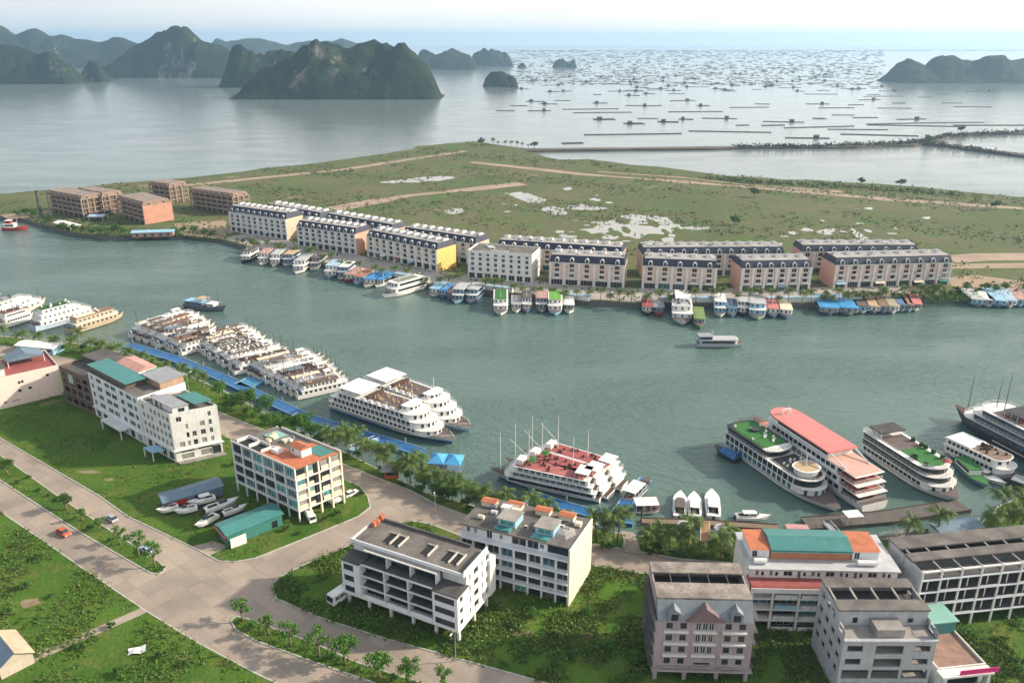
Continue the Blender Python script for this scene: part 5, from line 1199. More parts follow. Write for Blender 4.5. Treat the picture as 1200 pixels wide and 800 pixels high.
# ships at the left edge
LG = 'ships moored at the left edge'
s = white_junk('big cream white ship with dark roof, bow at the left edge group', (-22, 388), (62, 356), LG, 300, B=9, levels=3); 
white_junk('low white junk moored beside the big cream white ship', (6, 386), (44, 374), LG, 301, B=6, levels=2)
white_junk('blue and white ship carrying green roof plants near the left edge', (44, 390), (118, 369), LG, 302, B=7.5, levels=3, hm=mat('blue_white_hull', (.45, .55, .66), .5, .15, .3, .2), cabm=WHITE2, roofm=PLANT)
white_junk('tan junk with raised pointed bow, rightmost of the left-edge ships', (86, 393), (150, 373), LG, 303, B=7, hm=mat('tan_hull', (.50, .42, .30), .55, .15, .4, .3), levels=2, roofm=WOOD)
white_junk('brown junk cut off by the left edge of the view', (-50, 372), (8, 352), LG, 304, B=8, hm=BROWN, cabm=mat('rust_cabin', (.30, .16, .11), .7), levels=2)
s = Ship('junk_ship', 'lone dark blue sailing junk under way in the channel, tan awning amidships', 'junk', (214, 361), (259, 367), 6, 1.8, None, hm=mat('slate_hull', (.12, .16, .21), .6, .2, .5, .2), boot=BLACK, bowrise=.8, rake=2)
s.tier(.05, .5, .8, 1.9, GREYB, nwin=5, ww=1, wh=.9, wz=.5, over=.3, slabm=LTBLUE); s.canopy(.35, .55, .8, 1.6, TAN, posts=2); s.tier(.62, .78, .6, 1.6, WHITE2, nwin=2, ww=.9, wh=.7, wz=.5, z=1.9)
for x in (.58, .86): s.mast(x, 8, z=2, m=DWOOD)

# --- small craft
def speedboat(label, st, bw, B=3.2, group=None, z=None, cat='speedboat', hard=True, tophm=None, name='speedboat', boot=None):
    zz = WZ if z is None else z
    a, b = g(*st, zz), g(*bw, zz); d = b - a; L = d.length
    t = thing(name, label, cat, (a.x, a.y, zz + (0 if z is None else .75)), math.atan2(d.y, d.x), group)
    mb, _ = hull_mb(L, B, 1.0, bowrise=.45, rake=1.2, full=(.68 if name == 'motor_yacht' else .5), draft=.5, boot=.15, sternrise=0); mb.build('hull', [WHITE2, boot or GREYB, WHITE2], t)
    MB().prism(plan(L * .10, L * .42, B * .74), 1.01, 1.06).build('cockpit', DARK, t)
    MB().prism(plan(L * .38, L * .74, B * .72, L * .14), 1.0, 1.65, 0, plan(L * .40, L * .66, B * .58, L * .10)).build('cabin', tophm or WHITE2, t)
    MB().prism(plan(L * .42, L * .69, B * .67, L * .12), 1.66, 2.05, 0, plan(L * .43, L * .62, B * .58, L * .09)).build('windscreen', G1, t)
    if hard: MB().prism(plan(L * .2, L * .62, B * .66, L * .09), 2.06, 2.2).build('hard_top', tophm or WHITE2, t)
    for sg in (-1, 1): MB().box(L * .08, sg * B * .33 - .08, 1.0, L * .40, sg * B * .33 + .08, 1.45).build('coaming', WHITE2, t)
    MB().box(-.5, -.35, -.1, -.02, -.02, 1.0).build('outboard_engine', BLACK, t); MB().box(-.5, .02, -.1, -.02, .35, 1.0).build('outboard_engine', BLACK, t)
    if z is not None:
        for x in (.2, .62): MB().box(L * x - .15, -B * .42, -.74, L * x + .15, B * .42, -.40).build('cradle', DWOOD, t)
    return t
SG = 'speedboats parked on the grass between the sheds'
speedboat('white speedboat on cradle nearest the blue grey shed corner, bow to the road', (210, 597.5), (186, 604), 2.6, SG, .12, hard=False)
speedboat('short white speedboat parked right behind the one nearest the road', (232, 599), (206, 605), 2.4, SG, .12, hard=False)
speedboat('white cabin speedboat with hard top parked against the blue grey shed', (253, 587), (222, 595), 2.8, SG, .12)
speedboat('longest parked white speedboat, in the middle of the yard', (241, 603), (279, 590), 3.0, SG, .12, hard=False)
speedboat('slim white hull parked along the teal shed wall', (262, 607), (289, 598), 2.2, SG, .12, hard=False)
speedboat('white speedboat parked by the red fascia end of the teal shed', (255, 608), (231, 622), 2.6, SG, .12, hard=False)
PG = 'speedboats at the wooden pier'
def yacht(label, st, bw, B, top, group): return speedboat(label, st, bw, B, group, None, 'yacht', True, top, 'motor_yacht')
yacht('white motor yacht with dark brown top, leftmost of three at the wooden pier', (796, 608), (797, 580), 3.9, BRDECK, PG)
yacht('white motor yacht in the middle of three at the wooden pier', (814, 608), (813, 581), 3.9, WHITE2, PG)
yacht('boxy all-white cabin boat, rightmost of three bow-out boats at the wooden pier', (836, 608), (833.5, 578), 4.2, WHITE2, PG)
speedboat('small speedboat lying parallel to the wooden pier, bow pointing right', (862, 607.5), (901, 608), 2.8, PG)
speedboat('streamlined white speedboat beside the plain white two-deck ship', (1128, 547), (1177, 570), 4.2, None)
s = Ship('tour_boat', 'small boat with green deck squeezed beside the dark green-roofed ship', 'tour boat', (1113, 543), (1146, 574), 4.6, 1.3, None, hm=GREYB, boot=BLACK, deck=TURF)
s.tier(.1, .6, .8, 1.8, WHITE2, band=True, wz=.6, wh=.8, over=.3, slabm=TURF)
s = Ship('tender_boat', 'dark workboat with blue tarpaulin at the stern of the green-carpet ship', 'workboat', (859, 544), (833, 530), 4.5, 1.2, None, hm=BLACK, boot=BLACK, deck=BLACK)
s.part('tarpaulin', MB().loft([[(s.L * .02, -1.9, 1.3), (s.L * .02, 1.9, 1.3), (s.L * .02, .9, 3), (s.L * .02, -.9, 3)], [(s.L * .7, -1.6, 1.4), (s.L * .7, 1.6, 1.4), (s.L * .7, .6, 2.4), (s.L * .7, -.6, 2.4)]]), BLUE)
s = Ship('tender_boat', 'dark covered workboat in front of the plain white two-deck ship', 'workboat', (1199, 578), (1176, 570), 5, 1.2, None, hm=BLACK, boot=BLACK, deck=DARK)
s.tier(.1, .7, .8, 1.6, CONCD, band=True, wz=.5, wh=.7, over=.3, slabm=GREY)
s = Ship('canopy_launch', 'launch with long white canopy moored at the end of the blue pontoon arm', 'launch', (743, 592), (768, 567), 4.2, 1.1, None, hm=WHITE2, boot=BLUE)
s.canopy(.05, .55, .95, 2.1, WHITE2); s.cover('dark_cover', .6, .9, .6, DARK, z=1.35); s.chairs(.1, .5, .6, 6, DWOOD, 1.1)
s = Ship('canopy_launch', 'launch under a flat white awning at the left end of the wooden pier', 'launch', (745, 604), (777, 603), 4.4, 1.0, None, hm=WHITE2, boot=GREY)
s.canopy(.0, .85, .98, 2.0, WHITE2); s.chairs(.1, .8, .6, 6, DWOOD, 1.0)

# --- pontoons, piers, gangways
def dock(name, label, cat, px, wid, m, edge, z0=-2.6, z1=-.9, railm=None, piles=None):
    c = [g(x, y, z1) for x, y in px]; o = c[0]
    t = thing(name, label, cat, (o.x, o.y, 0))
    Lf, Rt = [], []
    for i, p in enumerate(c):
        d = (c[min(i + 1, len(c) - 1)] - c[max(i - 1, 0)]); nn = Vector((-d.y, d.x, 0)).normalized() * wid / 2
        Lf.append(p + nn - o); Rt.append(p - nn - o)
    for i in range(len(c) - 1):
        q = [(v.x, v.y) for v in (Rt[i], Rt[i + 1], Lf[i + 1], Lf[i])]
        MB().prism(q, z0, z1).build('pontoon_section' if 'pontoon' in name else 'deck_section', m, t)
    for side in (Lf, Rt):
        mb = MB()
        for a, b in zip(side, side[1:]):
            mb.bar((a.x, a.y, z1 + .12), (b.x, b.y, z1 + .12), .13, 0, 4)
        mb.build('edge_beam', edge, t)
    if piles:
        pm = MB().bar((0, 0, -4), (0, 0, .9), .22, 0, 7).mesh('pile', piles)
        for a, b in zip(Lf, Lf[1:]):
            k = max(1, int((b - a).length / 14))
            for j in range(k): p = a.lerp(b, j / k); obj('pile', pm, t, (p.x, p.y, 0))
    return t
dock('pontoon', 'long blue floating pontoon running along the rafted white junks', 'pontoon', [(150, 404), (205, 420), (262, 443), (325, 473), (360, 489), (420, 507), (470, 522), (494, 530)], 4.5, BLUE, LTBLUE, piles=GREY)
dock('pontoon', 'short light blue pontoon finger between the middle and right rafts of junks', 'pontoon', [(285, 452), (302, 443)], 8, mat('mid_blue_pontoon', (.06, .24, .42), .6, .25, .5, .2), LTBLUE)
dock('pontoon', 'blue pontoon along the three masted ships', 'pontoon', [(616, 577), (660, 592), (700, 603), (742, 609)], 4, BLUE, LTBLUE, piles=GREY)
dock('pontoon', 'blue pontoon arm reaching out past the sterns of the masted ships', 'pontoon', [(722, 603), (738, 583), (757, 561)], 3.6, BLUE, LTBLUE)
dock('pier', 'narrow wooden pier holding the three white yachts', 'pier', [(752, 610), (826, 612), (912, 617.5)], 2.6, WOOD, DWOOD, z0=-2.2, z1=-1.2, piles=DWOOD)
dock('pier', 'broad weathered dock at the bows of the green and red ships', 'pier', [(944, 613), (1040, 605), (1130, 591)], 5.5, mat('weathered_dock', (.12, .11, .10), .9, .3, .5, .3), DWOOD, z0=-2.5, z1=-1.0)
def gangway(label, a, b, wid, za, zb, m):
    p, q = g(*a, za), g(*b, zb); d = q - p; L = math.hypot(d.x, d.y); t = thing('gangway', label, 'gangway', (p.x, p.y, za), math.atan2(d.y, d.x))
    h = d.z
    MB().loft([[(0, -wid / 2, -.1), (0, wid / 2, -.1), (0, wid / 2, .1), (0, -wid / 2, .1)], [(L, -wid / 2, h - .1), (L, wid / 2, h - .1), (L, wid / 2, h + .1), (L, -wid / 2, h + .1)]]).build('walkway', m, t)
    for sg in (-1, 1):
        mb = MB().bar((0, sg * wid / 2, 1), (L, sg * wid / 2, h + 1), .06, 0, 4)
        for i in range(int(L / 1.5) + 1): x = min(L, i * 1.5); mb.bar((x, sg * wid / 2, h * x / L), (x, sg * wid / 2, h * x / L + 1), .05, 0, 4)
        mb.build('handrail', WHITE2, t)
gangway('white gangway from the palms to the cruise ship pontoon', (410, 527), (442, 514), 2, .2, -.8, LTBLUE)
gangway('gangway from the shore to the pontoon of the masted ships', (602, 605), (626, 582), 2, .2, -.8, LTBLUE)
gangway('gangway beside the wall end joining shore and pontoon corner', (688, 623), (706, 606), 1.6, .2, -.8, GREYB)
gangway('wooden gangway from the shore to the narrow wooden pier', (826, 640), (826, 613), 2.4, .2, -1.1, mat('terracotta_planks', (.36, .19, .12), .85, .2, .6))
gangway('grey gangway joining the shore to the broad weathered dock', (988, 634), (968, 613), 1.8, .2, -.9, GREY)
gangway('gangway to the pontoon from the road near the right raft', (336, 497), (352, 486), 1.8, .2, -.8, GREY)
def canopy_thing(label, px, sx, sy, m, z=-1.0, h=2.4, rz=0):
    p = g(*px, z); t = thing('canopy', label, 'canopy', (p.x, p.y, z), rz)
    MB().box(-sx / 2, -sy / 2, h, sx / 2, sy / 2, h + .15).build('awning', m, t); pm = MB().box(-.06, -.06, 0, .06, .06, h).mesh('post', WHITE2)
    for x in (-sx / 2 + .1, sx / 2 - .1):
        for y in (-sy / 2 + .1, sy / 2 - .1): obj('post', pm, t, (x, y, 0))
canopy_thing('white flat canopy standing on the broad weathered dock', (998, 611), 4.5, 3.4, WHITE2, rz=R(8))
def umbrella(label, px, m, z, r=1.7):
    p = g(*px, z); t = thing('parasol', label, 'parasol', (p.x, p.y, z))
    MB().loft([[(r * k * math.cos(a * 1.0472), r * k * math.sin(a * 1.0472), zz) for a in range(6)] for k, zz in ((1, 2.0), (.96, 2.1), (.04, 2.9))]).build('shade', m, t); MB().bar((0, 0, 0), (0, 0, 2.8), .05).build('pole', GREY, t)
umbrella('white parasol on the shore left of the wooden gangway', (802, 622), WHITE2, 0, 2.2)
umbrella('pale lilac parasol on the shore right of the wooden gangway', (845, 626), LAVW, 0, 2.2)

# --- boats along the far quay
FG = 'tour boats moored along the far quay'
def far_boat(label, st, bw, B, roofm, hm=None, two=True, cabm=None, bow_open=.8, hb=None, carpet=None, name='tour_boat', group=FG, mast=True):
    s = Ship(name, label, 'tour boat', st, bw, B, 1.5, group, near=False, hm=hm or rng.choice([WHITE2, SB, LTBLUE, WHITE2, GREY]), boot=hb or NAVY, deck=BRDECK, rake=1.2, bowrise=.4, full=.72)
    cabm = cabm or rng.choice([WHITE2, WHITE2, LTBLUE, GREY, mat('dusty_blue', (.22, .33, .45), .6)])
    s.tier(.03, bow_open, .94, 2.2, cabm, band=True, wz=.7, wh=1.0, rf=1, over=.3, slabm=WHITE2 if two else roofm, front=3)
    if two: s.tier(.06, bow_open - .12, .88, 2.1, cabm or WHITE2, band=True, wz=.6, wh=1.1, rf=.8, over=.45, slabm=roofm, front=3)
    s.cover('roof_cover', .05, bow_open - (.10 if two else .01), .80, carpet or roofm, rf=.8, t=.12)
    if mast: s.mast(bow_open * .7, 2.5)
    return s
LB = mat('pale_blue_roof', (.36, .50, .62), .6, .15, .4, .2); PKR = mat('dusty_pink_roof', (.45, .27, .24), .7, .2, .4, .3); GRR = mat('pale_grey_roof', (.45, .46, .47), .7, .15, .4, .2); LIME = mat('lime_carpet', (.13, .36, .04), .8, .15, .6)
SB = mat('slate_blue_hull', (.12, .20, .33), .5, .2, .4); RUST = mat('rust_roof', (.34, .17, .11), .8, .25, .4, .3)
FB = [
    ('dark grey boat at the left end of the leftmost far quay cluster', (300, 300), (284, 309), 6, CONCD, BLACK, True),
    ('white boat with pinkish roof, second in the leftmost far quay cluster', (318, 302), (305, 312), 6, PKR, None, True),
    ('white boat with grey roof, third in the leftmost far quay cluster', (332, 303), (319, 313.5), 6, GRR, None, True),
    ('white boat with tan roof at the right end of the leftmost far quay cluster', (348, 304), (333, 313), 6, TAN, None, True),
    ('white boat with pale roof, alone between the two left far quay clusters', (364, 309), (346, 322), 7, GRR, WHITE2, True),
    ('brown roofed boat right of the lone pale-roofed boat', (380, 307), (364, 318), 6, BRDECK, GREY, True),
    ('pale blue roofed boat on the left of the blue-roofed cluster', (398, 316), (384, 328), 7, LB, None, True),
    ('white boat with light roof beside the pale blue roofed one', (412, 318), (398, 329), 6, WHITE2, None, True),
    ('boat with dusty pink roof in the blue-roofed cluster', (422, 321), (406, 332), 6, PKR, REDW, False),
    ('boat with brown red roof left of the bright blue roofs', (434, 323), (416, 335), 6, RUST, None, False),
    ('bright blue roofed boat, larger of two at the right of the cluster', (452, 325), (427, 338), 7, BLUEROOF, None, False),
    ('blue roofed boat nearest the two-deck ferry', (462, 327), (440, 338), 5, BLUEROOF, None, False),
    ('light blue roofed boat on the left of the small five-boat cluster', (521, 338), (506, 349), 6, LTBLUE, None, False),
    ('blue tarped boat, second in the small five-boat cluster', (530, 340), (517, 351), 5, BLUEROOF, SB, False),
    ('pink roofed boat in the middle of the small five-boat cluster', (539, 342), (526, 353), 5, PKR, None, False),
    ('white boat jutting out from the small five-boat cluster', (546, 344), (533, 357), 6, GRR, None, True),
    ('grey roofed boat at the right end of the small five-boat cluster', (563, 344), (549, 357), 6, GRR, SB, True),
]
for lab, st, bw, B, rm, hm, two in FB: far_boat(lab, st, bw, B, rm, hm, two)
s = Ship('ferry', 'white two-deck ferry with long dark window bands by the far quay', 'ferry', (497, 336), (449, 350), 8, 2.0, None, near=False, hm=WHITE2, boot=GREYB, bowrise=.3)
s.tier(.05, .85, .92, 2.5, WHITE2, band=True, wz=.7, wh=1.1, rf=2.5, over=.4, front=4); s.tier(.12, .78, .86, 2.4, WHITE2, band=True, wz=.6, wh=1.2, rf=2, over=.3, front=4)
s.cover('grey_roof', .2, .7, .7, mat('olive_roof', (.22, .24, .18), .8)); s.mast(.6, 2.5)
for lab, x, B, ys_, rm, hm, two, cp in [
    ('bow-on two-deck boat with dark green roof carpet at the far quay', 587, 7, (352, 371), WHITE2, WHITE2, True, TURF),
    ('small grey bow-on boat right of the dark green-roofed one', 605, 4.6, (354, 368), GRR, None, False, None),
    ('small white bow-on boat with dark roof left of the gap', 617, 4.6, (353, 368), CONCD, SB, True, None),
    ('white and red bow-on boat left of the lime green-roofed one', 634, 5.2, (354, 368), PKR, GREY, True, None),
    ('bow-on boat with lime green roof carpet and blue bow', 650, 7, (353, 371), WHITE2, LTBLUE, True, LIME),
    ('plain white bow-on boat right of the lime green-roofed one', 666, 5, (355, 369), WHITE2, WHITE2, False, None),
    ('maroon roofed small boat, left of the red pair at the far quay', 757, 5, (358, 371), MR, BLACK, False, None),
    ('red bowed small boat, right of the red pair at the far quay', 770, 5, (358, 372), GREY, REDW, False, None),
    ('tall white three-deck bow-on ship at the far quay, largest of its row', 797, 9.5, (357, 382), WHITE2, WHITE2, True, GRR),
    ('small green fishing boat tucked beside the tall white bow-on ship', 817, 5, (368, 387), mat('olive_green_roof', (.16, .25, .08), .8), mat('green_hull', (.10, .20, .08), .7), False, None),
    ('white slim boat at the left of the six-boat group', 841, 5.5, (357, 373), WHITE2, WHITE2, True, None),
    ('dark blue boat, second in the six-boat group', 854, 5.5, (358, 373), SB, SB, False, None),
    ('white narrow boat, third in the six-boat group', 867, 4.5, (359, 372), GRR, BLACK, True, None),
    ('broad two-deck boat with pale green front in the six-boat group', 884, 8, (358, 376), GRR, mat('pale_green_hull', (.40, .55, .44), .6), True, None),
    ('red roofed boat right of the broad two-deck one', 902, 6, (358, 374), REDROOF, SB, False, None),
    ('white boat with cream roof at the right end of the six-boat group', 917, 6, (360, 375), CREAM, SB, False, None)]:
    dx = (x - 600) / 600
    s = far_boat(lab, (x, ys_[0]), (x + dx * 8, ys_[1]), B, rm, hm, two, carpet=cp)
    if x == 797: s.tier(.1, .5, .6, 2, WHITE2, band=True, wz=.6, wh=.9, over=.4, front=3); s.chairs(.55, .8, .7, 5, DWOOD)
BARGE = [('double blue-roofed houseboat at the left end of the right-hand cluster', 962, (353, 371), 9, mat('vivid_blue_roof', (.06, .30, .60), .5, .15, .5), 10), ('second blue-roofed houseboat joined to the first', 985, (354, 371), 9, mat('vivid_blue_roof', (0, 0, 0)), 10),
         ('dark brown roofed boat right of the blue houseboats', 1003, (354, 369), 6, BRDECK, 8), ('tan roofed boat in the middle of the right-hand cluster', 1016, (353, 369), 6, TAN, 8), ('white fronted brown boat in the right-hand cluster', 1027, (354, 369), 6, WOOD, 8), ('pale olive roofed boat in the right-hand cluster', 1038, (352, 369), 6, mat('pale_olive', (.36, .34, .24), .8), 8), ('blue tarped boat left of the red one', 1049, (352, 367), 6, SB, 8), ('rust roofed boat beside the red roofed one', 1057, (353, 367), 5, RUST, 8), ('red roofed boat at the right end of the right-hand cluster', 1066, (352, 366), 6, REDROOF, 6),
         ('grey roofed boat at the left of the cluster near the right edge', 1130, (346, 361), 7, GRR, 18), ('white awning boat in the cluster near the right edge', 1146, (349, 361), 6, WHITE2, 14), ('tall blue roofed houseboat in the cluster near the right edge', 1160, (346, 362), 9, LTBLUE, 8), ('light roofed boat right of the tall blue roofed houseboat', 1175, (346, 362), 6, LB, 8), ('pink roofed boat near the right edge of the far quay', 1187, (346, 361), 6, PKR, 8), ('grey boat cut by the right edge of the view', 1200, (346, 361), 6, GREY, 8)]
for lab, x, ys_, B, rm, dx in BARGE:
    far_boat(lab, (x, ys_[0]), (x + dx, ys_[1]), B, rm, rng.choice([WHITE2, SB, GREY, WHITE2, LTBLUE]), False, cabm=rng.choice([LTBLUE, WHITE2, GREY]), bow_open=.93, mast=False)
s = Ship('water_bus', 'long grey water bus under way alone in the middle of the channel', 'water bus', (818, 408), (873, 408), 5.5, 1.4, None, hm=mat('grey_hull', (.40, .44, .48), .5), boot=NAVY, bowrise=.35)
s.tier(.05, .86, .9, 2.1, GRR, nwin=12, ww=1.1, wh=1.0, wz=.6, rf=1.6, over=.25, slabm=GRR); s.tier(.02, .30, .8, 1.2, SB, band=True, wz=.2, wh=.8, over=.2, slabm=GREY); s.mast(.32, 2.2)
s = Ship('tugboat', 'red and white workboat by the bank at the far left', 'workboat', (2, 271), (31, 270), 7, 2.0, None, hm=REDW, boot=BLACK)
s.tier(.1, .5, .7, 2.4, WHITE2, band=True, wz=1, wh=.9, over=.3); s.tier(.15, .38, .5, 2, REDW, band=True, wz=.8, wh=.8, over=.3); s.mast(.6, 6, z=2)

# ---------------------------------------------------------------- vegetation
def palm_meshes(seed, h):
    r = random.Random(seed); lean = r.uniform(.3, 1.4); a0 = r.uniform(0, 6.28)
    pts = [Vector((math.cos(a0) * lean * (i / 7) ** 2, math.sin(a0) * lean * (i / 7) ** 2, h * i / 7)) for i in range(8)]
    tr = MB().tube(pts, [.30, .22, .19, .18, .17, .16, .15, .17], 0, 7).mesh('trunk', TRUNK, True)
    V, Fc = [], []
    top = pts[-1]
    nf = r.randint(18, 23)
    for k in range(nf):
        az = 6.2832 * k / nf + r.uniform(-.2, .2); el = r.uniform(-.25, 1.15) if k % 2 else r.uniform(.2, 1.3); Lf = r.uniform(2.9, 4.2)
        d = Vector((math.cos(az), math.sin(az), 0)); side = Vector((-math.sin(az), math.cos(az), 0))
        rib = []
        p = top.copy(); e = el
        for s in range(9):
            rib.append(p.copy()); p = p + (d * math.cos(e) + Vector((0, 0, math.sin(e)))) * Lf / 8; e -= r.uniform(.16, .26)
        for s in range(8):
            wd = 1.15 * math.sin(math.pi * (s + .8) / 9.2) + .12
            for sg in (-1, 1):
                for q in range(2):
                    a = rib[s].lerp(rib[s + 1], q * .5); b = rib[s].lerp(rib[s + 1], q * .5 + .42)
                    tip = a.lerp(b, .9) + side * sg * wd + d * .3 - Vector((0, 0, wd * r.uniform(.35, .8)))
                    n = len(V); V += [tuple(a), tuple(b), tuple(tip)]; Fc.append((n, n + 1, n + 2))
    return tr, big_mesh('crown', V, Fc, [LEAFP], 3)
def broad_meshes(seed, h, rad, mt, leaf=.42, nl=1500, trunk_h=None, lobes=9, flat=.75):
    r = np.random.default_rng(seed); rr = random.Random(seed)
    th = trunk_h if trunk_h is not None else h * .4
    mb = MB().tube([(0, 0, -.1), (.05, .03, th * .5), (0, .08, th)], [rad * .07 + .06, rad * .055 + .05, rad * .045 + .04], 0, 7)
    cs = []
    for i in range(lobes):
        a = 6.2832 * i / lobes * 2.4 + rr.uniform(-.4, .4); q = rad * rr.uniform(.25, .8) if i else 0
        z = th + (h - th) * (rr.uniform(.25, .8) if i else .8)
        cs.append((q * math.cos(a), q * math.sin(a), z, rad * rr.uniform(.28, .5)))
        mb.tube([(0, 0, th * .85), (q * .5 * math.cos(a), q * .5 * math.sin(a), (th + z) / 2), (q * math.cos(a), q * math.sin(a), z)], [rad * .035 + .03, .05, .025], 0, 5)
    tr = mb.mesh('trunk', TRUNK, True)
    c = np.array(cs); pick = r.integers(0, len(c), nl); d = r.normal(size=(nl, 3)); d /= np.linalg.norm(d, axis=1)[:, None]
    rr_ = c[pick, 3:4] * (r.uniform(.35, 1.12, (nl, 1))); P = c[pick, :3] + d * rr_ * np.array([1, 1, flat])
    return tr, big_mesh('crown', *leaf_quads(P, d, leaf, r), [mt], 4)
def leaf_quads(P, d, size, r):
    n = len(P); a = r.normal(size=(n, 3)) * .9 + d * .3 + np.array([0, 0, .5]); a /= np.linalg.norm(a, axis=1)[:, None]
    u = np.cross(a, r.normal(size=(n, 3))); u /= np.linalg.norm(u, axis=1)[:, None]; v = np.cross(a, u)
    sz = (size * r.uniform(.6, 1.3, (n, 1)))
    V = np.stack([P - u * sz * .5, P - v * sz * .32, P + u * sz * .5, P + v * sz * .32], 1).reshape(-1, 3)
    return V, np.arange(n * 4).reshape(n, 4)
PALMS = [palm_meshes(40 + i, h) for i, h in enumerate((5.2, 6.2, 7.0, 4.4))]
BUSHY = [broad_meshes(60 + i, h, rd, mt, lf, n) for i, (h, rd, mt, lf, n) in enumerate([(6.5, 3.4, LEAFB, .5, 1700), (5.2, 2.6, LEAFB, .45, 1300), (4.2, 1.8, LEAFL, .36, 800), (7.5, 3.6, LEAFL, .5, 1600)])]
YOUNG = [broad_meshes(80 + i, h, rd, LEAFL, .34, n, h * .42, 7, .7) for i, (h, rd, n) in enumerate([(4.2, 1.5, 420), (5.0, 1.9, 650), (3.4, 1.2, 300)])]
SHRUB = [broad_meshes(90 + i, h, rd, mt, .34, n, .25, 7, .8) for i, (h, rd, mt, n) in enumerate([(1.6, 1.3, LEAFB, 500), (2.2, 1.6, LEAFL, 650), (1.2, 1.0, LEAFB, 350)])]
def plant(name, meshes, p, label, cat, group, s=1.0, rz=None):
    t = thing(name, label, cat, p, rng.uniform(0, 6.28) if rz is None else rz, group); t.scale = (s, s, s * rng.uniform(.9, 1.1))
    obj('trunk', meshes[0], t); obj('crown', meshes[1], t); return t
def row(name, cat, kind, pts, group, where, z, pool, smin=.85, smax=1.18, extra=None):
    """plants of one kind; each label counts from the left along its landmark"""
    pts = sorted(pts, key=lambda q: q[0]); n = len(pts)
    for i, q in enumerate(pts):
        sc_ = rng.uniform(smin, smax); tone = 'tall ' if sc_ > smin + (smax - smin) * .7 else 'short ' if sc_ < smin + (smax - smin) * .3 else ''
        lab = f'{ordinal(i)} {kind} from the left {where}' if n > 1 else f'{tone}{kind} {where}'
        plant(name, rng.choice(pool), g(q[0], q[1], z), lab, cat, group, sc_)
PGp = 'coconut palms along the near shore'; SZ = .12
def P(pts, where): row('palm_tree', 'palm tree', 'palm', pts, PGp, where, SZ, PALMS)
P([(382, 524), (391, 529), (400, 521), (409, 533), (417, 528), (426, 541), (433, 534), (442, 546)], 'beside the gangway to the cruise ships')
P([(449, 556), (458, 549), (467, 560), (473, 553), (481, 566), (488, 560), (495, 570), (502, 566)], 'around the red-fronted kiosk')
P([(511, 578), (519, 573), (526, 584), (534, 580), (541, 590), (550, 588), (558, 594), (566, 598), (576, 600), (588, 604)], 'between the blue canopy and the cream-walled building')
P([(602, 609), (618, 612), (640, 617), (655, 620)], 'behind the roof of the cream-walled building')
P([(699, 634), (706, 641), (712, 630), (719, 639), (724, 633)], 'left of the footpath opening to the quay')
P([(757, 641), (765, 647), (772, 637), (779, 648), (785, 641)], 'just right of the footpath opening')
P([(797, 645), (804, 651), (811, 643), (817, 652)], 'left of the wooden gangway')
P([(836, 650), (844, 655), (851, 643), (858, 654), (866, 648)], 'between the wooden gangway and the green-roofed building')
P([(1060, 634), (1098, 629)], 'behind the columned frame by the broad dock')
P([(1158, 620), (1164, 627), (1172, 613), (1180, 621), (1188, 612), (1193, 622), (1197, 604)], 'at the right edge shore')
P([(8, 402), (28, 403), (48, 404), (66, 407), (84, 412), (92, 408), (106, 415), (121, 414), (132, 420), (141, 423)], 'by the long white-roofed shed at the left')
P([(152, 427), (168, 429), (180, 437), (195, 437), (214, 447), (228, 449), (240, 456)], 'behind the white hotels along the pontoon')
BG = 'bushy trees along the near shore'
row('broadleaf_tree', 'tree', 'bushy tree', [(258, 468), (266, 475), (276, 473), (284, 481), (294, 479), (303, 489), (313, 486), (323, 497), (333, 497), (344, 508), (354, 509), (365, 517)], BG, 'in the thick grove between corner hotel and pontoon', SZ, BUSHY)
row('broadleaf_tree', 'tree', 'bushy tree', [(40, 407), (75, 411), (98, 412), (114, 418), (136, 425), (160, 433), (204, 444)], BG, 'in the green strip behind the pink and white buildings', SZ, BUSHY, .6, .85)
row('broadleaf_tree', 'tree', 'round bushy tree', [(520, 588), (706, 644), (770, 650), (808, 654), (850, 657)], BG, 'filling in under the shore palms', SZ, BUSHY, .5, .7)
row('broadleaf_tree', 'tree', 'leafy tree', [(388, 531), (420, 538), (446, 553), (456, 556), (478, 563), (498, 572), (512, 583), (530, 588), (548, 595), (562, 600)], BG, 'among the palms by the coast road bend', SZ, BUSHY, .5, .75)
row('broadleaf_tree', 'tree', 'leafy tree', [(272, 482), (288, 487), (298, 494), (310, 496), (318, 504), (330, 509), (340, 514), (352, 519), (372, 526)], BG, 'on the road side of the thick grove', SZ, BUSHY, .65, .95)
row('shrub', 'shrub', 'low shrub', [(470, 569), (492, 577), (548, 597), (690, 636), (715, 643), (762, 650), (790, 652), (824, 655), (870, 656), (1020, 650), (1075, 640), (1110, 634), (1150, 628)], 'low shrubs along the near shore', 'along the inner edge of the shore strip', SZ, SHRUB)
MG = 'young trees on the road medians'
row('street_tree', 'tree', 'rounded dark tree', [(9, 556), (78, 597)], MG, 'on the upper road median', SZ, BUSHY[1:2], 1.0, 1.15)
row('street_tree', 'tree', 'thin young tree', [(98, 610), (118, 622), (141, 638), (163, 652), (182, 664)], MG, 'on the upper road median near its tip', SZ, YOUNG, 1.2, 1.5)
row('street_tree', 'tree', 'young light green tree', [(284, 728), (315, 744), (341, 757), (374, 769), (519, 806)], MG, 'on the lower road median', SZ, YOUNG, 1.3, 1.6)
row('street_tree', 'tree', 'full light green tree', [(404, 778), (444, 794), (480, 800)], MG, 'on the lower road median', SZ, BUSHY[2:3], 1.4, 1.75)
row('shrub', 'shrub', 'low median shrub', [(22, 566), (34, 560), (46, 575), (58, 581), (88, 608), (108, 620), (130, 634), (190, 667), (281, 729), (296, 737), (330, 752), (355, 762), (390, 772), (420, 786), (462, 797)], 'low shrubs on the road medians', 'on the two road medians', SZ, SHRUB, .55, .9)
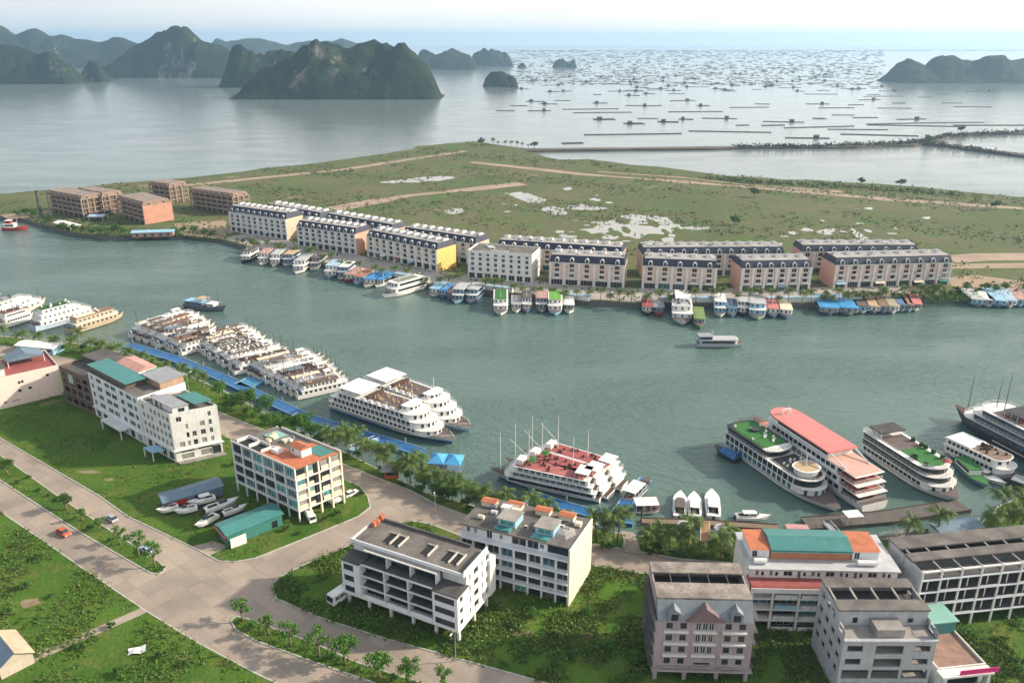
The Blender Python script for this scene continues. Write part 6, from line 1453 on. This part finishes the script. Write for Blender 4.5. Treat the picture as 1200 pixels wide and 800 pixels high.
row('shrub', 'shrub', 'shrub', [(20, 640), (45, 655), (30, 690), (130, 735), (190, 770), (215, 780), (95, 760), (60, 700), (10, 720), (140, 790)], 'shrubs on the grass below the road', 'on the lower left grass', SZ, SHRUB, .6, 1.1)
row('shrub', 'shrub', 'shrub', [(423, 580), (380, 610), (395, 603), (335, 622), (350, 626), (300, 610), (275, 545)], 'shrubs around the glazed frame building', 'around the glazed frame building', SZ, SHRUB, .6, 1.0)
row('shrub', 'shrub', 'shrub', [(600, 735), (625, 722), (650, 745), (690, 720), (712, 760), (670, 770), (560, 765), (735, 700), (590, 780), (745, 775), (700, 690), (640, 790), (520, 750)], 'shrubs on the overgrown plot in the middle foreground', 'on the overgrown plot left of the mauve building', SZ, SHRUB, .7, 1.2)
row('shrub', 'shrub', 'shrub', [(1130, 745), (1150, 765), (1175, 750), (1185, 775), (1165, 790), (1195, 790)], 'shrubs on the plot at the lower right', 'right of the magenta-bannered annex', SZ, SHRUB, .7, 1.2)
# palms and trees of the far bank
def farrow(kind, cat, name, where, x0, x1, n, pool, group, smin=.75, smax=1.05):
    pts = []
    fx = [p[0] for p in prom_front]; fy = [p[1] for p in prom_front]
    for i in range(n):
        x = x0 + (x1 - x0) * (i + .5) / n + rng.uniform(-3, 3); y = float(np.interp(x, fx, fy)) - rng.uniform(3.5, 6.5)
        pts.append((x, y))
    row(name, cat, kind, pts, group, where, FZ, pool, smin, smax)
FPG = 'palms along the far quay'
farrow('palm', 'palm tree', 'palm_tree', 'in front of the leftmost pale townhouse blocks', 290, 425, 13, PALMS, FPG)
farrow('palm', 'palm tree', 'palm_tree', 'in front of the yellow-ended block', 432, 545, 9, PALMS, FPG)
farrow('palm', 'palm tree', 'palm_tree', 'in front of the white hotel', 560, 640, 7, PALMS, FPG)
farrow('palm', 'palm tree', 'palm_tree', 'in front of the narrow five-bay block', 645, 745, 8, PALMS, FPG)
farrow('palm', 'palm tree', 'palm_tree', 'in front of the middle five-bay block', 752, 850, 7, PALMS, FPG)
farrow('palm', 'palm tree', 'palm_tree', 'in front of the six-bay salmon-ended block', 860, 955, 8, PALMS, FPG)
farrow('palm', 'palm tree', 'palm_tree', 'in front of the longest rose block', 962, 1110, 20, PALMS, FPG)
FTG = 'trees along the far quay'
farrow('bushy tree', 'tree', 'broadleaf_tree', 'on the bank in front of the unfinished blocks', 262, 300, 4, BUSHY, FTG, .7, 1)
row('broadleaf_tree', 'tree', 'bushy tree', [(22, 255), (32, 253), (42, 257), (52, 259), (58, 262), (76, 272), (88, 273), (98, 275), (108, 276), (118, 276), (127, 277), (136, 275), (146, 277), (205, 275), (216, 274), (228, 276), (240, 278), (250, 280)], FTG, 'along the bank below the unfinished blocks', FZ, BUSHY, .7, 1.05)
row('broadleaf_tree', 'tree', 'bushy tree', [(968, 349), (990, 350), (1004, 351), (1020, 350), (1046, 349), (1062, 349), (1078, 347), (1092, 346), (1107, 346), (1121, 344), (1132, 343), (1143, 345), (1154, 342), (1166, 344), (1177, 342), (1190, 344), (1202, 341)], FTG, 'at the right end of the far quay', FZ, BUSHY, .55, .85)
row('broadleaf_tree', 'tree', 'lone dark tree', [(884, 231), (861, 264)], 'lone trees on the marsh', 'standing in the open marsh', FZ, BUSHY[:1], 1.0, 1.2)
row('broadleaf_tree', 'tree', 'lone shrubby tree', [(1009, 217.5), (1055, 219.5), (1166, 246)], 'lone trees on the marsh', 'by the far shore of the marsh', FZ, BUSHY[:1], 1.0, 1.2)
row('broadleaf_tree', 'tree', 'dark tree', [(564, 170.5), (626, 174.3), (1087, 167), (1126, 156.5)], 'trees on the causeway', 'standing on the causeway', .35, BUSHY[:1], 1.3, 1.8)
row('broadleaf_tree', 'tree', 'thin tree', [(578, 170), (584, 170.3), (592, 171), (599, 171.6), (606, 172.3), (612, 173), (619, 173.6)], 'trees on the causeway', 'in the row on the spit where the causeway begins', .35, YOUNG, 1.3, 1.8)

def scatter(name, poly, n, z, size, leaves, mt, spread, hgt, mask=None, seed=1, avoid=()):
    """clumps of small leaves over an area: uncountable ground cover, one object"""
    r = np.random.default_rng(seed); xy = np.array([(p[0], p[1]) for p in poly]); lo, hi = xy.min(0), xy.max(0)
    Pp = r.uniform(lo, hi, (n * 3, 2)); dd = np.hypot(Pp[:, 0], Pp[:, 1])
    ok = inside(Pp[:, 0], Pp[:, 1], [tuple(q) for q in xy])
    a = Pp[:, 1] * CT + CAMH * ST
    u = F * Pp[:, 0] / a; ok &= (np.abs(u) < 640)
    for ax, ay, ar in avoid: ok &= (np.hypot(Pp[:, 0] - ax, Pp[:, 1] - ay) > ar)
    if mask is not None: ok &= mask(Pp[:, 0], Pp[:, 1], r)
    Pp = Pp[ok][:n]; m = len(Pp)
    c = np.repeat(np.concatenate([Pp, np.full((m, 1), z)], 1), leaves, 0); k = len(c)
    sc_ = np.repeat(r.uniform(.5, 1.4, (m, 1)), leaves, 0)
    off = r.normal(size=(k, 3)) * np.array([spread, spread, 0]) * sc_; off[:, 2] = np.abs(r.normal(size=k)) * hgt * sc_[:, 0] * .7
    d = r.normal(size=(k, 3)); V, Fc = leaf_quads(c + off, d, size, r)
    o = obj(name, big_mesh(name, V, Fc, [mt], 4)); o['kind'] = 'stuff'; return o
def clumpy(scale, thr):
    ph = nr.uniform(0, 6.28, (6, 3))
    def f(x, y, r):
        s = 0
        for i, (a, b, c) in enumerate(ph): s = s + np.sin((x * math.cos(a) + y * math.sin(a)) / scale * (1 + i * .55) + b) / (1 + i * .35)
        return (s + r.normal(0, .5, len(x))) > thr
    return f
PL = list(PLOTS.values())
scatter('grass', PL[0], 11000, .12, .55, 5, LEAFG, .35, .32, clumpy(5, -.1), 1)
scatter('grass', PL[1], 900, .12, .45, 5, LEAFG, .25, .35, None, 2)
scatter('grass', PL[2], 6500, .12, .45, 5, LEAFG, .30, .30, clumpy(6, .0), 3)
scatter('grass', PL[3], 900, .12, .45, 5, LEAFG, .25, .4, None, 4)
scatter('grass', PL[4], 21000, .12, .6, 5, LEAFG, .45, .42, clumpy(4, -.2), 5)
scatter('undergrowth', PL[5], 4200, .12, .6, 6, LEAFB, .6, 1.1, clumpy(7, -.2), 6)
scatter('shrubbery', FAR, 9000, FZ, 1.5, 4, LEAFM, 1.1, .8, clumpy(22, .3), 7)
fb_edge = [(p[0], p[1]) for p in wpts([(660, 191.5), (800, 203.5), (900, 213), (1000, 218.5), (1070, 223), (1205, 236), (1205, 241), (1070, 227), (1000, 222), (850, 213), (700, 195)], FZ)]
scatter('shrubbery', fb_edge, 2600, FZ, 2.2, 5, LEAFM, 1.6, 2.2, clumpy(30, -.2), 8)
quay_strip = [(p[0], p[1]) for p in wpts([(30, 259), (90, 275), (150, 279), (217, 277), (258, 282), (258, 276), (200, 270), (120, 268), (60, 258)], FZ)]
scatter('undergrowth', quay_strip, 500, FZ, 1.0, 6, LEAFB, 1.0, 1.2, None, 9)
prom_strip = [a for a, b in inn] + [a.lerp(b, .28) for a, b in inn][::-1]
scatter('undergrowth', prom_strip, 1400, FZ, .8, 6, LEAFB, .7, .7, clumpy(14, -.1), 10)
bk_r = [(p[0], p[1]) for p in wpts([(1083, 354), (1124, 353), (1205, 350), (1205, 338), (1124, 341), (1100, 345)], FZ)]
scatter('undergrowth', bk_r, 700, FZ, .9, 6, LEAFB, .8, 1.0, None, 11)
dk = [(p[0], p[1]) for p in wpts([(860, 171.2), (960, 170), (1040, 167.5), (1084, 163.6), (1110, 157), (1205, 153.4), (1205, 155.2), (1112, 160), (1092, 167), (1205, 182.5), (1205, 183.5), (1080, 168.5), (1000, 171.8), (860, 173.2)], .3)]
scatter('shrubbery', dk, 2600, .3, 2.6, 5, LEAFD, 1.8, 2.0, None, 12)

# ---------------------------------------------------------------- vehicles, lamps, people
def car(name, label, cat, px, heading_px, bm, L=4.4, W_=1.8, pickup=False, van=False):
    p = g(*px, .0); q = g(*heading_px, .0); a = math.atan2(q.y - p.y, q.x - p.x)
    z = .12 if van == 'grass' else 0.004
    t = thing(name, label, cat, (p.x, p.y, z), a); h = L / 2
    pr = [(-h, .35), (h - .1, .35), (h, .6), (h - .1, .85), (h - 1.25, 1.0), (-h + .1, 1.02), (-h, .8)]
    MB().loft([[(x, W_ / 2 * .96, zz) for x, zz in pr], [(x, -W_ / 2 * .96, zz) for x, zz in pr]]).build('body', bm, t)
    cb = [(-h + (1.7 if pickup else .25), 1.02), (h - 1.2, 1.02), (h - 1.9, 1.5), (-h + (1.9 if pickup else .8), 1.52)]
    MB().loft([[(x, W_ / 2 * .82, zz) for x, zz in cb], [(x, -W_ / 2 * .82, zz) for x, zz in cb]]).build('windows', G1, t)['label'] = 'dark glass cabin band'
    MB().box(cb[3][0] + .05, -W_ * .36, 1.525, cb[2][0] - .05, W_ * .36, 1.57).build('roof', bm, t)
    wm = MB().bar((0, -.1, 0), (0, .1, 0), .33, 0, 12).bar((0, -.105, 0), (0, .105, 0), .19, 1, 10).mesh('wheel', [BLACK, GREY])
    for x in (-h + .8, h - .85):
        for y in (-W_ / 2 + .1, W_ / 2 - .1): obj('wheel', wm, t, (x, y, .33))
    for y in (-.6, .6): MB().box(h - .06, y - .18, .62, h + .01, y + .18, .78).build('headlight', WHITE2, t)
    if pickup: MB().box(-h + .15, -W_ * .40, 1.021, -h + 1.6, W_ * .40, 1.06).build('cargo_bed', BLACK, t)
    return t
car('car', 'orange car with dark windows driving on the lower carriageway', 'car', (75, 626), (100, 640), mat('orange_paint', (.55, .12, .05), .35), 4.6, 1.85)
car('car', 'silver grey car on the upper carriageway beside the median', 'car', (131, 609), (115, 598), mat('silver_paint', (.42, .44, .46), .35))
car('car', 'pale blue car stopped near the tip of the upper median', 'car', (172, 646), (160, 638), mat('pale_blue_paint', (.40, .52, .66), .4))
car('car', 'white car parked in the shade beneath the glazed frame building', 'car', (412, 580), (430, 572), WHITE2)
def truck(label, px, head):
    p, q = g(*px, .12), g(*head, .12); t = thing('truck', label, 'truck', (p.x, p.y, .12), math.atan2(q.y - p.y, q.x - p.x))
    MB().box(-3.0, -.95, .55, 1.0, .95, .75).build('chassis', GREY, t); MB().prism([(1.05, -.95), (2.7, -.95), (2.7, .95), (1.05, .95)], .5, 2.2, 0, [(1.05, -.9), (2.3, -.9), (2.3, .9), (1.05, .9)]).build('cab', WHITE2, t)
    MB().prism([(2.52, -.8), (2.64, -.8), (2.64, .8), (2.52, .8)], 1.35, 2.0, 0, [(2.36, -.75), (2.48, -.75), (2.48, .75), (2.36, .75)]).build('windscreen', G1, t)
    MB().box(-3.0, -.95, .76, .9, .95, 1.2).box(-2.6, -.9, 1.2, .4, .9, 2.3).build('cargo_box', WHITE2, t)
    wm = MB().bar((0, -.13, 0), (0, .13, 0), .42, 0, 12).mesh('wheel', BLACK)
    for x in (-2.0, 1.7):
        for y in (-.85, .85): obj('wheel', wm, t, (x, y, .42))
truck('small white truck standing on the grass at the corner of the glazed frame building', (364, 608), (369, 616))
p, q = g(417, 690, .12), g(389, 709, .12); d = q - p
t = thing('bus', 'white bus parked on the grass by the stilted white building', 'bus', (p.x, p.y, .12), math.atan2(d.y, d.x)); L = 7.6
pr = [(0, .5), (L, .5), (L + .15, 1.2), (L - .1, 2.75), (L - .3, 2.9), (.1, 2.9), (0, 2.7)]
MB().loft([[(x, 1.12, z) for x, z in pr], [(x, -1.12, z) for x, z in pr]]).build('body', WHITE2, t)
wnm = MB().box(0, -.02, 0, 1.15, .02, .85).mesh('window', G2)
for i in range(5):
    for y in (-1.13, 1.13): obj('window', wnm, t, (.5 + i * 1.32, y, 1.55))
MB().loft([[(L + .17, -1.0, 1.35), (L + .17, 1.0, 1.35), (L + .17, 1.0, 1.42), (L + .17, -1.0, 1.42)], [(L - .05, -1.0, 2.5), (L - .05, 1.0, 2.5), (L - .05, 1.0, 2.6), (L - .05, -1.0, 2.6)]]).build('windscreen', G1, t)
wm = MB().bar((0, -.14, 0), (0, .14, 0), .45, 0, 12).mesh('wheel', BLACK)
for x in (1.4, L - 1.5):
    for y in (-1.0, 1.0): obj('wheel', wm, t, (x, y, .45))
MB().box(1.5, -.7, 2.91, 3.4, .7, 3.1).build('roof_unit', GREY, t)
for lab, px in (('boat-like white cargo under the right end of the glazed frame building', (393, 592)),):
    speedboat('white boat stored under the right end of the glazed frame building', (402, 586), (386, 594), 2.2, None, .12, hard=False)
def lamp(label, px, z, arm, h=8):
    p = g(*px, z); t = thing('street_lamp', label, 'street lamp', (p.x, p.y, z), arm, 'thin street lamps')
    MB().bar((0, 0, 0), (0, 0, h), .11, 0, 6, .06).build('pole', GREY, t); MB().tube([(0, 0, h - .3), (.6, 0, h + .1), (1.6, 0, h + .2)], [.06, .05, .05], 0, 5).build('arm', GREY, t); MB().box(1.5, -.14, h + .1, 2.2, .14, h + .26).build('lamp_head', WHITE2, t)
lamp('street lamp at the lower road edge left of the mauve building', (534, 774), .12, R(250)); lamp('street lamp on the coast road behind the stilted white building', (511, 613), .12, R(100))
lamp('street lamp beside the coast road at the palms, left of the cream-walled building', (592, 637), .12, R(100)); lamp('street lamp behind the white hotels near the pontoon', (222, 462), .12, R(60))
t_ = g(3, 602, 0); t = thing('motorbike', 'dark motorbike on the lower carriageway at the left edge', 'motorbike', (t_.x, t_.y, 0.004), R(-38))
wh = lambda x: MB().bar((x, -.06, .3), (x, .06, .3), .3, 0, 12)
wh(-.6).build('wheel', BLACK, t); wh(.65).build('wheel', BLACK, t); MB().prism([(-.7, -.14), (.3, -.16), (.3, .16), (-.7, .14)], .5, .8).build('body', REDW, t); MB().box(-.6, -.13, .8, .1, .13, .9).build('seat', BLACK, t); MB().bar((.45, 0, .5), (.35, 0, 1.05), .05).bar((.35, -.32, 1.05), (.35, .32, 1.05), .03).build('handlebar', GREY, t)
def person(label, px, rz, shirt, trousers, step=.12):
    p = g(*px, 0); t = thing('person', label, 'person', (p.x, p.y, .004), rz, None)
    v = [(0, 0, .92), (0, .01, 1.15), (0, 0, 1.38), (0, 0, 1.48), (0, .02, 1.60), (0, .02, 1.70),
         (.10, 0, .88), (.11, step, .48), (.11, step * .9, .06), (.11, step + .14, .03), (-.10, 0, .88), (-.11, -step, .48), (-.11, -step * 1.6, .07), (-.11, -step * 1.6 + .14, .03),
         (.19, 0, 1.38), (.23, -.03, 1.10), (.24, .06, .86), (.24, .09, .78), (-.19, 0, 1.38), (-.23, .03, 1.10), (-.24, .10, .86), (-.24, .14, .78)]
    e = [(0, 1), (1, 2), (2, 3), (3, 4), (4, 5), (0, 6), (6, 7), (7, 8), (8, 9), (0, 10), (10, 11), (11, 12), (12, 13), (2, 14), (14, 15), (15, 16), (16, 17), (2, 18), (18, 19), (19, 20), (20, 21)]
    rad = [.14, .12, .14, .055, .095, .08, .085, .058, .042, .04, .085, .058, .042, .04, .06, .045, .035, .04, .06, .045, .035, .04]
    def skin(name, vs, es, rs, m, par):
        me = bpy.data.meshes.new(name); me.from_pydata(vs, es, []); o = obj(name, me, par)
        bm_ = o.modifiers.new('s', 'SKIN'); o.modifiers.new('u', 'SUBSURF').levels = 1
        for i, rr_ in enumerate(rs): me.skin_vertices[0].data[i].radius = (rr_, rr_)
        me.skin_vertices[0].data[0].use_root = True
        dg = bpy.context.evaluated_depsgraph_get(); me2 = bpy.data.meshes.new_from_object(o.evaluated_get(dg)); o.modifiers.clear(); o.data = me2; me2.materials.clear(); me2.materials.append(m); return o
    SK = mat('skin', (.42, .25, .17), .6)
    skin('body', v, e, rad, SK, t)
    skin('shirt', [(0, 0, .95), (0, .01, 1.15), (0, 0, 1.40), (.19, 0, 1.38), (.23, -.03, 1.14), (-.19, 0, 1.38), (-.23, .03, 1.14)], [(0, 1), (1, 2), (2, 3), (3, 4), (2, 5), (5, 6)], [.165, .145, .15, .085, .07, .085, .07], shirt, t)
    skin('trousers', [(0, 0, .96), (.10, 0, .88), (.11, step, .48), (.11, step * .9, .10), (-.10, 0, .88), (-.11, -step, .48), (-.11, -step * 1.6, .11)], [(0, 1), (1, 2), (2, 3), (0, 4), (4, 5), (5, 6)], [.155, .10, .075, .06, .10, .075, .06], trousers, t)
    MB().loft([[(.11 * k * math.cos(a), .02 + .115 * k * math.sin(a), zz) for a in (0, .8, 1.6, 2.4, 3.14, 3.9, 4.7, 5.5)] for k, zz in ((.95, 1.62), (1, 1.70), (.7, 1.78), (.2, 1.80))]).build('hair', BLACK, t, True)
person('person in white shirt walking on the coast road, left of the pair', (840, 669), 1.2, WHITE2, DARK); person('person in white top walking on the coast road, right of the pair', (844.5, 669), 1.5, WHITE2, GREYB, .08)
p = g(161, 763, .12); t = thing('sheet', 'crumpled white sheet lying on the lower left grass', 'sheet', (p.x, p.y, .12), .3)
mb = MB(); gx = [[(1.2 * i - 1.8 + rng.uniform(-.2, .2), 1.0 * j - 1 + rng.uniform(-.2, .2), rng.uniform(.15, .75)) for i in range(4)] for j in range(3)]
for j in range(2):
    for i in range(3): mb.face([gx[j][i], gx[j][i + 1], gx[j + 1][i + 1], gx[j + 1][i]])
o = mb.build('cloth', WHITE2, t); sm_ = o.modifiers.new('thick', 'SOLIDIFY'); sm_.thickness = .05
# far-bank tents, low white walls
def shed(name, label, cat, fl, fr, W_, h, wm, rm, z=FZ, open_=False):
    b = Bld(name, label, cat, fl, fr, z, 'low sheds and awnings on the far bank', W=W_)
    if open_: b.cols([(.3, .3), (b.L - .3, .3), (.3, W_ - .3), (b.L - .3, W_ - .3)], 0, h, .25, WHITE, 'post')
    else: b.walls((0, 0, b.L, W_), 0, h, {'F': gops(b.L, max(2, int(b.L / 5)), 1.8, [(.3, h - .6)], 'dark')}, wm)
    b.part('roof', MB().gable(-.6, -.6, b.L + .6, W_ + .6, h + .01, 1.0), rm)
shed('market_shed', 'long pale shed with blue roof below the salmon brick block', 'shed', (155, 278.5), (203, 277), 7, 3, PKR, LTBLUE)
shed('market_shed', 'white awning roof by the leftmost unfinished block', 'awning', (64, 266), (83, 271), 7, 3, WHITE, WHITE2, open_=True)
shed('market_shed', 'pale blue awning roof under the front corner of the leftmost unfinished block', 'awning', (104, 259), (121, 259), 8, 3, WHITE, LB, open_=True)
for lab, px in (('low white wall left of the white hotel on the far promenade', [(462, 325), (500, 331.5)]), ('low white wall in front of the white hotel', [(552, 337.5), (600, 343.5)]), ('low white wall in front of the narrow five-bay block', [(640, 347), (690, 353)]), ('low white wall in front of the middle five-bay block', [(775, 354.5), (850, 354.5)]), ('low white wall in front of the six-bay block', [(900, 354.5), (1010, 353.5)])):
    b = Bld('promenade_wall', lab, 'wall', px[0], px[1], FZ, 'low white walls on the far promenade', W=3)
    b.part('wall', MB().box(0, 0, 0, b.L, 3.0, 2.2), WHITE); b.part('coping', MB().box(-.1, -.1, 2.201, b.L + .1, 3.1, 2.4), LB)
# sea wall with railing behind the columned frame
a, c = g(1042, 630, 0), g(1150, 612, 0)
b = Bld('sea_wall', 'pale sea wall with railing between the broad dock and the columned frame', 'wall', (1030, 632), (1148, 613.5), .05, W=.5)
b.part('wall', MB().box(0, 0, 0, b.L, .5, 1.0), CONC); b.part('railing', rail(MB(), [(0, .25), (b.L, .25)], 1.0, .8, False, .05, 2.5), WHITE)
b = Bld('pavilion', 'low pavilion with teal roof behind the columned frame by the shore', 'pavilion', (1100, 634), (1148, 627), .12, W=4)
b.walls((0, 0, b.L, 4), 0, 2.6, {'F': gops(b.L, 4, 1.6, [(.6, 2.0)], 'dark')}, WHITE); b.part('roof', MB().gable(-.5, -.5, b.L + .5, 4.5, 2.61, .7), GREYB)

# ---------------------------------------------------------------- floating farm rafts on the bay
RAFT = mat('wet_timber', (.10, .092, .08), .9, .3, .1)
def raft_mesh(L, W_, seed):
    r = random.Random(seed); mb = MB()
    for y in np.linspace(-W_ / 2, W_ / 2, 4): mb.box(-L / 2, y - .5, -.3, L / 2, y + .5, .5)
    for x in np.linspace(-L / 2, L / 2, max(3, int(L / 9))): mb.box(x - .5, -W_ / 2, .51, x + .5, W_ / 2, .8)
    if L < 60 and r.random() < .6: x = r.uniform(-L * .3, L * .3); mb.box(x - 3, -2.4, .81, x + 3, 2.4, 3).gable(x - 3.5, -3, x + 3.5, 3, 3, 1.4)
    return mb.mesh('raft', RAFT)
RM = [raft_mesh(L, W_, i) for i, (L, W_) in enumerate([(34, 9), (55, 9), (22, 12), (75, 8), (30, 16)])]
RG = 'floating farm rafts on the bright bay'
def raft(px, py, k, sx=1, label='dark floating farm raft on the bright bay beyond the causeway'):
    p = g(px, py, WZ); o = obj('farm_raft', RM[k], None, (p.x, p.y, WZ), R(rng.uniform(-14, 14))); o.scale = (sx, rng.uniform(.8, 1.3), 1); return tag(o, label, 'raft', RG)
pts = [(592, 130), (608, 124), (632, 130), (627, 119), (643, 122), (659, 118), (663, 107), (700, 111), (722, 107), (703, 121), (741, 112), (753, 100), (760, 110), (786, 101), (793, 110), (800, 118), (749, 124), (766, 124), (708, 140), (743, 145), (759, 139), (783, 143), (804, 140), (822, 102), (843, 98), (852, 99), (824, 124), (893, 122), (875, 97), (887, 105), (937, 107), (918, 103), (958, 122), (1003, 123), (1019, 117), (1053, 121), (1085, 114), (1115, 121), (870, 147), (906, 147), (843, 139), (960, 139), (988, 135), (1014, 138), (918, 143), (946, 162), (671, 168), (1068, 140), (812, 93), (842, 91), (905, 92), (940, 94), (976, 101), (1000, 104), (1024, 111), (968, 84), (620, 90), (630, 94)]
for i, (x, y) in enumerate(pts): raft(x, y, rng.choice([0, 0, 2, 4, 1]), rng.uniform(.7, 1.2))
for x, y, s_ in ((692, 128, 1.4), (706, 132, 1.4), (742, 157.5, 1.8), (815, 131, 1.3), (878, 126, 1.0), (962, 110.5, 1.0), (1035, 113, 1.2), (960, 149, 1.5), (855, 154.5, 1.5), (1005, 152, 1.1), (1050, 145, 1.3), (1110, 144, 1.6), (1165, 147, 1.6), (1070, 147.5, 1.7), (1030, 158.5, 1.3), (700, 98, 1.3), (980, 126.5, .9), (1048, 127, .8), (1140, 125.5, .9)):
    raft(x, y, 3, s_)
def far_rafts(n, ylo, yhi, pw, stuff=False):
    out = []
    while len(out) < n:
        x = rng.uniform(590, 1215); y = ylo + (yhi - ylo) * rng.random() ** pw
        if x > 1035 and 60 < y < 104: continue
        if x < 690 and y < 84 and not stuff: continue
        out.append((x, y))
    return out
for x, y in far_rafts(130, 77, 108, 1.3): raft(x, y, rng.choice([0, 1, 2, 4]), rng.uniform(.7, 1.4), 'distant speck of a floating raft in the crowded strip of the far bay')
mb = MB()
for x, y in far_rafts(2400, 59, 100, 1.5, True):
    p = g(x, y, WZ); k_ = p.y / 4500; L = rng.uniform(8, 26) * max(.6, k_); mb.box(p.x - L / 2, p.y - 5 * k_, WZ - .3, p.x + L / 2, p.y + 5 * k_, WZ + rng.uniform(.5, 2.2) * max(.6, k_))
mb.build('distant_rafts', mat('bleached_timber', (.17, .165, .155), .9, .3, .02))['kind'] = 'stuff'

# ---------------------------------------------------------------- haze
m = bpy.data.materials.new('haze'); m.use_nodes = True; t = m.node_tree; t.nodes.remove(t.nodes['Principled BSDF'])
v = t.nodes.new('ShaderNodeVolumePrincipled'); v.inputs['Color'].default_value = (.46, .72, 1.0, 1); v.inputs['Density'].default_value = .00009
v.inputs['Anisotropy'].default_value = .42
t.links.new(v.outputs[0], t.nodes['Material Output'].inputs['Volume'])
hz = MB().box(-20500, -500, -5, 20500, 20500, 262).build('haze', m); hz['kind'] = 'stuff'
